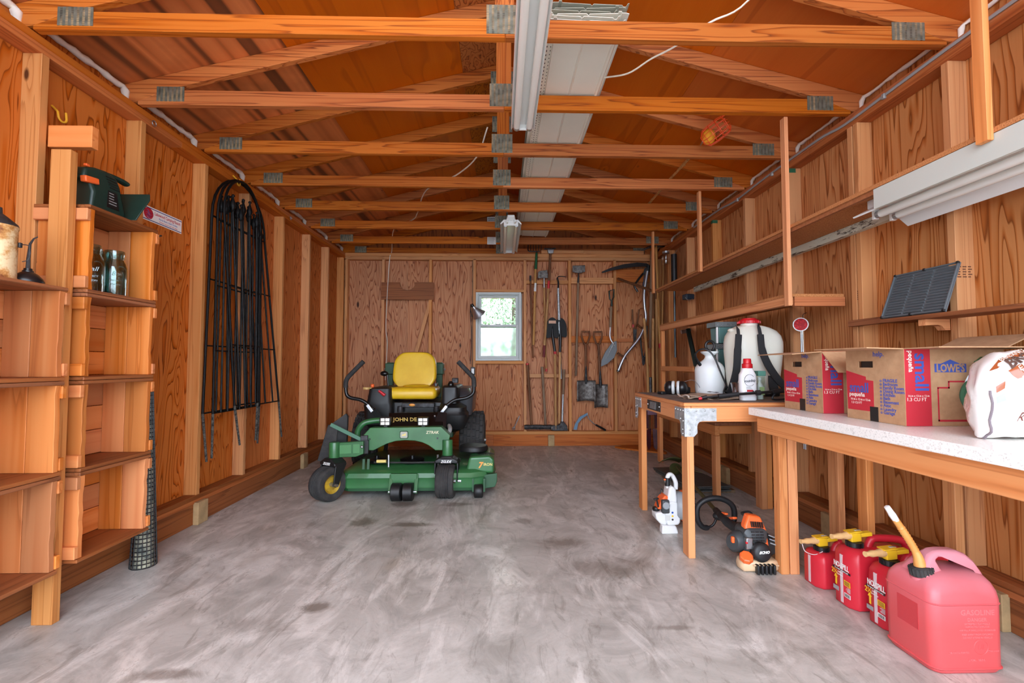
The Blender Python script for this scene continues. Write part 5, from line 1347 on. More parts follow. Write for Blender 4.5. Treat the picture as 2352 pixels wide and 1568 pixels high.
# ------------------------------------------------------------------ leaf blower standing under the bench
WH = flat('white_blower_plastic', (226,228,228), .35); ORG = M['orange']; DGY = flat('dark_grey_plastic', (58,62,64), .45); LGY = flat('mid_grey_plastic', (150,156,160), .4)
bl = thing('leaf_blower', 'white and orange handheld leaf blower standing under the workbench', 'leaf blower', (1.14,3.14,0))
by = 3.15
def YP(y): return lambda u, v, q: (u, y+q, v)
MB().prism([(1.105,.17),(1.14,.185),(1.18,.175),(1.19,.14),(1.19,.06),(1.175,.045),(1.115,.045),(1.105,.08)], YP(by), -.06, .06).build('fan_housing', WH, bl, bevel=.012, seg=3)
MB().prism([(1.115,.17),(1.13,.26),(1.15,.27),(1.17,.25),(1.178,.17)], YP(by), -.05, .04).build('upper_housing', WH, bl, bevel=.012, seg=3)
MB().lathe([(.075,0),(.082,.01),(.08,.04),(.06,.055),(.001,.056)], (1.185,by,.145), (1,-.25,0), 28).build('fan_cover', LGY, bl, smooth=45)
g = MB().lathe([(.085,0),(.09,.012),(.085,.04),(.05,.052),(.001,.053)], (1.215,by+.015,.14), (1,-.2,0), 24).build('intake_guard', ORG, bl, smooth=45)
for k in range(5): MB().box((1.262,by-.01,.08+k*.03),(.03,.13,.006)).build('guard_slot', DGY, g, smooth=0)
MB().prism([(1.045,.115),(1.10,.125),(1.115,.09),(1.11,.045),(1.075,.05),(1.05,.08)], YP(by), -.055, .03).build('fuel_tank', WH, bl, bevel=.012, seg=3)
MB().lathe([(.02,0),(.022,.012),(.018,.02),(.001,.02)], (1.06,by-.015,.12), n=16).build('fuel_cap', M['black'], bl)
MB().prism([(1.06,.135),(1.085,.19),(1.105,.215),(1.13,.205),(1.12,.18),(1.1,.16),(1.095,.13)], YP(by), -.045, .03).build('engine_shroud', ORG, bl, bevel=.008)
ec = MB().bx(1.078,1.122,by-.075,by-.045,.118,.195).build('air_filter_cover', DGY, bl, bevel=.008)
MB().lathe([(.02,0),(.021,.004),(.016,.008),(.001,.008)], (1.1,by-.075,.165), (0,-1,0), 20).build('filter_knob', LGY, ec)
MB().tube(spline([(1.135,by-.01,.25),(1.13,by-.01,.29),(1.14,by-.01,.325),(1.165,by,.32),(1.185,by,.28),(1.185,by,.24)]), .013, 10).build('handle', WH, bl, smooth=60)
MB().tube([(1.132,by-.012,.262),(1.133,by-.012,.31)], .0155, 10).build('handle_grip', M['black'], bl)
MB().box((1.118,by-.015,.30),(.018,.01,.01)).build('stop_switch', ORG, bl, bevel=.003)
MB().tube([(1.062,by-.05,.15),(1.055,by-.05,.185),(1.052,by-.05,.195)], .005, 8).build('starter_cord', M['black'], bl)
MB().box((1.05,by-.05,.197),(.03,.014,.01),(0,R(-10),0)).build('starter_grip', M['black'], bl, bevel=.004)
MB().tube(spline([(1.09,by,.21),(1.10,by,.24),(1.11,by,.225)]), .003, 6).build('choke_wire', M['darksteel'], bl)
MB().prism([(1.075,.0),(1.175,-.0),(1.16,.045),(1.08,.05)], YP(by), -.07, -.02).build('outlet_tube', WH, bl, bevel=.008)
MB().bx(1.10,1.128,by-.062,by-.06,.075,.105).build('warning_label', flat('label_paper',(206,208,204),.5), bl, smooth=0)
for k, c_ in enumerate(((40,80,160),(230,190,40),(40,40,44))): MB().lathe([(.006,0),(.006,.001),(.001,.001)], (1.142,by-.06,.12-k*.02), (0,-1,0), 12).build('pictogram', flat('pictogram_%d' % k, c_, .5), bl)

for o_ in bl.children_recursive:
    o_.data.transform(Matrix.Scale(1.14, 4))
# ------------------------------------------------------------------ string trimmer lying on the floor
tr = thing('string_trimmer', 'orange and black string trimmer lying on the floor under the bench', 'string trimmer', (1.42,2.66,0))
OLV = flat('olive_shaft', (86,88,52), .4, metal=.3)
A_, B_ = Vector((1.385,2.66,.175)), Vector((1.66,4.35,.16))
MB().tube([A_+Vector((.01,.3,-.01)), B_], .0135, 10).build('shaft', OLV, tr)
MB().tube(spline([A_+Vector((-.01,.05,-.01)), A_+Vector((-.02,.15,.0)), A_+Vector((.0,.26,-.0)), A_+Vector((.02,.36,-.005))]), [.028]*6+[.024]*6+[.02]*7, 12).build('rear_grip', M['blackplastic'], tr)
MB().box(A_+Vector((-.0,.2,.026)),(.022,.05,.012),(R(-8),0,0)).build('switch', ORG, tr, bevel=.004)
MB().box(A_+Vector((.0,.1,.03)),(.026,.06,.014),(R(-20),0,0)).build('throttle_lock', ORG, tr, bevel=.004)
h0 = Vector((1.395,2.98,.15))
lp_ = [h0+Vector((math.cos(R(a))*.125*(1 if abs(math.cos(R(a)))<.8 else 1), .0, math.sin(R(a))*.105)) for a in ()]
LPp = spline([h0+Vector((-.0,0,0)), h0+Vector((-.03,0,-.06)), h0+Vector((-.09,0,-.075)), h0+Vector((-.13,0,-.02)), h0+Vector((-.125,0,.06)), h0+Vector((-.06,0,.105)), h0+Vector((.03,0,.105)), h0+Vector((.1,0,.06)), h0+Vector((.11,0,-.02)), h0+Vector((.08,0,-.07))], 5)
MB().tube(LPp, [.008 if i < 8 else .0175 for i in range(len(LPp))], 10).build('loop_handle', M['blackplastic'], tr, smooth=60)
MB().sphere(h0+Vector((.01,-.01,-.0)),(.045,.03,.028),14,8).build('handle_clamp', M['blackplastic'], tr)
ec = Vector((1.40,2.60,.12))
MB().loft([[ec+Vector((x, dy, y+.03)) for x, y in rrect(w, hh, .03, 4)] for dy, w, hh in ((-.075,.10,.10),(-.06,.13,.14),(.02,.13,.15),(.07,.10,.12))]).build('engine_block', DGY, tr, smooth=50)
cv = MB().prism([(-.055,-.02),(.062,-.03),(.066,.06),(.046,.125),(-.02,.135),(-.052,.08)], lambda u,v,q: ec+Vector((u, -.085+q+(v+.03)*.35, v+.03)), 0, .05).build('engine_cover', ORG, tr, bevel=.01, seg=3)
for k in range(6): MB().box(ec+Vector((-.018+k*.012,-.052,.122-k*.001)),(.005,.01,.03),(R(-20),0,0)).build('cooling_slot', M['black'], cv, smooth=0)
for k in range(5):
    for j in range(3): MB().box(ec+Vector((-.022+j*.024,-.088+k*.0045,.03+k*.014)),(.018,.006,.006),(R(-20),0,0)).build('grille_slot', M['black'], cv, smooth=0)
st_ = MB().lathe([(.05,0),(.052,.02),(.045,.034),(.034,.04),(.001,.041)], ec+Vector((.005,-.085,-.012)), (0,-1,.15), 28).build('recoil_starter', M['blackplastic'], tr, smooth=40)
text('lettering', 'ECHO', .02, plane_m(ec+Vector((.008,-.128,-.002)),(1,0,.05),(0,-.15,1)), M['white'], st_, .0006, bold=.05, shear=.2)
MB().lathe([(.048,0),(.052,.02),(.05,.05),(.036,.07),(.001,.071)], ec+Vector((-.055,-.0,.015)), (-1,-.5,.05), 24, sx=1.2).build('air_cleaner', DGY, tr, smooth=45)
MB().box(ec+Vector((-.118,-.04,.035)),(.016,.02,.034)).build('choke_knob', ORG, tr, bevel=.005)
MB().box(ec+Vector((-.05,-.075,.03)),(.035,.03,.06)).build('carburettor', M['steel'], tr, bevel=.004)
MB().box(ec+Vector((-.065,-.085,.035)),(.012,.012,.012)).build('primer_bulb', M['red'], tr, bevel=.003)
MB().loft([[ec+Vector((.075+dx, dy, z+.0)) for dx, z in rrect(.06, hh, .02, 4)] for dy, hh in ((-.07,.07),(-.04,.12),(.06,.13),(.09,.09))]).build('muffler_cover', M['blackplastic'], tr, smooth=50)
for k in range(3): MB().box(ec+Vector((.095,-.075+k*.008,.02+k*.018)),(.05,.008,.006),(0,R(20),0)).build('muffler_louvre', LGY, tr, bevel=.002)
TNK = flat('amber_fuel_tank', (216,184,146), .4)
MB().loft([[ec+Vector((dx, -.06+y, -.085+z)) for y, z in rrect(d_, h_, .02, 4)] for dx, d_, h_ in ((-.10,.05,.04),(-.085,.09,.06),(.06,.1,.06),(.095,.09,.055),(.105,.05,.03))]).build('fuel_tank', TNK, tr, smooth=60)
MB().lathe([(.034,0),(.036,.004),(.034,.024),(.028,.028),(.001,.028)], ec+Vector((-.07,-.085,-.05)), (-.15,-.55,.8), 8).build('fuel_cap', ORG, tr, smooth=20)
for k in range(5): MB().box(ec+Vector((-.03+k*.022,-.125,-.09)),(.012,.03,.05)).build('guard_foot', M['blackplastic'], tr, bevel=.004)
MB().tube([ec+Vector((-.05,-.12,-.072)), ec+Vector((.09,-.118,-.075))], .004, 6).build('tank_rail', TNK, tr)
MB().tube(spline([ec+Vector((.0,.02,.14)), ec+Vector((-.02,.05,.15)), ec+Vector((.03,.06,.155)), ec+Vector((.04,.03,.14))]), .006, 6).build('top_guard', M['blackplastic'], tr)
MB().tube([ec+Vector((0,.06,.05)), A_+Vector((-.01,.06,-.01))], [.045,.03], 12).build('clutch_housing', M['blackplastic'], tr)
MB().lathe([(.05,-.02),(.055,0),(.05,.03),(.02,.05),(.001,.05)], B_+Vector((0,.04,-.03)), (.1,.6,-.75), 20).build('trimmer_head', OLV, tr, smooth=40)
MB().grid(lambda u,v: B_+Vector((-.14+.2*u, -.02+.12*v, .06+.03*math.sin(u*3)-.05*v)), 8, 4).build('debris_shield', OLV, tr, solid=.006)
MB().tube(spline([B_+Vector((0,.04,-.04)),B_+Vector((.1,.0,-.03)),B_+Vector((.22,-.05,-.05))]), .0015, 5).build('cutting_line', flat('pale_green_line',(170,190,130),.4), tr)

# ------------------------------------------------------------------ stack of dark shingles on boards, planks on the floor
SHN = flat('dark_asphalt_shingle', (62,66,66), .9, c2=(84,90,88), vscale=60, bump=.4, bscale=200)
single('wood_strip', MB().bx(1.55,2.05,4.03,4.13,.0,.022), M['handleold'], 'pale wood strip under the near edge of the shingle stack', 'plank', (1.8,4.08,0), 'strips under the shingles', smooth=0)
single('wood_strip', MB().bx(1.60,2.05,4.5,4.6,0,.022), M['handleold'], 'pale wood strip under the far part of the shingle stack', 'plank', (1.8,4.55,0), 'strips under the shingles', smooth=0)
for k in range(6):
    dx, dy = random.uniform(-.02,.02), random.uniform(-.02,.02)
    single('shingle', MB().box((1.78+dx,4.36+dy,.0265+k*.0085),(.36,.75,.0075),(0,0,.08+random.uniform(-.02,.02))), SHN, ['lowest dark asphalt shingle of the stack on pale strips','second dark shingle from the bottom of the floor stack','third dark shingle from the bottom of the floor stack','fourth dark shingle from the bottom of the floor stack','fifth dark shingle, just under the top one','topmost dark asphalt shingle of the stack under the low bench'][k], 'shingle', (1.78,4.36,.022+k*.0085), 'stacked dark shingles', smooth=0)
bx_ = single('corner_platform', MB().prism([(1.53,6.20),(1.60,6.08),(2.05,5.74),(2.09,5.80),(2.09,6.3),(1.7,6.3)], lambda u,v,q:(u,v,q), .0, .02), M['plateX'], 'low wooden corner platform on the floor below the post hole digger', 'board', (1.85,6.0,0), smooth=0)
# ------------------------------------------------------------------ garden tools hung on the back wall
YT = 6.325
def tool(name, label, cat, x, z, group='tools on the back wall'): return thing(name, label, cat, (x, YT, z), group)
def pole(t, p, q, r0, r1, mat, name='handle', y=YT, n=10):
    return MB().tube([(p[0], y, p[1]), ((p[0]+q[0])/2, y, (p[1]+q[1])/2), (q[0], y, q[1])], [r0, (r0+r1)/2, r1], n).build(name, mat, t, smooth=60)
def plate(t, pts, mat, name, y0=YT-.012, y1=YT+.002, bevel=.004, curve=None):
    return MB().prism([(a, b) for a, b in pts], lambda u,v,q:(u,q,v), y0, y1).build(name, mat, t, smooth=40, bevel=bevel)
S_ = M['darksteel']
# thin dark pole
t = tool('garden_pole', 'thin dark weathered pole leftmost on the tool wall', 'pole', 0.430,1.185)
pole(t, (0.411,2.308), (0.442,1.203), .012, .012, M['handledark'], y=YT+.02)
pole(t, (0.411,2.345), (0.411,2.266), .014, .013, M['darksteel'], 'ferrule', y=YT+.02)
# garden fork / bow rake with green socket
t = tool('garden_fork', 'pale-handled garden fork with a green socket, tines at the ceiling', 'garden fork', 0.454,1.376)
pole(t, (0.480,2.430), (0.451,1.382), .0165, .018, M['handle'])
pole(t, (0.496,2.655), (0.483,2.430), .016, .021, flat('green_socket',(20,86,50),.35), 'socket')
pole(t, (0.477,2.236), (0.473,2.121), .0185, .0185, M['white'], 'paper_band')
MB().tube(spline([(a, YT, b) for a, b in ((0.378,2.769),(0.378,2.696),(0.414,2.678),(0.541,2.679))], 4), .008, 8).build('head_bar', M['black'], t)
for x0 in ((0.414,2.782), (0.451,2.782), (0.487,2.782), (0.523,2.783), (0.559,2.783)):
    a, b = x0[0], x0[1]
    MB().tube(spline([(a, YT, b+.1), (a, YT-.006, b), (a, YT, b-.095)], 4), [.003]*4+[.005]*5, 8).build('tine', M['black'], t)
pole(t, (0.499,2.679), (0.496,2.636), .01, .014, M['black'], 'neck')
# hoe
t = tool('garden_hoe', 'garden hoe with a flat grey steel blade above the tool rail', 'hoe', 0.596,0.976)
plate(t, [(0.516,2.387),(0.540,2.406),(0.643,2.418),(0.655,2.315),(0.673,2.309),(0.510,2.303)], M['oldsteel'], 'blade')
pole(t, (0.600,2.309), (0.600,2.176), .012, .013, M['steel'], 'socket', y=YT+.01)
pole(t, (0.600,2.176), (0.626,1.024), .013, .013, M['handle'], y=YT+.02)
pole(t, (0.627,1.059), (0.626,1.018), .0135, .0135, M['red'], 'dipped_end', y=YT+.02)
# long orange handle with steel head
t = tool('long_handled_cultivator', 'long orange-brown handle with a steel ferrule head at the wall plate', 'garden tool', 0.597,1.215)
pole(t, (0.686,2.650), (0.663,2.249), .0165, .017, M['handledark'], y=YT-.02)
pole(t, (0.663,2.267), (0.657,2.158), .0175, .0175, M['red'], 'red_band', y=YT-.02)
pole(t, (0.656,2.158), (0.598,1.364), .0165, .018, M['handle'], 'lower_handle', y=YT-.02)
pole(t, (0.598,1.376), (0.591,1.215), .02, .02, flat('maroon_grip',(112,34,34),.6), 'grip', y=YT-.02)
plate(t, [(0.638,2.698),(0.734,2.699),(0.722,2.644),(0.656,2.643)], M['steel'], 'ferrule_head', YT-.045, YT+.005)

b0, b1 = (0.601,2.710), (0.759,2.717)
MB().tube([(b0[0],YT-.02,b0[1]),(b1[0],YT-.02,b1[1])], .009, 8).build('head_bar', M['darksteel'], t)
# hooked cultivator
t = tool('hook_cultivator', 'grey-handled weeder with a black right-angled hook on the rail', 'weeder', 0.836,0.976)
hk = [(0.896,2.323),(0.806,2.328),(0.781,2.304),(0.793,2.249),(0.790,2.153)]
MB().tube(spline([(a, YT-.02, b) for a, b in hk], 4), [.006]*4+[.007]*4+[.012]*9, 8).build('hook', M['black'], t)
pole(t, (0.790,2.165), (0.803,1.724), .0165, .02, M['galv'], y=YT-.02)
pole(t, (0.803,1.736), (0.829,0.916), .018, .016, M['galv'], 'lower_handle', y=YT+.016)
# two black round-point shovels, blades up
BLB = flat('black_shovel_paint', (16,16,17), .55, spec=.25)
def shovel(label, x, zt, zs, w, tip, band, hl, hx, y, patch):
    t = tool('round_point_shovel', label, 'shovel', hx, hl)
    n = 12; P = []
    for i in range(n+1):
        a = PI*i/n
        P.append((x + w*math.cos(a)*1.0, zt - .17 + .17*math.sin(a)**.85))
    P += [(x-w*1.02, zs+.03), (x-w*.8, zs), (x-.03, zs+.012), (x+.03, zs+.012), (x+w*.8, zs), (x+w*1.02, zs+.03)]
    m = MB(); m.prism(P, lambda u,v,q:(u, y+q+.18*(u-x)**2/w*1.5, v), -.006, .004)
    m.build('blade', BLB, t, smooth=50, bevel=.002)
    MB().tube([(x,y-.012,zt-.12),(x,y-.014,zs+.05),(x+tip*.3,y-.012,zs-.02),(x+tip,y-.008,zs-.2)], [.004,.016,.02,.018], 10).build('socket', M['black'], t, smooth=60)
    if band: pole(t, (x+tip*.98,zs-.18), (x+tip*1.02,zs-.215), .0205, .0205, M['red'], 'red_band', y=y-.008)
    pole(t, (x+tip,zs-.2), (hx,hl), .017, .017, M['handle'], y=y-.004)
    if patch: MB().bx(x-.05,x+.05,y-.0095,y-.008,zt-.085,zt-.045).build('paper_label', flat('blade_label',(214,168,140),.6), t, smooth=0)
    return t
_a, _b = (0.707,1.760), (0.706,1.472); _h = (0.749,0.235)
shovel('black round-point shovel with a pink label on its upturned blade', _a[0], _a[1], _b[1], .085, .035, True, _h[1], _h[0], YT-.03, True)
_a, _b = (0.803,1.754), (0.802,1.484); _h = (0.779,0.312)
shovel('black round-point shovel behind the labelled one, blade upturned', _a[0]+.02, _a[1], _b[1], .09, -.01, False, _h[1], _h[0]+.02, YT-.005, False)
# handles standing in the lower rail
for (p, q, mt, lab, end) in [((0.364,1.131), (0.422,0.278), 'handledark', 'sledgehammer standing head down with a dark red-tipped handle', 1), ((0.567,1.083), (0.612,0.277), 'handleold', 'sledgehammer standing head down with a pale grey handle', 0)]:
    t = tool('sledgehammer', lab, 'sledgehammer', q[0], q[1])
    pole(t, p, (q[0], q[1]+.02), .02, .017, M[mt], y=YT-.012)
    if end: pole(t, p, (p[0]+.002, p[1]-.02), .0205, .0205, M['red'], 'dipped_end', y=YT-.012)
    xa = q[0]-.1 if end else q[0]-.11
    MB().tube([(xa,YT-.012,q[1]-.015),(xa+.03,YT-.012,q[1]-.015),(xa+.09,YT-.012,q[1]-.015),(xa+.17,YT-.012,q[1]-.015),(xa+.2,YT-.012,q[1]-.015)], [.028,.035,.03,.035,.03], 8).build('head', S_, t, smooth=30)
# splitting maul / wedge axe
t = tool('splitting_maul', 'splitting maul with steel shaft and flared black head at the bottom', 'maul', 0.844,0.217)
pole(t, (0.866,1.047), (0.852,0.708), .02, .019, M['handleold'], 'grip', y=YT-.02)
pole(t, (0.852,0.720), (0.839,0.312), .013, .015, M['galv'], 'shaft', y=YT-.02)
plate(t, [(0.821,0.341),(0.857,0.341),(0.904,0.282),(0.910,0.217),(0.701,0.218),(0.690,0.288),(0.797,0.294)], S_, 'head', YT-.05, YT+.01, .006)
_c = (0.695,0.253); MB().tube([(_c[0]-.01,YT-.02,_c[1]),(_c[0]+.01,YT-.02,_c[1])], .036, 12).build('poll', M['oldsteel'], t)
# square scraper high up
t = tool('ice_scraper', 'long-handled scraper with a square steel blade at the top', 'scraper', 1.027,0.946)
plate(t, [(0.994,2.481),(1.169,2.488),(1.169,2.397),(1.108,2.378),(1.060,2.378),(0.993,2.390)], M['oldsteel'], 'blade')
pole(t, (1.081,2.408), (1.071,2.238), .008, .016, S_, 'socket')
pole(t, (1.071,2.245), (1.033,0.958), .016, .018, M['handleold'])
# two D-handle square shovels
def dshovel(label, cx, ztop, zb, zbl, zt, hw, bw, dx):
    t = tool('square_shovel', label, 'shovel', cx, zb)
    y = YT-.04
    MB().tube([(cx-hw,y,ztop),(cx+hw,y,ztop),(cx+hw*1.02,y,ztop-.07),(cx+.025,y,ztop-.16),(cx,y,ztop-.18),(cx-.025,y,ztop-.16),(cx-hw*1.02,y,ztop-.07)], .014, 8, closed=True).build('d_grip', M['handledark'], t, smooth=60)
    MB().tube([(cx,y,ztop-.17),(cx+dx*.3,y,ztop-.22),(cx+dx*.7,y,ztop-.55),(cx+dx,y,zt+.02)], [.02,.017,.018,.02], 10).build('handle', M['handledark'], t, smooth=60)
    MB().tube([(cx+dx*.75,y-.004,zt+.19),(cx+dx,y-.004,zt-.0),(cx+dx,y-.004,zt-.05)], [.014,.021,.012], 10).build('socket', S_, t, smooth=60)
    X = cx+dx
    m = MB(); 
    def f(u, v):
        xx = X + bw*(u-.5)*2; e = abs(u-.5)*2
        return (xx, y-.004-.03*e**3 + .012*(1-e)*.5, zt + (zb-zt)*v - .012*(1 if v > .9 else 0)*e)
    m.grid(f, 12, 8).build('blade', M['oldsteel'], t, solid=.004, smooth=50)
    return t
_a, _b, _c = (1.163,1.563), (1.157,0.625), (1.159,0.898)
dshovel('square-blade shovel with an open D handle, wider of the pair', _a[0], _a[1], _b[1], 0, _c[1], .055, .128, -.0)
_a, _b, _c = (1.338,1.563), (1.366,0.535), (1.368,0.844)
dshovel('square-blade shovel with an open D handle, narrower right one', _a[0], _a[1], _b[1], 0, _c[1], .055, .092, .03).location.y += .028
# scoop spade with green D grip
t = tool('drain_spade', 'spade with a green D grip and a long grey slanted blade', 'spade', 1.407,1.095)
g_ = (1.524,2.131); y = YT-.05
MB().tube([(g_[0]-.035,y,g_[1]-.01),(g_[0]+.03,y,g_[1]+.015),(g_[0]+.025,y,g_[1]-.09),(g_[0]+.0,y,g_[1]-.15),(g_[0]-.025,y,g_[1]-.12)], .011, 8, closed=True).build('d_grip', flat('dark_green_grip',(16,40,30),.3), t, smooth=60)
pole(t, (g_[0],g_[1]-.14), (g_[0],g_[1]-.22), .014, .016, flat('dark_green_grip2',(16,40,30),.3), 'grip_socket', y=y)
p1, p2, p3, p4 = (1.516,1.901), (1.502,1.623), (1.500,1.479), (1.554,1.377)
pole(t, p1, p2, .02, .019, M['handleold'], y=y)
MB().tube(spline([(p2[0],y,p2[1]),(p3[0],y,p3[1]),(p4[0],y-.01,p4[1])], 5), .0125, 8).build('steel_neck', M['steel'], t)
plate(t, [(1.524,1.419),(1.584,1.437),(1.589,1.305),(1.546,1.203),(1.455,1.125),(1.364,1.083),(1.371,1.167),(1.426,1.287)], flat('grey_enamel_blade',(116,122,126),.4,.3), 'blade', y-.016, y-.006, .003)
q0, q1 = (1.542,1.395), (1.425,1.155)
MB().tube([(q0[0],y-.016,q0[1]),(q1[0],y-.012,q1[1])], [.012,.003], 6).build('blade_rib', M['galv'], t)
# scythe
t = tool('scythe', 'scythe with a long black blade and a curved aluminium snath', 'scythe', 1.617,1.035); y = YT-.07
bl_ = [(1.387,2.386),(1.509,2.441),(1.692,2.491),(1.875,2.516),(2.009,2.505),(2.051,2.474),(2.044,2.432),(1.996,2.462),(1.844,2.455),(1.691,2.436),(1.508,2.398),(1.393,2.367)]
plate(t, bl_, M['black'], 'blade', y-.006, y+.006, .002)
sn = [(2.026,2.450),(2.000,2.303),(1.967,2.090),(1.971,1.908),(1.988,1.769),(1.962,1.624),(1.893,1.479),(1.789,1.347),(1.703,1.245),(1.648,1.143),(1.599,1.023)]
MB().tube(spline([(a,y,b) for a, b in sn], 5), .0205, 12).build('snath', M['alu'], t, smooth=60)
MB().tube([(a,y,b) for a, b in ((2.033,2.474),(2.020,2.395))], .024, 10).build('blade_clamp', M['black'], t)
MB().tube([(a,y,b) for a, b in ((1.602,1.035),(1.597,1.017))], .022, 10).build('end_plug', M['black'], t)
for p, q in (((1.955,1.594),(1.859,1.654)), ((1.685,1.209),(1.589,1.269))):
    MB().tube([(p[0],y,p[1]),(q[0],y-.03,q[1])], [.012,.017], 10).build('grip', M['handledark'], t)
    MB().tube([(p[0]-.02,y,p[1]-.005),(p[0]+.022,y,p[1]-.012)], .01, 8).build('grip_clamp', S_, t)
# hedge shears + loppers
def two_arm(name, label, cat, arms, blade, mt, y):
    t = tool(name, label, cat, blade[0][0], blade[0][1])
    for a in arms: MB().tube(spline([(p[0],y,p[1]) for p in a], 4), .0115, 8).build('handle', mt, t, smooth=60)
    plate(t, blade, S_, 'blade', y-.006, y+.006, .002)
    return t
hs = two_arm('hedge_shears', 'hedge shears with worn brown handles on the right tool bay', 'hedge shears', [[(1.831,1.878),(1.835,1.727),(1.852,1.600)],[(1.922,1.878),(1.902,1.727),(1.870,1.600)]], [(1.840,1.606),(1.889,1.606),(1.880,1.395),(1.856,1.353),(1.844,1.395)], M['handledark'], YT+.03)
p = (1.841,1.648); MB().tube([(p[0],YT+.03,p[1]+.02),(p[0],YT+.03,p[1]-.02)], .014, 8).build('red_collar', M['red'], hs)
two_arm('loppers', 'black steel loppers hanging jaws down right of the scythe', 'loppers', [[(1.930,1.516),(1.940,1.365),(1.957,1.215)],[(2.023,1.649),(2.013,1.395),(1.987,1.215)]], [(1.951,1.227),(1.999,1.239),(1.986,1.119),(1.961,1.095),(1.950,1.143)], M['black'], YT+.0)
# grass hook on the sill
t = tool('grass_sickle', 'blue-grey sickle with black handle resting on the back sill', 'sickle', 1.190,0.216)
ar = [(0.993,0.228),(1.018,0.311),(1.078,0.400),(1.156,0.441),(1.192,0.458),(1.179,0.417),(1.113,0.376),(1.059,0.311),(1.041,0.222)]
plate(t, ar, flat('blue_steel_blade',(96,124,144),.35,.6), 'blade', YT-.01, YT-.004, .001)
MB().tube(spline([(a,YT-.008,b) for a, b in ((1.186,0.447),(1.203,0.381),(1.263,0.316),(1.304,0.286))], 4), .006, 8).build('tang', M['steel'], t)
MB().tube([(a,YT-.008,b) for a, b in ((1.298,0.292),(1.364,0.257),(1.435,0.215))], [.013,.015,.014], 8).build('handle', M['black'], t)
# small wrench leaning on the sill
t = tool('ring_spanner', 'small steel ring spanner on the sill under the window', 'wrench', 0.179,0.231)
a, b = (0.179,0.243), (0.256,0.414)
MB().tube([(a[0],YT,a[1]),(b[0],YT,b[1])], .007, 6).build('shank', M['galv'], t)
MB().tube([(a[0]+.018*math.cos(R(k)),YT,a[1]+.018*math.sin(R(k))) for k in range(0,360,30)], .006, 6, closed=True).build('ring', M['steel'], t)
# corner poles
for k, (p, q, r, mt, lab) in enumerate([((2.072,2.670),(2.031,1.335),.02,'handleold','thick grey pole standing in the right rear corner bay'), ((2.114,2.609),(2.106,1.546),.011,'handledark','thin dark pole between two thicker ones in the corner'), ((2.112,2.000),(2.105,0.023),.02,'handle','pale yellow pole low in the right rear corner'), ((2.214,2.793),(2.179,1.516),.011,'handle','slim tan pole nearest the right corner post'), ((1.995,0.915),(1.973,0.024),.018,'handleold','short grey stake low in the right tool bay')]):
    single('tool_pole', MB().tube([(p[0],YT-.1-.02*k,p[1]),(q[0],YT-.1-.02*k,q[1])], r, 10), M[mt], lab, 'pole', (q[0],YT-.1,q[1]), 'poles in the rear corner', smooth=60)
t = tool('pickaxe', 'pickaxe with a pale steel head hooked over the corner of the plate', 'pickaxe', 2.146,1.335)
hd = [(1.913,2.657),(1.999,2.700),(2.097,2.725),(2.195,2.720),(2.305,2.690)]
MB().tube(spline([(a,YT-.16,b) for a, b in hd], 5), [.004+.016*math.sin(PI*i/20)**.6 for i in range(21)], 8).build('head', M['oldsteel'], t, smooth=50)
pole(t, (2.109,2.738), (2.146,1.335), .02, .014, M['handle'], y=YT-.16)
pole(t, (2.144,1.395), (2.146,1.335), .0155, .0155, M['red'], 'dipped_end', y=YT-.16)
# post-hole digger
t = thing('post_hole_digger', 'maroon post hole digger with two wooden handles in the rear corner', 'post hole digger', (1.93,5.92,.0), 'tools on the back wall')
MAR = flat('maroon_paint', (88,30,44), .5, c2=(64,24,34), vscale=14); MAU = flat('mauve_bracket', (128,96,112), .5)
for s in (-1, 1):
    MB().tube([(1.935+s*.03,5.93,.58),(1.94+s*.035,5.95,1.1),(1.95+s*.06,6.02,1.72)], .019, 10).build('handle', M['handle'], t, smooth=60)
    pl = [(s*.01,.30),(s*.075,.28),(s*.085,.12),(s*.05,.025),(s*.02,.06),(s*.012,.2)]
    MB().prism([(1.935+u,v) for u, v in pl], lambda u,v,q:(u,5.90+q-abs(u-1.935)*.4,v), 0, .008).build('blade', MAR, t, bevel=.002)
    MB().box((1.935+s*.06,5.905,.41),(.04,.03,.22)).build('blade_arm', MAR, t, bevel=.004)
MB().box((1.935,5.90,.52),(.12,.05,.1)).build('hinge_bracket', MAU, t, bevel=.006)
for x in (-.07,-.07,.07,.0):
    MB().sphere((1.935+x,5.872,.53),.008,8,5).build('bolt', M['steel'], t)
MB().rod((1.935,5.93,.5),(1.935,5.93,.95),.02,8).build('centre_stop', S_, t)
# clamp lamp at the window
t = thing('clamp_lamp', 'small aluminium clamp lamp with a bell shade beside the window', 'lamp', (-0.294,6.200,1.828))
c = Vector((-0.317,6.200,1.822)); ax = Vector((.5,.35,-.65)).normalized()
MB().lathe([(.02,-.1),(.024,-.06),(.03,-.055),(.05,-.02),(.075,.02),(.092,.05),(.096,.055),(.09,.052),(.07,.02),(.045,-.02),(.02,-.04)], c, ax, 24).build('shade', M['alu'], t, smooth=50)
MB().lathe([(.018,-.13),(.021,-.125),(.021,-.09),(.001,-.088)], c, ax, 14).build('socket', M['black'], t)
MB().tube(spline([c-ax*.12, c+Vector((-.09,.04,.1)), c+Vector((-.09,.1,.02)), c+Vector((-.075,.13,-.06))]), .006, 8).build('arm', M['darksteel'], t)
MB().tube(spline([c-ax*.13, c+Vector((-.1,.12,.0)), c+Vector((-.085,.13,-.3)), c+Vector((-.1,.13,-.7))]), .004, 6).build('cord', M['darksteel'], t)
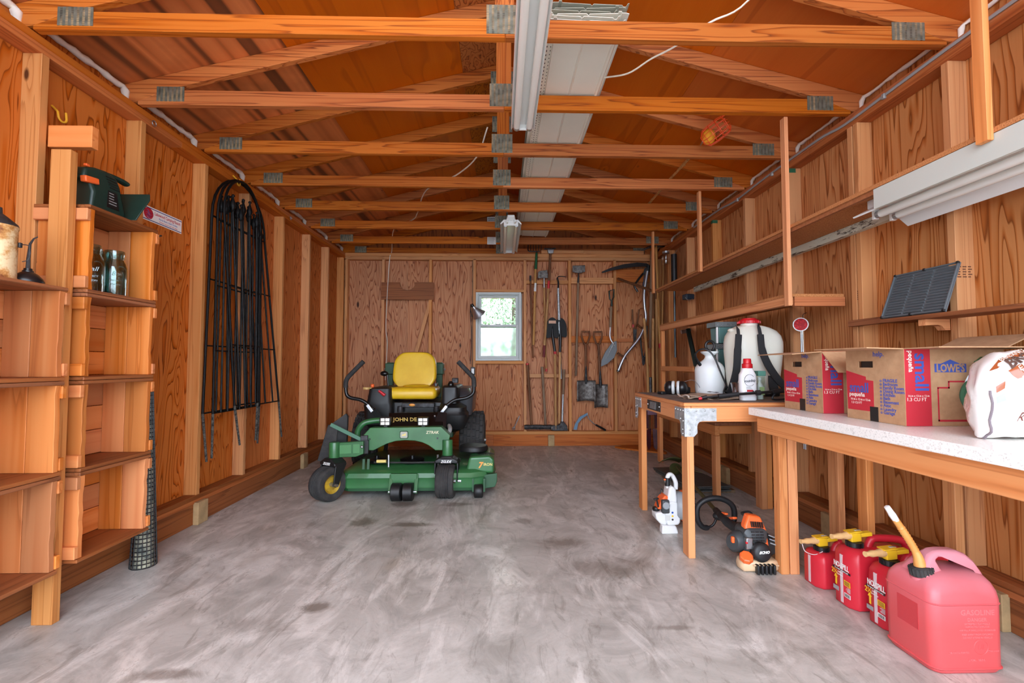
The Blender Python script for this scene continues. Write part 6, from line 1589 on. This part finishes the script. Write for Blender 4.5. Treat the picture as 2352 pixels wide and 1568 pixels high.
# outlet box and dark cord by the stud left of the window
t = thing('outlet_box', 'dark outlet box on the stud behind the mower lever', 'outlet', (-0.381,6.340,1.036))
p = (-0.381,6.340,1.024)
MB().bx(p[0]-.03,p[0]+.03,6.33,6.36,p[2]-.055,p[2]+.055).build('box', M['darksteel'], t, bevel=.004)
MB().bx(p[0]-.018,p[0]+.018,6.326,6.33,p[2]-.035,p[2]+.035).build('receptacle', M['white'], t, bevel=.002)
MB().tube(spline([(p[0],6.335,p[2]-.05),(p[0]+.02,6.33,p[2]-.3),(p[0]-.03,6.33,p[2]-.6)]), .005, 6).build('cord', M['black'], t)
# things hanging at the far right wall
t = thing('hanging_tube', 'long black tube hanging from a nail above the far right shelf', 'tube', (2.08,5.55,1.3))
MB().tube([(2.10,5.5,2.45),(2.10,5.5,2.05)], .035, 12).build('upper_tube', M['blackplastic'], t)
MB().tube([(2.10,5.5,2.05),(2.10,5.5,1.2)], .014, 8).build('lower_rod', M['black'], t)
MB().rod((2.10,5.5,2.45),(2.14,5.5,2.5),.004,6).build('nail', M['steel'], t)
t = thing('hanging_jar', 'clear plastic jar screwed upside down near the far right corner', 'jar', (2.05,5.62,2.36))
MB().lathe([(.045,0),(.05,.01),(.05,.12),(.04,.14)], (2.06,5.66,2.36), n=20).build('body', thinglass('clear_jar',(245,245,245),.05,.6), t, smooth=50)
MB().lathe([(.042,.14),(.042,.165),(.001,.165)], (2.06,5.66,2.36), n=20).build('lid', M['alu'], t)
t = thing('pry_pole', 'black metal pry pole leaning behind the shelves near the sprayer', 'pole', (2.02,4.86,.91))
MB().tube([(2.04,4.97,1.5),(2.06,4.83,1.12),(2.07,4.75,.93)], .026, 8).build('shaft', flat('dark_green_steel',(24,40,36),.35,.4), t)
MB().tube([(1.97,4.98,1.47),(2.07,4.98,1.49)], .022, 10).build('collar', M['steel'], t)
t = thing('loppers', 'blue and black loppers tucked behind the far shelf hanger', 'loppers', (1.9,6.32,2.05))
MB().rod((2.03,6.32,2.46),(2.03,6.39,2.47),.005,6).build('nail', M['steel'], t)
MB().tube([(2.02,6.32,2.42),(1.98,6.32,2.2),(1.99,6.32,2.05)], .014, 8).build('handle', flat('blue_grip',(40,66,100),.5), t)
MB().tube(spline([(1.9,6.32,2.12),(1.86,6.32,2.2),(1.9,6.32,2.28),(1.98,6.32,2.38)]), .014, 8).build('handle', M['black'], t)
MB().prism([(1.97,2.35),(2.03,2.38),(2.06,2.48),(2.0,2.45)], lambda u,v,q:(u,6.32+q,v), -.005, .005).build('blade', M['darksteel'], t)
t = thing('bench_clamp', 'dark blue metal clamp hanging under the far shelf end', 'clamp', (2.06,5.0,1.86))
MB().box((2.07,5.02,1.86),(.1,.09,.06),(0,0,.2)).build('body', flat('navy_steel',(34,46,60),.5), t, bevel=.01)
MB().tube(spline([(2.02,4.98,1.85),(2.05,4.97,1.82),(2.1,4.97,1.83)]), .005, 6).build('wire_bail', M['steel'], t)
single('brace_stick', MB().tube([(1.624,6.300,2.298), (1.78,5.35,1.98)], .017, 8), M['handledark'], 'reddish stick running from the back wall to the shelf end', 'stick', (1.78,5.35,1.98), smooth=60)
# ------------------------------------------------------------------ green zero-turn mower
MW = thing('zero_turn_mower', 'green zero-turn riding mower with a yellow seat', 'mower', (-.9,4.6,0))
JG_ = flat('mower_green_paint', (52,112,62), .35, c2=(44,98,54), vscale=5, coat=.3)
JD_ = flat('mower_dark_green', (30,76,42), .4)
JY = flat('mower_yellow_vinyl', (232,190,34), .38, c2=(222,178,30), vscale=6, coat=.2)
BKP = flat('mower_black_plastic', (24,25,26), .4, var=.2, vscale=8); BKM = flat('mower_black_metal', (16,16,17), .3)
RIM = flat('yellow_wheel_rim', (196,160,40), .45, c2=(150,118,40), vscale=20)
DECAL = flat('decal_yellow', (226,206,120), .4); DECO = flat('decal_orange', (226,150,60), .4)
def V(*a): return Vector(a)
def tyre(c, axis, r, w, parent, rim_r, rim_mat, grooves=0, name='tyre', tread=0):
    q = V(0,0,1).rotation_difference(Vector(axis).normalized()).to_matrix()
    prof = [(rim_r*.98,-w*.42),(r*.72,-w*.5),(r*.9,-w*.49),(r*.975,-w*.4),(r,-w*.25)]
    if grooves:
        for k in range(grooves):
            h = -w*.3 + w*.6*(k+.5)/grooves
            prof += [(r,h-.006),(r-.006,h-.003),(r-.006,h+.003),(r,h+.006)]
    prof += [(r,w*.25),(r*.975,w*.4),(r*.9,w*.49),(r*.72,w*.5),(rim_r*.98,w*.42)]
    t = MB().lathe(prof, c, axis, 32, caps=False).build(name, M['rubber'], parent, smooth=40)
    rm = MB().lathe([(.02,-w*.3),(rim_r*.75,-w*.3),(rim_r,-w*.43),(rim_r,w*.43),(rim_r*.75,w*.3),(.02,w*.3)], c, axis, 28).build('rim', rim_mat, t, smooth=40)
    MB().lathe([(.018,-w*.55),(.018,w*.55)], c, axis, 12).build('hub', M['steel'], t)
    if tread:
        m = MB()
        for k in range(tread):
            a = 2*PI*k/tread
            for s in (-1, 1):
                for j in range(3):
                    p = q @ V((r+.003)*math.cos(a+s*.05*j), (r+.003)*math.sin(a+s*.05*j), s*w*(.1+.14*j))
                    m.box(Vector(c)+p, (.018,.05,.03), (q @ Euler((0,0,a+s*.05*j)).to_matrix()).to_euler())
        m.build('tread_lug', M['rubber'], t, smooth=0)
    return t
# --- cutting deck
dk = [(-1.36,3.98),(-1.28,3.93),(-.25,3.93),(-.12,4.0),(-.05,4.2),(-.07,4.6),(-.2,4.95),(-1.2,4.95),(-1.36,4.7)]
def deckring(z, k, dy=0): return [V(-.72+(x+.72)*k, 4.42+(y-4.42)*k+dy, z) for x, y in dk]
MB().loft([deckring(.085,1.0), deckring(.10,1.005), deckring(.155,1.0), deckring(.17,1.012), deckring(.205,.985), deckring(.225,.93)]).build('cutting_deck', JG_, MW, smooth=30)
MB().loft([deckring(.06,.985), deckring(.088,.99)]).build('deck_skirt', JD_, MW, smooth=30)
# right-hand belt cover with lettering
c0, c1 = (-0.269,4.020,0.290), (-0.086,4.020,0.415)
sh = MB().prism([(c0[0]-.03,.20),(-.06,.185),(-.055,.30),(-.09,.335),(c0[0]-.0,.325)], lambda u,v,q:(u,4.0+q,v), 0, .42).build('belt_cover', JG_, MW, smooth=0, bevel=.02, seg=3)
text('lettering', '7', .07, plane_m((-.175,3.998,.255),(1,0,0),(0,0,1)), DECO, sh, .0006, bold=.04, shear=.2)
text('lettering', 'IRON', .032, plane_m((-.108,3.998,.262),(1,0,0),(0,0,1)), DECAL, sh, .0006, bold=.02)
for k in range(8): MB().box((-.2+k*.018,4.12,.334),(.006,.08,.006),(0,0,R(25))).build('cover_rib', BKP, sh, smooth=0)
MB().lathe([(.12,0),(.13,.01),(.13,.035),(.12,.05),(.05,.058),(.001,.058)], (-.245,4.25,.335), n=32).build('round_cover', BKP, MW, smooth=40)
MB().prism([(-.16,.06),(-.05,.075),(-.03,.12),(-.03,.19),(-.16,.175)], lambda u,v,q:(u,3.985+q,v), 0, .03).build('bumper_plate', JD_, MW, smooth=0, bevel=.004)
# decals on the deck face
MB().bx(-.86,-.745,3.926,3.931,.175,.197).build('warning_decal', flat('deck_decal',(196,180,160),.5,c2=(150,60,40),vscale=60), MW, smooth=0)
# anti-scalp rollers
def roller(x, y, r, w, z):
    return MB().tube([(x-w/2,y,z),(x-w/2+.008,y,z),(x+w/2-.008,y,z),(x+w/2,y,z)], [r*.85,r,r,r*.85], 20).build('roller', BKP, MW, smooth=50)
rc = (-0.806,3.900,0.174)
roller(rc[0]-.048, 3.86, .072, .085, .073); roller(rc[0]+.048, 3.86, .072, .085, .073)
for s in (-1, 1): MB().bar((rc[0]+s*.105,3.86,.06),(rc[0]+s*.105,3.93,.2),.012,.03,(1,0,0)).build('roller_bracket', JG_, MW, smooth=0, bevel=.003)
MB().bx(rc[0]-.11,rc[0]+.11,3.905,3.935,.125,.21).build('roller_bracket', JG_, MW, smooth=0, bevel=.006)
MB().rod((rc[0]-.115,3.86,.073),(rc[0]+.115,3.86,.073),.009,8).build('roller_axle', M['steel'], MW)
roller(-.185, 3.94, .055, .075, .056)
MB().bx(-.24,-.225,3.93,3.96,.05,.16).build('roller_bracket', JD_, MW, smooth=0); MB().bx(-.145,-.13,3.93,3.96,.05,.16).build('roller_bracket', JD_, MW, smooth=0)
# pulleys and belt under the axle
for x, r in ((-.80,.11),(-1.12,.09),(-.45,.09)):
    MB().lathe([(r*.9,0),(r,.006),(r*.88,.016),(r,.026),(r*.9,.032),(.02,.034),(.02,.06),(.001,.06)], (x,4.25,.235), n=28).build('pulley', BKM, MW, smooth=40)
MB().tube([(-1.12,4.16,.252),(-.8,4.14,.252),(-.45,4.16,.252)], .008, 6).build('drive_belt', M['rubber'], MW)
for x in (-.98,-.55): MB().rod((x,4.1,.22),(x,4.1,.33),.01,8).build('deck_bolt', M['steel'], MW)
MB().rod((-1.06,4.02,.29),(-.98,4.02,.29),.014,8).build('deck_link', DECAL, MW)
for p in ((-1.17,.16),(-1.13,.16)): MB().bar((p[0],4.0,.12),(p[0],4.02,.31),.02,.008,(0,1,0)).build('lift_arm', JD_, MW, smooth=0)
# --- front axle beam: plate with an arched lower edge
yb_ = 4.0
a0, a1, a2, a3 = (-1.116,4.000,0.578), (-0.515,4.000,0.584), (-0.432,4.000,0.509), (-0.465,4.000,0.384)
b0, b1, b2, b3 = (-1.188,4.000,0.497), (-1.202,4.000,0.387), (-1.084,4.000,0.386), (-0.929,4.000,0.459)
am = [(-0.558,4.000,0.384),(-0.614,4.000,0.425),(-0.670,4.000,0.451),(-0.737,4.000,0.466),(-0.818,4.000,0.470),(-0.900,4.000,0.463),(-0.973,4.000,0.441),(-1.032,4.000,0.412)]
po = [a0,a1,a2,a3]+am+[b2,b1,b0]
ax_ = MB().prism([(p[0],p[2]) for p in po], lambda u,v,q:(u,yb_+q,v), 0, .03).build('axle_beam', JG_, MW, smooth=0, bevel=.005)
MB().prism([(a0[0],a0[2]-.005),(a1[0],a1[2]-.005),(a2[0],a2[2]),(b0[0],b0[2])], lambda u,v,q:(u,yb_+.03+q,v), 0, .1).build('axle_top', JG_, MW, smooth=0, bevel=.004)
lc_ = (-0.826,4.000,0.518)
bd_ = MB().prism(rrect(.075,.066,.014,4,lc_[0],lc_[2]), lambda u,v,q:(u,yb_-q,v), 0, .006).build('badge', JD_, ax_, bevel=.002)
MB().prism(rrect(.06,.052,.01,4,lc_[0],lc_[2]), lambda u,v,q:(u,yb_-.006-q,v), 0, .002).build('badge_face', flat('badge_silver',(170,172,160),.4), bd_)
# leaping deer emblem as a raised outline
dz = [(-.02,-.004),(-.01,.004),(.0,.003),(.008,.009),(.007,.016),(.012,.012),(.02,.014),(.015,.008),(.014,.001),(.02,-.008),(.012,-.005),(.004,-.008),(-.006,-.006),(-.014,-.014),(-.012,-.006)]
MB().prism([(lc_[0]+u,lc_[2]+v) for u, v in dz], lambda u,v,q:(u,yb_-.008-q,v), 0, .002).build('deer_emblem', DECAL, bd_, smooth=0)
zt_ = (-0.585,4.000,0.536)
text('lettering', 'ZTRAK', .034, plane_m((zt_[0],yb_-.001,zt_[2]),(1,0,0),(0,0,1)), flat('decal_cream',(220,214,180),.4), ax_, .0006, bold=.015, shear=.15)
for p in ((-1.118,4.000,0.482), (-0.540,4.000,0.487)): MB().box((p[0],yb_-.001,p[2]),(.014,.004,.014)).build('square_hole', M['black'], ax_, smooth=0)
# left caster arm
l0, l1 = (-1.398,3.950,0.470), (-1.151,3.950,0.483)
MB().prism([(l0[0]-.01,.34),(l0[0]-.01,.46),(l1[0],.475),(l1[0],.37),(l1[0]-.06,.345)], lambda u,v,q:(u,3.93+q,v), 0, .05).build('caster_arm', JG_, MW, smooth=0, bevel=.006)
MB().prism([(l0[0]+.02,.37),(l0[0]+.02,.44),(l1[0]-.1,.45),(l1[0]-.1,.375)], lambda u,v,q:(u,3.928+q,v), 0, .003).build('arm_panel', flat('lighter_green_panel',(76,132,82),.4), MW, smooth=0, bevel=.003)
MB().prism([(l1[0]-.085,.375),(l1[0]-.085,.45),(l1[0]-.03,.452),(l1[0]-.03,.377)], lambda u,v,q:(u,3.928+q,v), 0, .003).build('arm_panel', flat('lighter_green_panel2',(76,132,82),.4), MW, smooth=0, bevel=.003)
MB().bx(l1[0]-.005,l1[0]+.03,3.97,4.02,.365,.475).build('arm_slot', M['black'], MW, smooth=0)
MB().sphere((l1[0]-.01,3.925,.43),.012,8,6).build('arm_bolt', M['steel'], MW)
def caster(x, y, yawdeg, arm_top, arm_bot):
    MB().lathe([(.042,arm_bot),(.044,arm_bot+.01),(.044,arm_top-.01),(.04,arm_top),(.001,arm_top)], (x,y,0), n=24).build('caster_sleeve', JG_, MW, smooth=40)
    ya_ = R(yawdeg); f = V(math.sin(ya_), -math.cos(ya_), 0); sd = V(math.cos(ya_), math.sin(ya_), 0)
    c = V(x, y, .14) + f*.06
    # suspension yoke
    yk = MB().loft([[V(x,y,z) + f*fy + sd*(w*sx) for sx, fy in ((-1,-.05),(1,-.05),(1,.07),(-1,.07))] for z, w in ((.285,.10),(.31,.098),(.335,.05),(.345,.045))]).build('caster_yoke', BKP, MW, bevel=.01, seg=3)
    for s in (-1, 1):
        MB().prism([(-.05,.30),(.06,.29),(.075,.16),(.06,.12),(.03,.12),(.0,.2)], lambda u,v,q: V(x,y,0)+f*u+sd*(s*.095+q)+V(0,0,v), -.006, .006).build('fork', BKP, MW, bevel=.004)
        MB().rod(c+sd*s*.1, c+sd*s*.128, .012, 8).build('axle_nut', M['steel'], MW)
    # print on the sloping front of the yoke
    mm = plane_m(V(x,y,.302)+f*.0745, sd, (V(0,0,1)-f*.12).normalized())
    text('lettering', 'ZGLIDE', .03, mm, M['white'], yk, .0015, bold=.02, shear=.25, sx=.85)
    tyre(c, sd, .14, .15, MW, .075, RIM, 5, 'caster_tyre')
lx, rx = -1.39, -.455
caster(lx, 3.93, -34, .47, .335)
caster(rx, 4.0, -3, .475, .34)
# --- discharge chute
ch = (-1.513,4.000,0.532)
MB().prism([(-1.56,.30),(-1.42,.26),(-1.40,.56),(-1.42,.60),(-1.485,.6)], lambda u,v,q:(u,4.0+q+(v-.3)*.1,v), 0, .02).build('discharge_chute', M['rubber'], MW, smooth=0, bevel=.008)
MB().prism([(-1.485,.59),(-1.36,.69),(-1.345,.66),(-1.35,.40),(-1.42,.28)], lambda u,v,q:(u,4.05+q+(u+1.485)*.6,v), 0, .02).build('discharge_chute', BKP, MW, smooth=0, bevel=.008)
MB().bar((-1.455,4.02,.605),(-1.16,4.0,.465),.014,.03,(0,0,1)).build('chute_strap', flat('faded_green',(86,128,106),.5), MW, smooth=0)
MB().bx(-1.19,-1.13,3.98,4.05,.47,.515).build('chute_hinge', M['darksteel'], MW, smooth=0, bevel=.004)
MB().sphere((-1.16,3.975,.455),.012,8,6).build('hinge_bolt', M['steel'], MW)
# green curved frame tube on the left
MB().tube(spline([(-1.263,4.150,0.470),(-1.264,4.150,0.528),(-1.215,4.150,0.596),(-1.128,4.180,0.616),(-1.017,4.200,0.617)], 5), .026, 10).build('frame_tube', JG_, MW, smooth=60)
MB().tube(spline([(-.47,4.1,.49),(-.45,4.15,.54),(-.47,4.25,.56)], 4), .02, 8).build('frame_tube', M['greycable'], MW, smooth=60)
# --- foot plate with lettering and LED lamps
f0, f1, f2, f3 = (-0.985,4.120,0.573), (-0.507,4.120,0.571), (-0.538,4.300,0.679), (-1.030,4.300,0.672)
fpn = MB().add([f0,f1,f2,f3]+[Vector(p)+V(0,.02,-.01) for p in (f0,f1,f2,f3)], [(0,1,2,3),(4,7,6,5),(0,4,5,1),(1,5,6,2),(2,6,7,3),(3,7,4,0)]).build('foot_plate', BKM, MW, smooth=0, bevel=.004)
ux = (Vector(f1)-Vector(f0)).normalized(); uy = (Vector(f3)-Vector(f0)).normalized()
mid = (Vector((-0.869,4.200,0.620)))
text('lettering', 'JOHN DE', .078, plane_m(mid+V(.012,-.012,.004), ux, uy), DECAL, fpn, .0008, bold=.02, sx=.66)
MB().prism([(f1[0]-.10,.55),(f1[0]+.02,.54),(f1[0]+.02,.68),(f1[0]-.06,.69)], lambda u,v,q:(u,4.14+q+(v-.54)*.6,v), 0, .008).build('side_gusset', BKM, MW, smooth=0, bevel=.003)
for p in ((-.54,.66),(-.60,.60),(-.60,.65)): MB().sphere((p[0],4.18+(p[1]-.54)*.5,p[1]),.009,8,5).build('gusset_bolt', M['steel'], MW)
for p in ((-0.995,4.020,0.627), (-0.671,4.020,0.626)):
    hb = MB().box((p[0],4.05,p[2]),(.098,.05,.072)).build('led_lamp', BKM, MW, bevel=.006)
    for i in (-1,1):
        for j in (-1,1):
            MB().box((p[0]+i*.02,4.022,p[2]+j*.016),(.036,.006,.028)).build('led_lens', flat('led_lens_%d%d%d' % (i,j,int(p[0]*100)),(214,214,204),.12,.3), hb, bevel=.004)
    MB().box((p[0],4.06,p[2]-.045),(.03,.03,.02)).build('lamp_bracket', BKM, MW, smooth=0)
MB().bx(-1.1,-.55,4.35,4.75,.42,.60).build('body_pan', BKM, MW, smooth=0, bevel=.01)
MB().bx(-1.08,-.58,4.7,5.2,.42,.74).build('seat_base', BKM, MW, smooth=0, bevel=.01)
MB().bx(-.98,-.66,4.62,4.74,.69,.735).build('seat_suspension', M['darksteel'], MW, smooth=0, bevel=.006)
sb_ = (-0.876,4.600,0.717); MB().sphere((sb_[0],4.61,sb_[2]),(.03,.006,.014),14,8).build('round_badge', DECO, MW)
for x in (-1.0,-.64): MB().lathe([(.03,0),(.035,.02),(.03,.06)], (x,4.66,.64), n=14).build('suspension_spring', M['darksteel'], MW)
# --- seat
cq = [(-1.146,4.720,0.817), (-0.649,4.720,0.816)]
sx0, sx1 = cq[0][0], cq[1][0]; scx = (sx0+sx1)/2; sw = sx1-sx0
rings = []
for y, w, h0, h1 in ((4.66,.86,.80,.84),(4.67,.96,.775,.872),(4.72,1.0,.765,.885),(4.95,1.0,.765,.88),(5.1,.96,.77,.89),(5.14,.9,.8,.86)):
    rings.append([V(scx+x, y, (h0+h1)/2+z) for x, z in rrect(sw*w, h1-h0, min(.045,(h1-h0)*.45), 4)])
MB().loft(rings).build('seat_cushion', JY, MW, smooth=60)
bq = [(-1.177,5.050,1.054), (-0.696,5.050,1.054)]; bcx = (bq[0][0]+bq[1][0])/2; bw = bq[1][0]-bq[0][0]
zt = (-0.967,5.150,1.255)[2]
def backring(t, inset, dy):
    pts = []
    n = 28
    w = bw*.5*inset
    zb0, zt0 = .865, zt - (1-inset)*.1
    out = rrect(2*w, (zt0-zb0), .13*inset, 5, 0, (zt0+zb0)/2)
    return [V(bcx+x*(1 if z < .98 else 1-.10*((z-.98)/(zt0-.98))**2), 5.03+dy+(z-.86)*.22, z) for x, z in out]
MB().loft([backring(0,.80,-.035), backring(0,.92,-.04), backring(0,.985,-.02), backring(0,1.0,.02), backring(0,.97,.06), backring(0,.85,.08)]).build('seat_back', JY, MW, smooth=80, subd=1)
MB().sphere((scx,4.97,.886),(.15,.12,.022),16,8).build('cushion_bulge', JY, MW)
bk_ = (-0.705,4.950,0.889); MB().box((bk_[0]+.012,5.0,.9),(.03,.05,.04)).build('belt_buckle', BKM, MW, bevel=.005)
# --- steering levers
for pts, g in (([(-1.214,4.450,0.690),(-1.277,4.450,0.748),(-1.335,4.450,0.781),(-1.430,4.450,0.802),(-1.467,4.450,0.835),(-1.477,4.450,0.905)],[(-1.477,4.450,0.897),(-1.470,4.450,0.971),(-1.421,4.450,1.034),(-1.311,4.450,1.146)]), ([(-0.569,4.450,0.672),(-0.499,4.450,0.738),(-0.433,4.450,0.779),(-0.325,4.450,0.800),(-0.263,4.450,0.845),(-0.255,4.450,0.912)],[(-0.254,4.450,0.904),(-0.263,4.450,0.987),(-0.309,4.450,1.041),(-0.410,4.450,1.146)])):
    lv = MB().tube(spline(pts, 6), .017, 10).build('steering_lever', BKM, MW, smooth=60)
    MB().tube(spline(g, 6), .022, 12).build('lever_grip', M['rubber'], lv, smooth=60)
    q0, q1 = Vector(pts[0]), Vector(pts[1]); MB().bar(q0+V(0,-.02,-.02), q1.lerp(q0,.2)+V(0,-.02,0), .03, .03, (0,1,0)).build('lever_clamp', M['alu'], lv, smooth=0, bevel=.004)
    MB().bar(q0, (q0.x+(.06 if q0.x < -.8 else -.06), 4.5, .58), .05, .03, (0,1,0)).build('lever_pivot', BKM, MW, smooth=0)
# --- side tanks / consoles
def podr(x0, x1, y0, y1, z, r): return [V((x0+x1)/2+x, (y0+y1)/2+y, z) for x, y in rrect(x1-x0, y1-y0, r, 4)]
MB().loft([podr(-1.30,-1.08,4.7,5.25,.46,.05), podr(-1.35,-1.07,4.63,5.3,.52,.05), podr(-1.36,-1.07,4.6,5.3,.72,.05), podr(-1.33,-1.08,4.60,5.28,.74,.05), podr(-1.31,-1.09,4.62,5.25,.875,.045), podr(-1.29,-1.11,4.64,5.2,.885,.04)]).build('left_console', BKP, MW, smooth=35)
MB().loft([podr(-.58,-.44,4.6,5.3,.45,.05), podr(-.60,-.36,4.50,5.35,.49,.06), podr(-.60,-.33,4.46,5.35,.56,.07), podr(-.60,-.325,4.45,5.35,.63,.07), podr(-.60,-.345,4.47,5.32,.66,.07), podr(-.60,-.345,4.47,5.32,.70,.07), podr(-.59,-.41,4.55,5.25,.735,.05), podr(-.585,-.42,4.57,5.2,.89,.04), podr(-.57,-.44,4.6,5.15,.905,.03)]).build('right_fender', BKP, MW, smooth=35)
MB().loft([podr(-.5,-.3,4.75,5.5,.60,.06), podr(-.48,-.28,4.7,5.5,.8,.08), podr(-.48,-.32,4.8,5.4,.87,.06)]).build('fuel_tank', flat('grey_fuel_tank',(70,72,76),.35), MW, smooth=50)
k_ = (-1.355,4.700,0.880); MB().lathe([(.035,0),(.037,.012),(.033,.022),(.001,.022)], (k_[0],4.72,k_[2]-.015), n=18).build('fuel_cap', flat('tan_cap',(206,166,100),.5), MW, smooth=40)
k_ = (-1.281,4.650,0.904); MB().rod((k_[0],4.68,k_[2]-.06),(k_[0],4.66,k_[2]),.006,8).build('throttle_rod', BKM, MW); MB().lathe([(.012,0),(.018,.01),(.018,.026),(.01,.034)], (k_[0],4.66,k_[2]-.015), n=14).build('throttle_knob', M['orange'], MW, smooth=50)
k0, k1 = (-1.202,4.600,0.859), (-1.142,4.600,0.812); MB().tube([k0,k1], [.012,.016], 10).build('brake_lever', M['red'], MW)
MB().box((k0[0]-.08,4.66,k0[2]+.01),(.05,.03,.03)).build('pto_switch', DECAL, MW, bevel=.006)
k_ = (-1.262,5.000,1.018); MB().sphere((k_[0],5.05,k_[2]),(.045,.03,.028),14,8).build('deck_lift_knob', BKM, MW); MB().rod((k_[0]+.03,5.05,k_[2]),(k_[0]+.05,5.05,.8),.01,8).build('deck_lift_rod', BKM, MW)
# right side valve levers
MB().box((-.46,4.7,.955),(.06,.08,.05)).build('control_block', M['darksteel'], MW, bevel=.005); MB().lathe([(.03,0),(.034,.01),(.03,.03),(.012,.05),(.001,.05)], (-.50,4.66,.90), n=16).build('tank_cap', BKM, MW, smooth=40)
# --- roll bar uprights, engine
for x in ((-1.297,5.500,1.048)[0], (-0.722,5.500,1.048)[0]):
    MB().bx(x-.035,x+.035,5.45,5.52,.45,1.14).build('roll_bar_post', JD_, MW, smooth=0, bevel=.006)
    MB().bx(x-.05,x+.05,5.42,5.55,1.0,1.13).build('roll_bar_joint', JD_, MW, smooth=0, bevel=.008)
    MB().rod((x-.07,5.47,1.06),(x+.07,5.47,1.06),.014,8).build('joint_pin', M['steel'], MW)
MB().loft([podr(-1.15,-.5,5.5,6.0,.45,.08), podr(-1.15,-.5,5.5,6.0,.75,.1), podr(-1.05,-.6,5.55,5.95,.85,.1)]).build('engine', BKM, MW, smooth=50)
MB().bx(-1.15,-.5,4.9,5.6,.35,.45).build('rear_frame', JD_, MW, smooth=0, bevel=.01)
# --- rear wheels
tyre((-.30,5.05,.30), (1,0,0), .30, .26, MW, .16, RIM, 0, 'rear_tyre', 26)
tyre((-1.40,5.05,.30), (1,0,0), .30, .26, MW, .16, RIM, 0, 'rear_tyre', 26)
